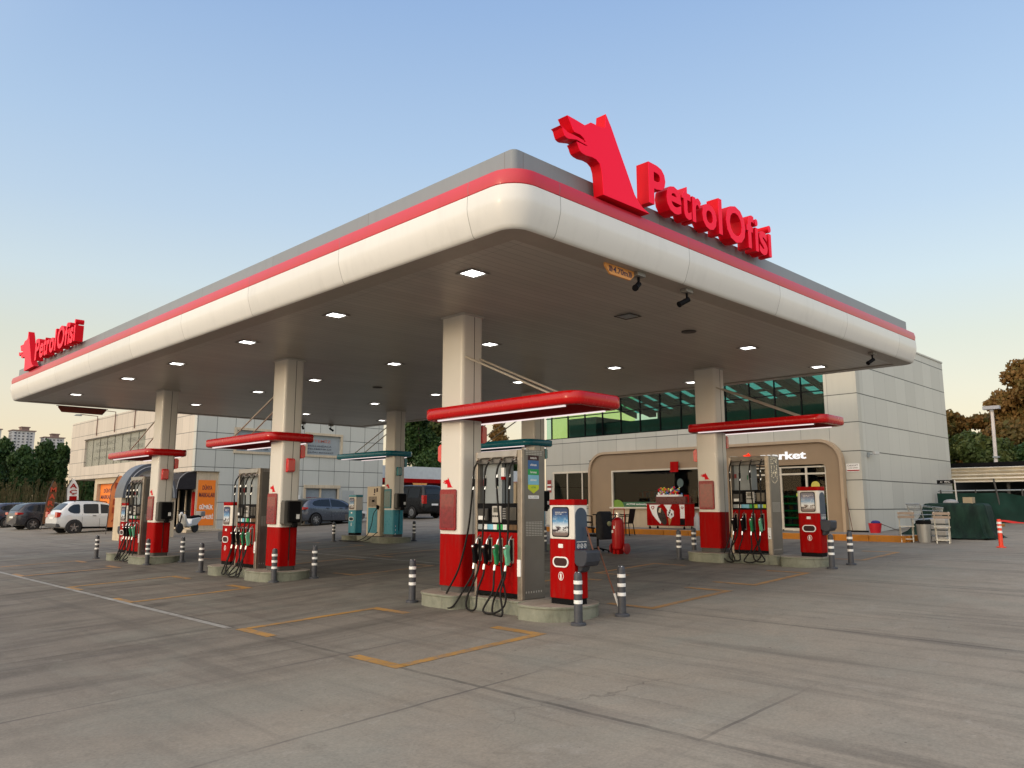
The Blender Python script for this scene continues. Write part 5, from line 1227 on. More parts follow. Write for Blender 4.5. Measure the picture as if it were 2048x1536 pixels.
# red-white bollard with tape
rb = thing('plastic_bollard', 'slim orange red bollard with white bands at the right edge', 'bollard', (22.7, 5.44, gz(22.7)))
OR = mat('bollard_red', (.75, .045, .012), .45, var=.1); z0 = gz(22.7)
mb = MB(); mb.lathe([(.11, 0), (.11, .02), (.055, .035)], (22.7, 5.44, z0), 20); mb.obj('foot', OR, rb)
mb = MB(); mb.lathe([(.052, .03), (.046, .68), (.04, .70), (0, .70)], (22.7, 5.44, z0), 20); mb.obj('post', OR, rb)
for z in (.36, .48, .58): mb = MB(); mb.lathe([(.0535, z), (.0535, z + .055)], (22.7, 5.44, z0), 20); mb.obj('reflective_band', REFL, rb)
m = newmat('barrier_tape'); g = NT(m); X = g.xyz(g.pos())
g.bsdf(g.mix(g.line(g.m('ADD', X[1], X[0]), 0, .5, .25), (.6, .02, .02), (.75, .74, .7)), .4)
mb = MB(); pts = crom([(22.7, 5.44, z0 + .66), (23.3, 4.9, z0 + .60), (24.2, 4.0, z0 + .58), (26, 2.5, z0 + .70)], 6)
lo = [[(p.x, p.y, p.z + .022 + .01 * math.sin(i)) for i, p in enumerate(pts)], [(p.x, p.y, p.z - .022 + .01 * math.sin(i * 1.7)) for i, p in enumerate(pts)]]
mb.loops(lo, closed=False); tag(mb.obj('barrier_tape', m, smooth=0), 'red and white tape tied to the slim orange bollard', 'tape')
# fence with green tarp, shed roof, kerb stone, leaning panel
FX = 33.0; fb = .93
fn = thing('mesh_fence', 'low fence hung with dark green tarpaulin under the tin roof', 'fence', (FX, 6, fb))
mb = MB(); n = 24
lo = []
for j in range(5):
    lo.append([(FX + .05 * math.sin(i * 1.3 + j), 9.9 - i * (9.9 - 3.2) / n, fb + .03 + (1.12 - .30 * max(0, math.sin(max(0, i - 8) / (n - 8) * math.pi)) ) * j / 4) for i in range(n + 1)])
mb.loops(lo, closed=False); mb.obj('tarpaulin', mat('tarp_green', (.008, .036, .027), .7, var=.35, vs=2, spec=.2), fn, smooth=60)
for y in (9.8, 8.6, 7.1, 5.5, 4.0): mb = MB(); mb.cyl((FX + .1, y, fb - .1), (FX + .1, y, fb + 1.28), .03, 8); mb.obj('post', PLINTH, fn)
mb = MB(); mb.cyl((FX + .1, 9.9, fb + 1.24), (FX + .1, 3.2, fb + 1.24), .025, 8); mb.obj('rail', GREYP, fn)
mb = MB(); mb.cyl((FX + .04, 7.75, fb), (FX - .02, 7.95, 2.6), .03, 8); mb.obj('prop', PLINTH, fn)
sh = thing('tin_shed', 'low open shed with a corrugated tin edge at the right', 'shed', (38, 5, 1.02))
mb = MB(); pr = []
for i in range(61):
    t_ = i / 60; pr.append((36.0 - .07 * math.sin(t_ * 2 * math.pi * 4.5) - .02 * math.sin(i), 2.55 + .62 * t_))
lo = [[(x, y, z + .012 * math.sin(y * 3)) for x, z in pr] for y in (11.5, 9.5, 8.2, 8.1, 6.4, 6.3, 2)]
mb.loops(lo, closed=False); mb.obj('corrugated_edge', mat('tin', (.80, .73, .60), .45, .3, var=.15, vs=2), sh, smooth=60)
mb = MB(); mb.box(36.1, 46, 2, 11.5, 3.10, 3.2); mb.box(36.15, 36.3, 2, 11.5, 3.2, 3.36); mb.obj('roof', BLACK, sh, smooth=0)
mb = MB(); mb.box(41, 41.2, 2, 11.5, 1.0, 3.1); mb.obj('back_wall', DARK, sh, smooth=0)
for y in (10.5, 8.2, 5.8): mb = MB(); mb.box(36.3, 36.42, y, y + .1, 1.0, 3.1); mb.obj('post', PLINTH, sh, smooth=0)
mb = MB(); mb.box(37, 38.2, 6.1, 7.3, 1.02, 2.4); tag(mb.obj('wooden_crate', mat('crate_wood', (.30, .2, .11), .8), smooth=0), 'brown crate under the tin shed at the right edge', 'crate')
mb = MB(); mb.prism([(30.3, 8.15), (30.5, 8.2), (31.3, 7.5), (31.2, 7.3), (30.4, 7.3)], gz(30.6) - .05, gz(30.6) + .10, 'z'); o_ = mb.obj('traffic_island', KY, bevel=.02); o_['kind'] = 'structure'
mb = MB(); mb.add([(28.2, 5.55, gz(28)), (28.4, 5.55, gz(28)), (28.6, 3.9, 2.85), (28.4, 3.9, 2.85), (28.2, 4.6, gz(28)), (28.4, 4.6, gz(28)), (28.6, 3.2, 2.85), (28.4, 3.2, 2.85)], [(0, 3, 2, 1), (4, 5, 6, 7), (0, 4, 7, 3), (1, 2, 6, 5), (3, 7, 6, 2), (0, 1, 5, 4)])
o_ = mb.obj('leaning_sheet', mat('dirty_sheet', (.10, .09, .08), .7), smooth=0); tag(o_, 'dark leaning sheet with a pale edge at the right edge of the picture', 'sheet')
mb = MB(); mb.tube([(28.18, 5.58, gz(28)), (28.4, 3.9, 2.88)], .035, 6); mb.obj('pale_edge', mat('post_pale', (.5, .47, .42), .5), o_)
t = thing('floodlight_post', 'slender white floodlight post among the trees at the right', 'light post', (45, 10.62, 1.02))
mb = MB(); mb.tube([(45, 10.70, 1.0), (45, 10.62, 6.4)], [.10, .075], 10); mb.obj('pole', mat('pole_white', (.62, .56, .52), .5), t)
mb = MB(); mb.box(44.8, 45.1, 10.25, 11.0, 6.45, 6.62); mb.box(44.9, 45.0, 10.55, 10.7, 6.35, 6.45); mb.obj('lamp_head', mat('lamp_grey', (.32, .33, .36), .5), t, smooth=0)
mb = MB(); mb.box(44.85, 45.15, 10.5, 10.75, 4.0, 4.08); mb.obj('clamp', GREYP, t, smooth=0)
# ------------------------------------------------------------------ left building
BX, BY, BT = 16.58, 39.6, 7.3
BXR = 28.2
LCL = cladding('office_cladding', (.50, .51, .47), 5.39, .90, 17.65, 39.6, 1.02, hw=.035, vw=.03, tall=.75, dirt=.22)
LCL2 = cladding('office_cladding_sunlit', (.55, .49, .42), 5.39, .90, 17.65, 39.6, .92, hw=.03, vw=.02, tall=.55, dirt=.35)  # sunset warmth on this face is painted into the panel colour
CREAM = mat('cream_render', (.55, .46, .33), .7, var=.12, vs=1, grime=.4)
ob_ = thing('office_building', 'pale panelled two storey building with overhanging upper floor at the left', 'building', (22, 48, .5))
mb = MB(); mb.box(BX, BX + .3, BY + .301, 46.6, 3.36, BT); mb.box(BX, BX + .3, 57.5, 60.6, 3.36, BT); mb.box(BX, BX + .3, 46.6, 57.5, 5.95, BT); mb.box(BX, BX + .3, 46.6, 57.5, 3.36, 4.18)
mb.obj('side_wall', LCL2, ob_, smooth=0)
mb = MB()
W1 = (18.75, 20.95, 4.50, 5.62); W2 = (22.95, 25.15, 4.50, 5.62)
mb.box(BX, 18.75, BY, BY + .3, 3.37, BT)
mb.box(18.75, 20.95, BY, BY + .3, 3.37, 4.50); mb.box(18.75, 20.95, BY, BY + .3, 5.62, BT)
mb.box(20.95, 22.95, BY, BY + .3, 3.37, BT)
mb.box(22.95, 25.15, BY, BY + .3, 3.37, 4.50); mb.box(22.95, 25.15, BY, BY + .3, 5.62, BT)
mb.box(25.15, BXR, BY, BY + .3, 3.37, BT)
mb.box(17.92, 22.95, BY, BY + .3, .2, 3.369); mb.box(22.95, 25.1, BY, BY + .3, 2.62, 3.369); mb.box(25.1, BXR, BY, BY + .3, .2, 3.369)
mb.obj('front_wall', LCL, ob_, smooth=0)
mb = MB(); mb.box(BX + .301, BXR, BY + .301, 60.6, 3.36, 3.5); mb.box(BX + .301, BXR, BY + .301, 60.6, BT - .3, BT - .1); mb.obj('floor_slabs', CREAM, ob_, smooth=0)
mb = MB(); mb.box(16.78, 17.08, BY + .301, 52.0, 2.95, 3.359); mb.box(16.78, 17.0, 42.9, 46, .2, 2.949); mb.box(16.78, 17.0, 55.0, 55.5, .2, 3.359); mb.box(16.78, 17.0, 52.0, 54.999, 3.0, 3.359)
mb.box(16.8, 17.915, BY + .15, BY + .30, .2, 3.359); mb.box(BX + .35, BXR, 60.2, 60.4, 3.5, BT - .3); mb.box(BXR - .3, BXR, BY + .301, 60.6, .2, BT)
mb.obj('ground_floor_wall', CREAM, ob_, smooth=0)
mb = MB(); mb.box(17.4, 17.5, BY + .35, 54.9, .2, 3.3); mb.obj('shopfront', DGLASS, ob_, smooth=0)
mb = MB(); mb.box(BX + .12, BX + .16, 46.6, 57.5, 4.18, 5.95); mb.obj('sign_panel', mat('sign_grey_green', (.22, .225, .19), .3, var=.12), ob_, smooth=0)
mb = MB()
for i in range(8): mb.box(BX + .10, BX + .119, 46.6 + i * 1.36, 46.62 + i * 1.36, 4.18, 5.95)
mb.box(BX - .04, BX + .11, 46.5, 57.6, 5.96, 6.01); mb.obj('panel_joint', PLINTH, ob_, smooth=0)
FADE = mat('faded_print', (.14, .14, .115), .6)
mb = MB(); text(mb, 'HOLLANDACA', 'X-', BX + .119, -55.6, -51.8, 5.45, 5.72, .004); text(mb, 'FELEMENKÇE', 'X-', BX + .119, -55.6, -51.8, 5.0, 5.25, .004); text(mb, 'ÇAĞRI MERKEZİ', 'X-', BX + .119, -55.9, -51.5, 4.55, 4.83, .004)
text(mb, 'NEDERLANDSE', 'X-', BX + .119, -49.8, -46.9, 5.4, 5.65, .004); text(mb, 'VLAAMSE', 'X-', BX + .119, -49.6, -47.2, 5.0, 5.22, .004); text(mb, 'CALL CENTER', 'X-', BX + .119, -51.2, -48.2, 4.3, 4.5, .004)
mb.obj('faded_lettering', FADE, ob_, smooth=0)
GWIN = mat('frosted_window', (.26, .30, .33), .2, var=.12)
for (a, b, c, d), tx in ((W1, 1), (W2, 2)):
    mb = MB(); mb.box(a - .14, b + .14, BY - .05, BY - .001, d, d + .13); mb.box(a - .14, b + .14, BY - .07, BY - .001, c - .13, c); mb.box(a - .14, a, BY - .04, BY - .001, c, d); mb.box(b, b + .14, BY - .04, BY - .001, c, d)
    w_ = mb.obj('window', CREAM, ob_, smooth=0)
    mb = MB(); mb.box(a, b, BY + .10, BY + .12, c, d); mb.obj('pane', GWIN, w_, smooth=0)
    mb = MB()
    if tx == 2: text(mb, 'HOLLANDACA', 'Y-', BY + .099, a + .12, b - .55, c + .45, c + .56, .004, .02); text(mb, 'FELEMENKÇE', 'Y-', BY + .099, a + .12, b - .55, c + .27, c + .38, .004, .02); text(mb, 'ÇAĞRI MERKEZİ', 'Y-', BY + .099, a + .05, b - .40, c + .08, c + .20, .004, .02)
    else: text(mb, 'CALL CENTER', 'Y-', BY + .099, a + .5, b - .3, c + .10, c + .22, .004, .02)
    mb.obj('lettering', mat('window_ink', (.04, .05, .07), .6), w_, smooth=0)
    mb = MB(); text(mb, 'TEMİZ', 'Y-', BY + .099, a + .5, b - .6, c + .72, c + .92, .004, .01); mb.obj('red_lettering', mat('faded_red', (.42, .12, .09), .6), w_, smooth=0)
mb = MB(); mb.box(22.85, 25.2, BY - .08, BY - .001, 2.60, 2.78); mb.box(22.85, 22.97, BY - .05, BY - .001, .4, 2.6); mb.box(25.02, 25.14, BY - .05, BY - .001, .4, 2.6); mb.box(23.9, 24.0, BY + .02, BY + .1, .4, 2.6)
w_ = mb.obj('double_door', CREAM, ob_, smooth=0)
mb = MB(); mb.box(22.97, 23.9, BY + .1, BY + .12, .4, 2.6); mb.box(24.0, 25.02, BY + .1, BY + .12, .4, 2.6); mb.obj('pane', GWIN, w_, smooth=0)
mb = MB(); text(mb, 'MERKEZ', 'Y-', BY + .099, 23.1, 23.75, 1.95, 2.1, .004, .02); text(mb, 'DANISMA', 'Y-', BY + .099, 23.1, 23.75, 1.8, 1.92, .004, .02); mb.obj('lettering', RED, w_, smooth=0)
mb = MB(); mb.box(25.35, 26.15, BY - .03, BY - .001, .5, 2.5); w_ = mb.obj('side_door', mat('door_grey', (.36, .38, .37), .5), ob_, smooth=0)
mb = MB(); mb.box(22.0, 22.6, BY - .03, BY - .001, 1.6, 2.2); mb.obj('wall_box', WHITEP, ob_, smooth=0)
mb = MB(); mb.box(22.2, 22.45, BY - .04, BY - .001, 1.3, 1.5); mb.obj('letter_box', BLACK, ob_, smooth=0)
mb = MB(); mb.box(16.0, 17.9, BY - .9, BY - .001, .2, gz(17) + .10); struct(mb, 'step', CREAM, smooth=0)
# orange shop posters
def oposter(face, plane, u0, u1, z0, z1, lab, full=True):
    t = thing('window_poster', lab, 'poster', ((plane if face == 'X-' else (u0 + u1) / 2), (plane if face == 'Y-' else -(u0 + u1) / 2), z0))
    mb = MB()
    if face == 'X-': mb.box(plane - .02, plane, -u1, -u0, z0, z1); pp = plane - .0205
    else: mb.box(u0, u1, plane - .02, plane, z0, z1); pp = plane - .0205
    mb.obj('sheet', ORANGE, t, smooth=0); h = z1 - z0; w = u1 - u0
    mb = MB(); text(mb, 'DÜNYA', face, pp, u0 + .25 * w, u1 - .18 * w, z0 + .78 * h, z0 + .90 * h, .004, .025); text(mb, 'MARKALARI', face, pp, u0 + .07 * w, u1 - .02 * w, z0 + .62 * h, z0 + .72 * h, .004, .025); mb.obj('dark_lettering', mat('poster_ink', (.10, .012, .03), .6), t, smooth=0)
    mb = MB(); text(mb, 'GÜMRÜK', face, pp, u0 + .12 * w, u1 - .08 * w, z0 + .35 * h, z0 + .47 * h, .004, .03); text(mb, 'ÜRÜNLERİ', face, pp, u0 + .10 * w, u1 - .04 * w, z0 + .14 * h, z0 + .26 * h, .004, .03); mb.obj('white_lettering', WINK, t, smooth=0)
oposter('Y-', BY + .149, 16.90, 17.80, .62, 2.92, 'tall orange poster with dark and white lettering right of the black awning')
oposter('X-', 16.999, -54.95, -52.1, .5, 2.98, 'orange poster behind the white off-roader')
# black awning
t = thing('shop_awning', 'black fabric awning over the glass shop door of the left building', 'awning', (16.2, 41.3, 2.4))
mb = MB(); q = [(16.77, 3.34), (16.3, 3.26), (15.95, 2.95), (15.84, 2.45), (15.84, 2.18), (15.86, 2.18), (15.87, 2.45), (16.77, 2.46)]
mb.prism(q, 39.75, 42.8, 'y'); mb.obj('fabric', mat('awning_black', (.012, .010, .013), .8, var=.2), t, smooth=30)
mb = MB(); mb.tube([(15.83, 39.75, 2.46), (15.83, 42.8, 2.46)], .02, 6)
for y in (39.74, 41.3, 42.81): mb.tube(crom([(16.75, y, 3.36), (16.28, y, 3.28), (15.93, y, 2.96), (15.82, y, 2.46)], 4), .014, 5)
mb.obj('white_piping', mat('piping', (.3, .3, .3), .5), t)
mb = MB()
for y in (40.2, 41.0, 41.9, 42.7): mb.box(16.8, 16.86, y - .04, y + .04, .4, 2.4)
mb.box(16.8, 16.86, 40.2, 42.7, .4, .5); mb.obj('door_frame', CREAM, ob_, smooth=0)
mb = MB(); mb.box(16.75, 16.8, 39.8, 40.1, .9, 2.3); tag(mb.obj('banner', RED, smooth=0), 'small red banner under the black awning', 'banner')
# gooseneck lamps
g0_ = None
for y, w in ((55.2, 'leftmost'), (51.8, 'middle'), (48.4, 'rightmost')):
    t = thing('gooseneck_lamp', '%s of the three bracket lamps above the faded wall sign' % w, 'wall lamp', (BX, y, 6.2), 'bracket lamps on the left building')
    mb = MB(); mb.tube([(BX - .05, y, 6.15), (BX - .05, y, BT + .12), (BX - 1.1, y, BT + .16)], .028, 6); mb.obj('arm', mat('rusty_brown', (.12, .04, .02), .7), t)
    mb = MB(); mb.prism([(BX - 1.45, BT + .06), (BX - 1.02, BT + .06), (BX - 1.06, BT + .16), (BX - 1.36, BT + .14)], y - .12, y + .12, 'y'); mb.obj('lamp_head', GREYP, t, smooth=0)
mb = MB(); mb.box(16.7, 16.775, 50.0, 50.5, 3.12, 3.25); tag(mb.obj('wall_lamp', WHITEP, smooth=0), 'small white box lamp under the overhang of the left building', 'wall lamp')

# ------------------------------------------------------------------ flags and arch
def flag(x, y, z0, h, w, m, lab, txt, tm, lean=.06, seed=0):
    t = thing('feather_flag', lab, 'flag', (x, y, z0), 'upright advertising flags')
    mb = MB(); mb.tube([(x - w / 2, y, z0), (x - w / 2 + lean * h, y, z0 + h * .8), (x - w / 2 + lean * h + w * .4, y, z0 + h)], .02, 6); mb.obj('pole', PLINTH, t)
    L1, L2 = [], []
    for i in range(15):
        s_ = i / 14; z = z0 + .35 + (h - .4) * s_; ww = w * (1 if s_ < .75 else max(.12, math.cos((s_ - .75) / .25 * 1.45)))
        xl = x - w / 2 + lean * h * s_ + (w - ww) * .5 * (s_ > .75) + .015; dy = .05 * math.sin(s_ * 7 + seed)
        L1.append((xl, y + dy, z)); L2.append((xl + ww, y + dy + .03 * math.sin(s_ * 5), z))
    mb = MB(); mb.loops([L1, L2], closed=False); o_ = mb.obj('cloth', m, t, smooth=60)
    mb = MB(); n = len(txt)
    for i, ch in enumerate(txt):
        s_ = (.86 - i * .80 / n) if n > 4 else (.90 - i * .145); zc = z0 + .35 + (h - .4) * s_; xx = x - w / 2 + lean * h * s_; hh = (h - .4) * .58 / max(n, 5.2)
        text(mb, ch, 'Y-', y - .055, xx + w * .2, xx + w * .85, zc - hh, zc, .004, .03)
    mb.obj('lettering', tm, t, smooth=0)
flag(13.75, 42.0, gz(13.7), 2.95, .75, mat('orange_cloth', (.80, .24, .07), .7, var=.08), 'large orange feather flag beside the white off-roader', 'MARKA', mat('dark_orange', (.40, .05, .01), .6), .04, 1)
flag(14.6, 52.0, gz(14.6), 3.0, .62, WHITEP, 'white flag with red letters behind the white off-roader', 'AÇIL', RED, -.03, 2)
flag(13.4, 52.6, gz(13.5), 2.9, .48, mat('brown_cloth', (.16, .07, .03), .8), 'brown flag with orange red letters behind the black car', 'MARKA', mat('flag_red', (.5, .06, .02), .6), .09, 3)
t = thing('arched_booth', 'grey arch with a white panel behind the farthest red pump', 'arch', (13.0, 36, gz(13)))
mb = MB(); o1 = []; o2 = []
for i in range(21):
    a = R(180 - 180 * i / 20); o1.append((13.05 + 1.15 * math.cos(a), 1.95 + 1.5 * math.sin(a))); o2.append((13.05 + .90 * math.cos(a), 1.95 + 1.22 * math.sin(a)))
mb.prism(o1 + o2[::-1], 35.6, 36.6, 'y'); mb.obj('arch', mat('arch_grey', (.10, .11, .13), .45), t, smooth=30)
mb = MB(); mb.tube([(p[0] * .5 + q[0] * .5, 35.585, p[1] * .5 + q[1] * .5) for p, q in zip(o1, o2)], .02, 6); mb.obj('light_line', mat('line_pale', (.4, .42, .45), .4), t)
mb = MB(); mb.prism([p for p in o2 if p[1] > 2.6], 35.9, 35.95, 'y'); pn_ = mb.obj('white_panel', WHITEP, t, smooth=0)
V, F = filled([[(.20 * math.cos(R(a)), .20 * math.sin(R(a))) for a in range(0, 360, 15)], [(.11 * math.cos(R(a)), .11 * math.sin(R(a))) for a in range(0, 360, 15)]], .01)
mb = MB(); mb.add([(12.75 + x, 35.89 - z, 2.72 + y) for x, y, z in V], F); mb.obj('ring_mark', RED, pn_, smooth=0)
for x in (12.0, 14.05): mb = MB(); mb.box(x - .1, x + .15, 35.7, 36.5, gz(13) - .1, 1.95); mb.obj('post', CREAM, t, smooth=0)

# ------------------------------------------------------------------ cars
TYRE = mat('tyre', (.015, .015, .016), .75, var=.2); RIM = mat('alloy', (.42, .42, .43), .28, .9)
CGL = mat('car_glass', (.010, .014, .020), .08, spec=.45, var=.1)
TAIL = mat('tail_lamp', (.45, .012, .012), .15, coat=1.0); CLR = mat('clear_lamp', (.7, .7, .68), .1, coat=1.0)
def interp(tab, x):
    for (a, b), (c, d) in zip(tab, tab[1:]):
        if x <= c: return b + (d - b) * max(0, (x - a)) / (c - a)
    return tab[-1][1]
def smooth_tab(tab, x, r=.09):
    return sum(interp(tab, x + r * k) for k in (-1, -.5, 0, .5, 1)) / 5
def car(name, lab, cat, loc, yaw, W, top, belt, low, width, wheels, wr, body, side, rear_glass, front_glass, extra, group='parked cars', clad=None, rimstyle=5, rails=False):
    """profile tables run from the rear bumper (x=0) to the nose; everything in metres"""
    t = thing(name, lab, cat, (0, 0, 0), group); L_ = top[-1][0]; hw = W / 2
    n = 64; lo = []
    def sec(x):
        zt, zb, zl = smooth_tab(top, x), smooth_tab(belt, x), smooth_tab(low, x); k = smooth_tab(width, x, .12)
        zb = min(zb, zt - .02); gh = max(0, min(1, (zt - zb) / .45)); wt = hw * k * (.93 - .20 * gh)
        return zt, zb, zl, k, wt
    for i in range(n + 1):
        x = L_ * (.5 - .5 * math.cos(math.pi * i / n)) if True else 0
        zt, zb, zl, k, wt = sec(x); w = hw * k; zm = zl + (zb - zl) * .5
        half = [(0, zl), (w * .80, zl), (w * .95, zl + .06), (w * .995, zl + .22), (w, zm), (w * .985, zb - .12), (w * .955, zb - .015), (w * .94, zb + .01), (wt + (w * .94 - wt) * .45, zb + (zt - zb) * .5), (wt + .015, zt - .07), (wt - .05, zt - .015), (wt * .6, zt + .015), (0, zt + .025)]
        lo.append([(x, y, z) for y, z in half] + [(x, -y, z) for y, z in half[::-1][1:-1]])
    mb = MB(); mb.loops(lo, cap=True); mb.obj('body', body, t, smooth=48)
    def sy(x, z):
        zt, zb, zl, k, wt = sec(x); w = hw * k
        f = (z - zb) / max(.05, zt - zb); 
        if f < .5: return w * .94 + (wt + (w * .94 - wt) * .45 - w * .94) * f / .5
        q = (f - .5) / max(.05, ((zt - .07 - zb) / max(.05, zt - zb) - .5)); a = wt + (w * .94 - wt) * .45
        return a + (wt + .015 - a) * min(1, q)
    for pts in side:      # side windows: (x, z_bottom, z_top) samples
        for s in (1, -1):
            A = []; B_ = []; C_ = []
            for x, z0, z1 in pts:
                zm = (z0 + z1) / 2
                A.append((x, s * (sy(x, z0) + .008), z0)); C_.append((x, s * (sy(x, zm) + .008), zm)); B_.append((x, s * (sy(x, z1) + .008), z1))
            mb = MB(); mb.loops([A, C_, B_] if s < 0 else [B_, C_, A], closed=False); mb.obj('side_window', CGL, t, smooth=60)
    for nm_, (xa, xb) in (('rear_window', rear_glass), ('windscreen', front_glass)):
        q = []
        for i in range(7):
            x = xa + (xb - xa) * i / 6; zt, zb, zl, k, wt = sec(x); off = .012
            q.append([(x + (-off if nm_ == 'rear_window' else off), y * max(.2, wt - .07), zt + .022 - .012 * abs(y) ** 2 + off - .02 * abs(y) ** 4) for y in (-1, -.8, -.5, 0, .5, .8, 1)])
        mb = MB(); mb.loops(q, closed=False); mb.obj(nm_, CGL, t, smooth=60)
    for wx in wheels:
        for s in (1, -1):
            y = s * (hw - .065)
            # dark wheel well and its lip
            mb = MB(); arc = [(wx + (wr + .075) * math.cos(R(a)), wr + (wr + .075) * math.sin(R(a))) for a in range(-35, 216, 12)]
            mb.prism(arc, *sorted((s * (hw - .16), s * (hw + .004))), 'y'); mb.obj('wheel_arch', clad or BLACK, t, smooth=0)
            mb = MB(); mb.lathe([(wr * .62, -.10), (wr * .93, -.10), (wr, -.075), (wr, .075), (wr * .93, .10), (wr * .62, .10), (wr * .6, .06)], (wx, y, wr), 28, ax='y'); wh = mb.obj('wheel', TYRE, t, smooth=40)
            mb = MB(); mb.lathe([(wr * .60, s * .085), (wr * .66, s * .098), (wr * .62, s * .10)], (wx, y, wr), 28, ax='y')
            yo = y + s * .085
            for k in range(rimstyle):
                a = 2 * math.pi * k / rimstyle + .3; c_, s__ = math.cos(a), math.sin(a); p = []
                for rr_, hw_ in ((.03, .035), (wr * .62, .022 if rimstyle > 5 else .036)):
                    for e in (-1, 1): p.append((wx + rr_ * c_ - e * hw_ * s__, wr + rr_ * s__ + e * hw_ * c_))
                mb.prism([p[0], p[1], p[3], p[2]], *sorted((yo, yo + s * .018)), 'y')
            mb.lathe([(0, s * .088), (.06, s * .088), (.055, s * .112), (0, s * .114)], (wx, y, wr), 14, ax='y'); mb.obj('rim', RIM, wh, smooth=30)
            mb = MB(); mb.lathe([(0, s * .03), (wr * .6, s * .03), (wr * .6, s * .04), (0, s * .04)], (wx, y, wr), 20, ax='y'); mb.obj('hub_shadow', BLACK, wh, smooth=0)
    extra(t, sy, sec, hw, L_)
    if rails:
        for s in (1, -1):
            mb = MB(); xa, xb = rails; mb.tube(crom([(xa, s * (sec(xa)[4] - .04), sec(xa)[0] + .0), (xa + .18, s * (sec(xa)[4] - .05), sec(xa)[0] + .07), (xb - .18, s * (sec(xb)[4] - .05), sec(xb)[0] + .07), (xb, s * (sec(xb)[4] - .04), sec(xb)[0])], 5), .022, 6); mb.obj('roof_rail', BLACK, t)
    t.location = loc; t.rotation_euler = (0, 0, yaw)
    return t
def plate(t, x, z, w=.5):
    mb = MB(); mb.box(x - .012, x, -w / 2, w / 2, z, z + .11); o_ = mb.obj('number_plate', WHITEP, t, smooth=0)
def common(tl, hl, handles, mirror, plz, bump=None, seams=()):
    def f(t, sy, sec, hw, L_):
        for s in (1, -1):
            (x0, x1, z0, z1) = tl
            k0 = hw * sec(x0 + .03)[3]
            mb = MB(); mb.prism([(x0 - .015, z0), (x1, z0 + .03), (x1 + .05, z1 - .02), (x0 - .01, z1)], *sorted((s * (hw * sec(x0)[3] - .26), s * (hw * sec(x1)[3] + .003))), 'y'); mb.obj('tail_lamp', TAIL, t, smooth=0, bevel=.01)
            (x0, x1, z0, z1) = hl
            mb = MB(); mb.prism([(x0, z0 + .06), (x1 + .01, z0), (x1 + .005, z1), (x0, z1)], *sorted((s * (hw * sec(x1)[3] - .30), s * (hw * sec(x0)[3] + .002))), 'y'); mb.obj('headlight', CLR, t, smooth=0)
            for x, z in handles:
                mb = MB(); mb.box(x, x + .17, *sorted((s * hw * .97, s * (hw + .022))), z, z + .03); mb.obj('door_handle', bump or BLACK, t, smooth=0, bevel=.006)
            x, z = mirror; mb = MB(); mb.obox((x, s * (hw + .10), z), (.13, .20, .15)); mb.obj('mirror', bump or BLACK, t, bevel=.03)
            for x, za, zb in seams:
                mb = MB()
                yy = hw * sec(x)[3]; mb.tube([(x, s * (yy * .997 + .001), za), (x, s * (yy + .001), (za + zb) / 2), (x + .01, s * (yy * .96), zb)], .006, 4); mb.obj('door_gap', BLACK, t)
        plate(t, .0 + .01, plz)
    return f
# the white off-roader
WCAR = mat('car_white', (.62, .63, .62), .22, coat=1.0, var=.03)
wt_ = [(0, .95), (.06, 1.04), (.20, 1.22), (.62, 1.63), (.85, 1.685), (2.0, 1.70), (2.55, 1.62), (3.25, 1.16), (3.5, 1.09), (4.15, .98), (4.32, .80)]
wb_ = [(0, .9), (.3, 1.06), (3.2, 1.03), (3.4, 1.0), (4.2, .9), (4.32, .75)]
wl_ = [(0, .42), (.3, .30), (.8, .28), (3.6, .28), (4.1, .30), (4.32, .42)]
ww_ = [(0, .86), (.25, .96), (.6, 1), (3.7, 1), (4.1, .93), (4.32, .78)]
def duster_extra(t, sy, sec, hw, L_):
    common((-.005, .14, .86, 1.14), (4.0, 4.3, .72, .92), ((1.72, .93), (2.62, .93)), (3.02, 1.13), .78, BLACK, ((1.20, .5, 1.04), (2.08, .36, 1.04), (3.02, .36, 1.02)))(t, sy, sec, hw, L_)
    for s in (1, -1):
        mb = MB(); mb.box(1.15, 3.1, *sorted((s * (hw - .05), s * (hw + .012))), .27, .37); mb.obj('sill_trim', BLACK, t, smooth=0, bevel=.01)
    mb = MB(); mb.box(-.03, .20, -.80, .80, .36, .55); mb.obj('rear_bumper', mat('bumper_grey', (.07, .07, .07), .6), t, smooth=0, bevel=.03)
car('offroad_car', 'white off-roader with black roof rails parked at the left before the building', 'car', (12.05, 46.4, gz(12.8) - .03), R(4), 1.80, wt_, wb_, wl_, ww_, (.83, 3.50), .345, WCAR,
    [[(.52, 1.22, 1.30), (.62, 1.12, 1.42), (.80, 1.06, 1.53), (1.05, 1.06, 1.55), (1.10, 1.14, 1.50)], [(1.27, 1.08, 1.52), (1.35, 1.06, 1.56), (1.95, 1.06, 1.57), (2.03, 1.06, 1.55)], [(2.14, 1.06, 1.56), (2.5, 1.06, 1.52), (2.85, 1.06, 1.31), (3.05, 1.06, 1.15)]],
    (.22, .56), (2.62, 3.2), duster_extra, clad=mat('arch_black', (.02, .02, .02), .6), rails=(.85, 2.5))
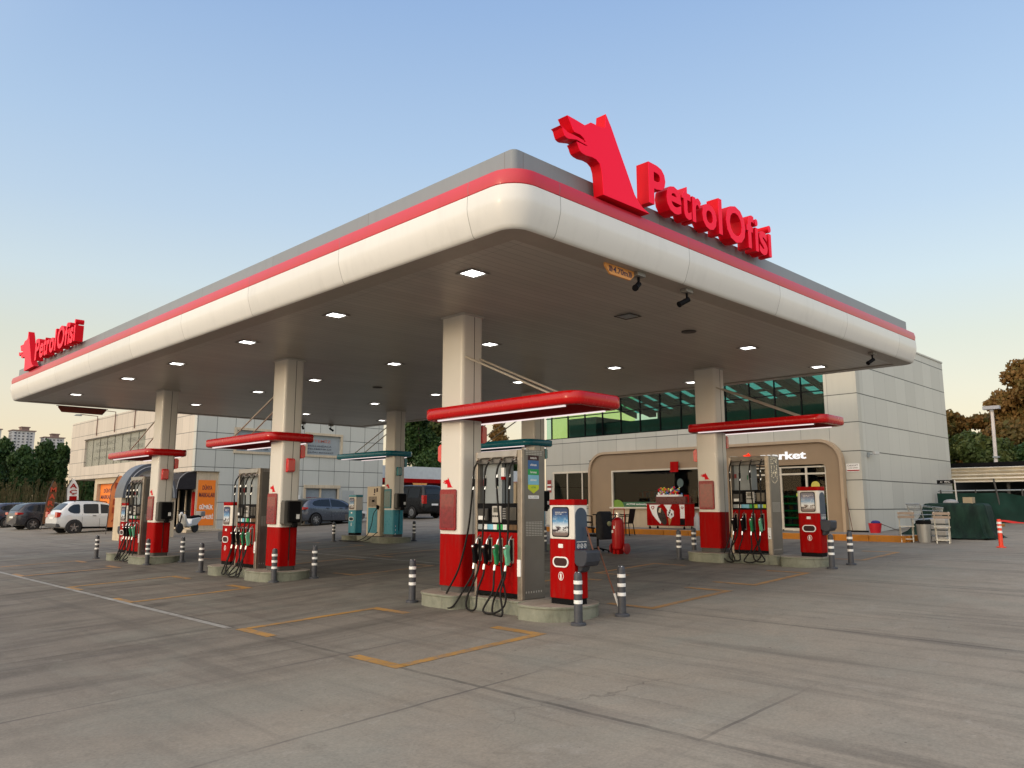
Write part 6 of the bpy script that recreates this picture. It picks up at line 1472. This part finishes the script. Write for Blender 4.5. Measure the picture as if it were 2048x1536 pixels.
# black family car
KCAR = mat('car_charcoal', (.022, .022, .028), .25, coat=.5, var=.05)
kt_ = [(0, .95), (.08, 1.12), (.45, 1.52), (.8, 1.62), (2.2, 1.66), (2.9, 1.55), (3.6, 1.12), (4.3, .98), (4.6, .72)]
kb_ = [(0, .9), (.3, 1.1), (3.4, 1.03), (4.3, .88), (4.6, .65)]
kl_ = [(0, .40), (.3, .26), (4.2, .24), (4.6, .35)]
kw_ = [(0, .82), (.3, .95), (.7, 1), (3.9, 1), (4.3, .92), (4.6, .72)]
ksw = [[(.55, 1.24, 1.34), (.7, 1.15, 1.44), (1.2, 1.12, 1.52), (1.3, 1.12, 1.53)], [(1.36, 1.12, 1.53), (2.2, 1.10, 1.55)], [(2.26, 1.10, 1.55), (2.8, 1.08, 1.45), (3.2, 1.07, 1.24)]]
car('family_car', 'charcoal estate car parked between the white off-roader and the leftmost car', 'car', (12.15, 55.1, gz(13) - .03), R(8), 1.86, kt_, kb_, kl_, kw_, (.88, 3.62), .34, KCAR, ksw, (.12, .45), (2.85, 3.5),
    common((-.005, .30, .92, 1.06), (4.2, 4.55, .65, .82), ((1.75, .98), (2.65, .98)), (3.2, 1.12), .72, KCAR, ((1.33, .5, 1.1), (2.23, .36, 1.1))), rimstyle=5)
car('family_car', 'blue black car, leftmost of the parked cars', 'car', (12.0, 61.2, gz(13) - .03), R(14), 1.82, kt_, kb_, kl_, kw_, (.88, 3.55), .33, mat('car_blueblack', (.035, .040, .065), .22, coat=.6, var=.05), ksw, (.12, .45), (2.85, 3.5),
    common((-.005, .34, .90, 1.03), (4.2, 4.55, .65, .82), ((1.75, .98), (2.65, .98)), (3.2, 1.12), .72, KCAR, ((1.33, .5, 1.1), (2.23, .36, 1.1))), rimstyle=7)
# grey blue hatchback
ht_ = [(0, .90), (.07, 1.02), (.28, 1.28), (.55, 1.42), (1.3, 1.50), (2.0, 1.50), (2.7, 1.38), (3.35, 1.05), (4.05, .92), (4.32, .68)]
hb_ = [(0, .85), (.25, 1.03), (3.2, .96), (4.0, .82), (4.32, .6)]
hl_ = [(0, .40), (.25, .24), (4.0, .22), (4.32, .34)]
hw_ = [(0, .80), (.3, .95), (.7, 1), (3.6, 1), (4.05, .9), (4.32, .68)]
car('hatchback_car', 'steel blue hatchback parked along the wall between the middle pumps and the teal litter post', 'car', (21.45, 38.1, gz(22.8) - .03), R(5), 1.80, ht_, hb_, hl_, hw_, (.78, 3.45), .325, mat('car_steelblue', (.085, .10, .13), .22, .4, coat=.6, var=.04),
    [[(.62, 1.12, 1.20), (.75, 1.06, 1.31), (1.1, 1.04, 1.39), (1.75, 1.02, 1.42)], [(1.82, 1.02, 1.42), (2.4, 1.00, 1.36), (2.8, .99, 1.20), (3.0, .99, 1.06)]], (.10, .45), (2.65, 3.28),
    common((-.005, .28, .86, 1.00), (3.9, 4.28, .6, .78), ((1.45, .92), (2.35, .92)), (2.95, 1.05), .62, KCAR, ((1.78, .36, 1.0), (2.75, .36, .98))), rimstyle=7)
# black van
vt_ = [(0, .95), (.05, 1.2), (.16, 1.78), (.35, 1.93), (2.0, 1.97), (3.5, 1.93), (4.05, 1.42), (4.6, 1.12), (4.9, .80)]
vb_ = [(0, .9), (.2, 1.12), (4.0, 1.08), (4.6, .95), (4.9, .7)]
vl_ = [(0, .42), (.25, .28), (4.5, .26), (4.9, .36)]
vw_ = [(0, .93), (.2, .99), (.5, 1), (4.3, 1), (4.7, .9), (4.9, .72)]
car('passenger_van', 'black van parked before the small white and red canopy', 'van', (29.75, 36.4, .88), R(90), 1.90, vt_, vb_, vl_, vw_, (.98, 3.98), .345, mat('van_black', (.006, .006, .007), .3, coat=.15, var=.05, spec=.3),
    [[(.45, 1.2, 1.72), (1.5, 1.2, 1.78)], [(1.6, 1.2, 1.78), (2.7, 1.2, 1.78)], [(2.8, 1.2, 1.78), (3.4, 1.2, 1.70), (3.75, 1.2, 1.38)]], (.085, .17), (3.5, 4.1),
    common((-.01, .10, .85, 1.35), (4.6, 4.85, .7, .9), ((1.6, 1.0), (2.75, 1.0)), (3.75, 1.25), .75, BLACK, ((1.55, .4, 1.1), (2.75, .4, 1.1))), rimstyle=9)
t = thing('wash_canopy', 'small white fascia canopy with a red stripe and orange height tag over the black van', 'canopy', (34, 45, 1.02))
mb = MB(); mb.box(27.5, 45, 44.0, 50, 3.50, 4.35); mb.obj('white_fascia', mat('white_flat', (.52, .56, .58), .4), t, smooth=0)
mb = MB(); mb.box(27.45, 45.05, 43.95, 50, 3.22, 3.499); mb.obj('red_stripe', RED, t, smooth=0)
mb = MB(); mb.prism([(33.9, 3.2), (34.0, 2.95), (35.1, 2.95), (35.2, 3.2)], 43.97, 44.0, 'y'); mb.obj('height_tag', ORSIGN, t, smooth=0)
V, F = filled([[(.45 * math.cos(R(a)), .45 * math.sin(R(a))) for a in range(0, 360, 15)], [(.30 * math.cos(R(a)), .30 * math.sin(R(a))) for a in range(0, 360, 15)]], .02)
mb = MB(); mb.add([(37.1 + x, 43.98 - z, 3.9 + y) for x, y, z in V], F); mb.obj('ring_logo', RED, t, smooth=0)
for x in (28.5, 40): mb = MB(); mb.box(x, x + .35, 45, 45.35, 1.0, 3.3); mb.obj('post', WHITEP, t, smooth=0)
t = thing('boundary_wall', 'grey wall behind the black van', 'wall', (38, 51, 1.0))
mb = MB(); mb.box(26.5, 50, 50.5, 50.8, .9, 3.05); mb.obj('wall', mat('wall_render_grey', (.26, .27, .26), .8, var=.2, vs=.6), t, smooth=0)
mb = MB(); mb.box(32.2, 32.9, 35.2, 36.0, .95, 2.15); mb.prism([(35.1, 2.15), (36.1, 2.15), (36.0, 2.25), (35.2, 2.3)], 32.15, 32.95, 'x'); tag(mb.obj('service_cabinet', mat('cabinet_grey', (.13, .125, .11), .6), smooth=0), 'grey cabinet right of the black van behind the nearest column', 'cabinet')

# ------------------------------------------------------------------ scooter
t = thing('scooter', 'white and red scooter parked before the tall orange poster', 'scooter', (0, 0, 0))
for x in (0, 1.18):
    mb = MB(); mb.lathe([(.16, -.05), (.23, -.05), (.25, 0), (.23, .05), (.16, .05)], (x, 0, .25), 20, ax='y'); wh = mb.obj('wheel', TYRE, t)
    mb = MB(); mb.lathe([(0, -.03), (.165, -.03), (.165, .03), (0, .03)], (x, 0, .25), 12, ax='y'); mb.obj('rim', RIM, wh)
mb = MB(); mb.prism([(-.05, .50), (.12, .35), (.45, .34), (.55, .30), (.85, .30), (.98, .55), (1.08, .88), (1.0, .90), (.85, .60), (.72, .42), (.55, .46), (.48, .68), (-.10, .74), (-.28, .68)], -.19, .19, 'y'); mb.obj('body', WCAR, t, smooth=30, bevel=.03)
mb = MB(); mb.prism([(-.20, .70), (.48, .68), (.50, .78), (-.1, .84), (-.32, .76)], -.16, .16, 'y'); mb.obj('seat', BLACK, t, bevel=.03)
mb = MB(); mb.prism([(-.15, .74), (.1, .55), (.2, .60), (.0, .76)], -.15, .15, 'y'); mb.obj('red_panel', RED, t, smooth=0)
mb = MB(); mb.prism([(.1, .42), (.4, .28), (.5, .40), (.25, .50)], -.15, .15, 'y'); mb.obj('engine_cover', mat('green_dark', (.02, .09, .05), .4), t, smooth=0)
mb = MB(); mb.tube([(1.22, 0, .25), (1.05, 0, .85), (.98, 0, 1.02)], .03, 8); mb.tube([(.95, -.32, 1.06), (1.0, 0, 1.02), (.95, .32, 1.06)], .018, 8); mb.obj('handlebar', BLACK, t)
mb = MB(); mb.obox((-.38, 0, .90), (.34, .34, .26)); mb.obj('top_box', mat('box_grey', (.22, .22, .22), .4), t, bevel=.04)
mb = MB(); mb.sph((1.08, 0, .92), .08, 10, 6); mb.obj('headlight', CLR, t)
t.location = (16.2, 38.2, gz(16.4)); t.rotation_euler = (0, 0, R(212))

# ------------------------------------------------------------------ trees
def leafmat(name, c1, c2, c3, trans=.25):
    m = newmat(name); g = NT(m); P = g.pos()
    a = g.mix(g.rng(g.noise(P, .55, 4, .7), .35, .65), c1, c2)
    wn = g.n('ShaderNodeTexWhiteNoise', noise_dimensions='3D'); sn = g.n('ShaderNodeVectorMath', operation='SNAP'); g.l(P, sn.inputs[0]); sn.inputs[1].default_value = (.35, .35, .35); g.l(sn.outputs[0], wn.inputs['Vector'])
    a = g.mix(g.rng(wn.outputs[0], .55, 1, 0, .8), a, c3)
    b = g.n('ShaderNodeBsdfPrincipled'); g.l(a, b.inputs['Base Color']); b.inputs['Roughness'].default_value = .6; b.inputs['Specular IOR Level'].default_value = .25
    tl = g.n('ShaderNodeBsdfTranslucent'); g.l(a, tl.inputs[0]); mx = g.n('ShaderNodeMixShader'); mx.inputs[0].default_value = trans
    g.l(b.outputs[0], mx.inputs[1]); g.l(tl.outputs[0], mx.inputs[2]); g.l(mx.outputs[0], g.out.inputs[0]); return m
BARK = mat('bark', (.09, .06, .04), .9, var=.3, vs=5, bump=.5, bs=12)
rg = np.random.default_rng(4)
def leaves(blobs, n, ls, aspect=1.6, up=.0, shell=.55):
    """n leaf clumps spread over ellipsoid blobs (cx,cy,cz,rx,ry,rz,weight)"""
    B_ = np.array(blobs, float); w = B_[:, 6] / B_[:, 6].sum(); idx = rg.choice(len(B_), n, p=w); b = B_[idx]
    d = rg.normal(size=(n, 3)); d /= np.linalg.norm(d, axis=1, keepdims=True)
    r = shell + (1 - shell) * rg.random((n, 1)) ** .6; r *= 1 + .12 * rg.normal(size=(n, 1))
    c = b[:, :3] + d * r * b[:, 3:6]
    u = rg.normal(size=(n, 3)); u[:, 2] += up; u /= np.linalg.norm(u, axis=1, keepdims=True)
    v = np.cross(u, d + .6 * rg.normal(size=(n, 3))); v /= np.linalg.norm(v, axis=1, keepdims=True) + 1e-9
    s = ls * (.6 + .8 * rg.random((n, 1)))
    q = np.stack([c - u * s * aspect, c - v * s, c + u * s * aspect, c + v * s], 1).reshape(-1, 3)
    return q
def crown(name, q, m, parent):
    me = bpy.data.meshes.new(name); n = len(q) // 4; o_ = np.array(parent.location) if parent else 0
    me.vertices.add(len(q)); me.vertices.foreach_set('co', (q - o_).astype('f').ravel()); me.loops.add(len(q)); me.loops.foreach_set('vertex_index', np.arange(len(q), dtype='i'))
    me.polygons.add(n); me.polygons.foreach_set('loop_start', np.arange(0, 4 * n, 4, dtype='i')); me.update(calc_edges=True); me.materials.append(m)
    ob = bpy.data.objects.new(name, me); COL.objects.link(ob); ob.parent = parent; return ob
def tree(name, lab, x, y, h, r, m, n=5000, ls=.16, kind='round', z0=None, group=None, base=.25, seed=0, up=0):
    z0 = gz(x) if z0 is None else z0; rd = random.Random(seed + int(x * 7 + y * 3)); t = thing(name, lab, 'tree', (x, y, z0), group)
    bl = []; limbs = []
    for i in range(16 if kind != 'column' else 12):
        a = rd.uniform(0, 6.28)
        if kind == 'round': f = rd.uniform(base, .88); rad = r * (1 - abs(f - .5) * .9) * rd.uniform(.25, .75); s = r * rd.uniform(.28, .45)
        elif kind == 'cone': f = base + (1 - base) * i / 16; rad = r * (1 - f) * rd.uniform(.4, .9); s = r * (.18 + .38 * (1 - f))
        elif kind == 'column': f = base + (.94 - base) * i / 12; rad = r * rd.uniform(.1, .4); s = r * rd.uniform(.4, .6) * (1 - .5 * max(0, f - .6))
        else: f = rd.uniform(.72, .93); rad = r * rd.uniform(.2, .85); s = r * rd.uniform(.22, .36)
        c = (x + rad * math.cos(a), y + rad * math.sin(a), z0 + h * f); sz = s * (.75 if kind != 'umbrella' else .45) * (1.5 if kind == 'column' else 1)
        bl.append((*c, s, s, sz, s ** 2)); limbs.append(c)
    mb = MB(); tr = max(.08, h * .02)
    mb.tube(crom([(x, y, z0 - .1), (x + .05 * h * .1, y, z0 + h * .35), (x, y + .04, z0 + h * .8)], 4), [tr * (1 - .75 * i / 8) for i in range(9)], 8)
    for c in limbs[:9]: mb.tube(crom([(x, y, z0 + h * .3 + (c[2] - z0 - h * .3) * .35), ((x + c[0]) / 2, (y + c[1]) / 2, c[2] - h * .06), c], 3), [tr * .4, tr * .33, tr * .28, tr * .22, tr * .16, tr * .1, tr * .05], 5)
    mb.obj('trunk', BARK, t)
    crown('crown', leaves(bl, n, ls, up=up, shell=.35), m, t); return t
LG = leafmat('leaf_dark', (.018, .045, .012), (.035, .075, .018), (.06, .10, .025))
LM = leafmat('leaf_mid', (.035, .06, .015), (.07, .095, .025), (.11, .12, .03))
LM2 = leafmat('leaf_mid_dark', (.022, .045, .012), (.045, .075, .02), (.07, .10, .03))
LO = leafmat('leaf_autumn', (.17, .095, .028), (.27, .15, .045), (.13, .12, .035), .4)
LO2 = leafmat('leaf_rust', (.11, .085, .025), (.22, .115, .032), (.07, .085, .025), .4)
for i in range(15):
    x = 13.2 + i * 1.15; y = 88 + 5 * math.sin(i * 2.3); h = 6.9 + 1.1 * math.sin(i * 1.9) + (.8 if i % 3 == 0 else 0)
    tree('poplar_tree', 'dark poplar %s in the row below the towers' % ('1st from the left edge|2nd from the left edge|3rd from the left edge|4th from the left edge|5th from the left edge|6th from the left edge|7th from the left edge|8th, in the middle|7th from the left building|6th from the left building|5th from the left building|4th from the left building|3rd from the left building|2nd from the left building|nearest the left building'.split('|')[i]), x, y, h, 1.7, LG if i % 3 else LM2, 11000, .10, 'column', gz(x), 'dark trees behind the parked cars', .05, i, 1.6)
for x, y, h, r, k, m, lab in ((44.5, 57, 13.5, 4.2, 'cone', LG, 'tall dark evergreen behind the small white canopy, left one'), (51, 59, 13, 4.5, 'round', LM, 'lighter green tree behind the small white canopy, right one'),
                              (57, 60, 8.6, 3.6, 'round', LG, 'dark tree seen through the opening of the nearest pump'), (70, 73, 12.6, 3.6, 'cone', LO, 'orange autumn tree under the near pump roof'),
                              (62, 17.6, 8.3, 3.6, 'umbrella', LO2, 'flat topped rust brown tree right of the shop'), (60, 12.3, 11.2, 4.2, 'cone', LO, 'tall orange brown conifer at the right edge'), (66, 9.6, 11.8, 4.4, 'cone', LO2, 'rust brown conifer cut by the right edge'), (64, 15.6, 8.2, 3.0, 'round', LO, 'golden brown tree right of the floodlight post'), (57, 11.6, 7.6, 3.2, 'round', LO2, 'low golden tree at the foot of the tall conifer')):
    tree('conifer_tree' if k == 'cone' else 'pine_tree' if k == 'umbrella' else 'leafy_tree', lab, x, y, h - 1.0, r, m, 42000 if h > 10 else 30000, .095, k, 1.0, None, .12 if k != 'umbrella' else .6, 5, .4)
for i, (x, y) in enumerate(((50, 15.4), (50.5, 13.6), (49.5, 11.9), (50, 10.2), (49.5, 8.6), (50, 7))):
    tree('bushy_tree', ('olive green' if i < 3 else 'deep green') + ' bushy tree over the tin shed, %s from the shop wall' % ('first second third fourth fifth sixth'.split()[i]), x, y, 4.7 + .3 * math.sin(i * 2), 2.1, LM if i < 3 else LG, 16000, .075, 'round', 1.02, 'bushy trees over the tin shed', .15, i)
# reeds behind the cars
m = leafmat('reed', (.06, .05, .02), (.10, .08, .035), (.03, .04, .015)); q = []
for k in range(620):
    x = rg.uniform(12.2, 18.6); y = rg.uniform(63, 69); h = rg.uniform(1.4, 3.1); lx, ly = rg.normal(0, .22, 2); w = .022; z = gz(x)
    a = rg.uniform(0, 3.14); dx, dy = w * math.cos(a), w * math.sin(a)
    q += [(x - dx, y - dy, z), (x + dx, y + dy, z), (x + lx + dx * .4, y + ly + dy * .4, z + h), (x + lx - dx * .4, y + ly - dy * .4, z + h)]
    if k % 9 == 0:
        for _ in range(14):
            px, py, pz = x + lx + rg.normal(0, .07), y + ly + rg.normal(0, .07), z + h + rg.uniform(-.1, .35); q += [(px - .03, py, pz - .05), (px + .03, py, pz - .03), (px + .04, py, pz + .06), (px - .02, py, pz + .05)]
o_ = crown('reeds', np.array(q), m, None); tag(o_, 'dry reeds growing behind the parked cars', 'reeds', kind='stuff')
# far apartment towers
def tower(x, y, w, d, h, n, lab, seed):
    t = thing('apartment_tower', lab, 'tower block', (x, y, 1), 'far apartment towers')
    P1 = mat('tower_paint', (.50, .50, .50), .7, var=.1, vs=.02); P2 = mat('tower_warm', (.62, .38, .22), .7, var=.1, vs=.02)
    mb = MB(); mb.box(x, x + w, y, y + d, 1, h); mb.obj('walls', P1, t, smooth=0)
    mb = MB(); mb.box(x - .5, x + w * .12, y - 1.2, y + d - 2, 1, h - 1); mb.box(x + w * .55, x + w * .68, y - 1.6, y - .01, 1, h - 2); mb.obj('bay', P1, t, smooth=0)
    mb = MB(); mb.box(x - 1.2, x + w + 1.2, y - 1.8, y + d + 1, h + .01, h + 1.2); mb.box(x + w * .4, x + w * .75, y + 3, y + d * .7, h + 1.2, h + 5); mb.box(x + w * .36, x + w * .79, y + 2, y + d * .74, h + 5, h + 6.2); mb.obj('roof', mat('tower_roof', (.22, .15, .13), .7), t, smooth=0)
    wm = mat('tower_window', (.06, .065, .09), .3)
    mb = MB(); mb.box(-.0, 2.2, -.35, -.05, -.8, .8); wp = None
    cols = int(w / 4.6)
    for f in range(9):
        z = h - 3 - f * 3.9
        for c in range(cols):
            xx = x + 1.6 + c * (w - 2) / cols; fr = -1.6 if .55 * w - 2 < xx - x < .68 * w else (-1.25 if xx - x < .12 * w else 0)
            if wp is None: wp = mb.obj('window', wm, None, smooth=0); o2_ = wp
            else: o2_ = wp.copy(); COL.objects.link(o2_)
            o2_.parent = t; o2_.location = (xx - x, fr - .01, z - 1)
    mb = MB(); mb.box(-.35, -.05, 0, 2.0, -.8, .8); wp = None
    for f in range(9):
        for c in range(3):
            if wp is None: wp = mb.obj('window', wm, None, smooth=0); o2_ = wp
            else: o2_ = wp.copy(); COL.objects.link(o2_)
            o2_.parent = t; o2_.location = (-.55, 1.5 + c * (d - 5) / 3, h - 4 - f * 3.9)
K_ = 3.0
tower(257, 1200, 26, 22, 101, 9, 'far tower block, the large one in the middle of the skyline', 1)
tower(295, 1200, 24, 20, 94, 9, 'far tower block, right of the largest one', 2)
tower(226, 1200, 18, 22, 101, 9, 'far tower block cut off by the left edge', 3)
tower(333, 1300, 16, 16, 86, 9, 'lower far block next to the left building', 4)
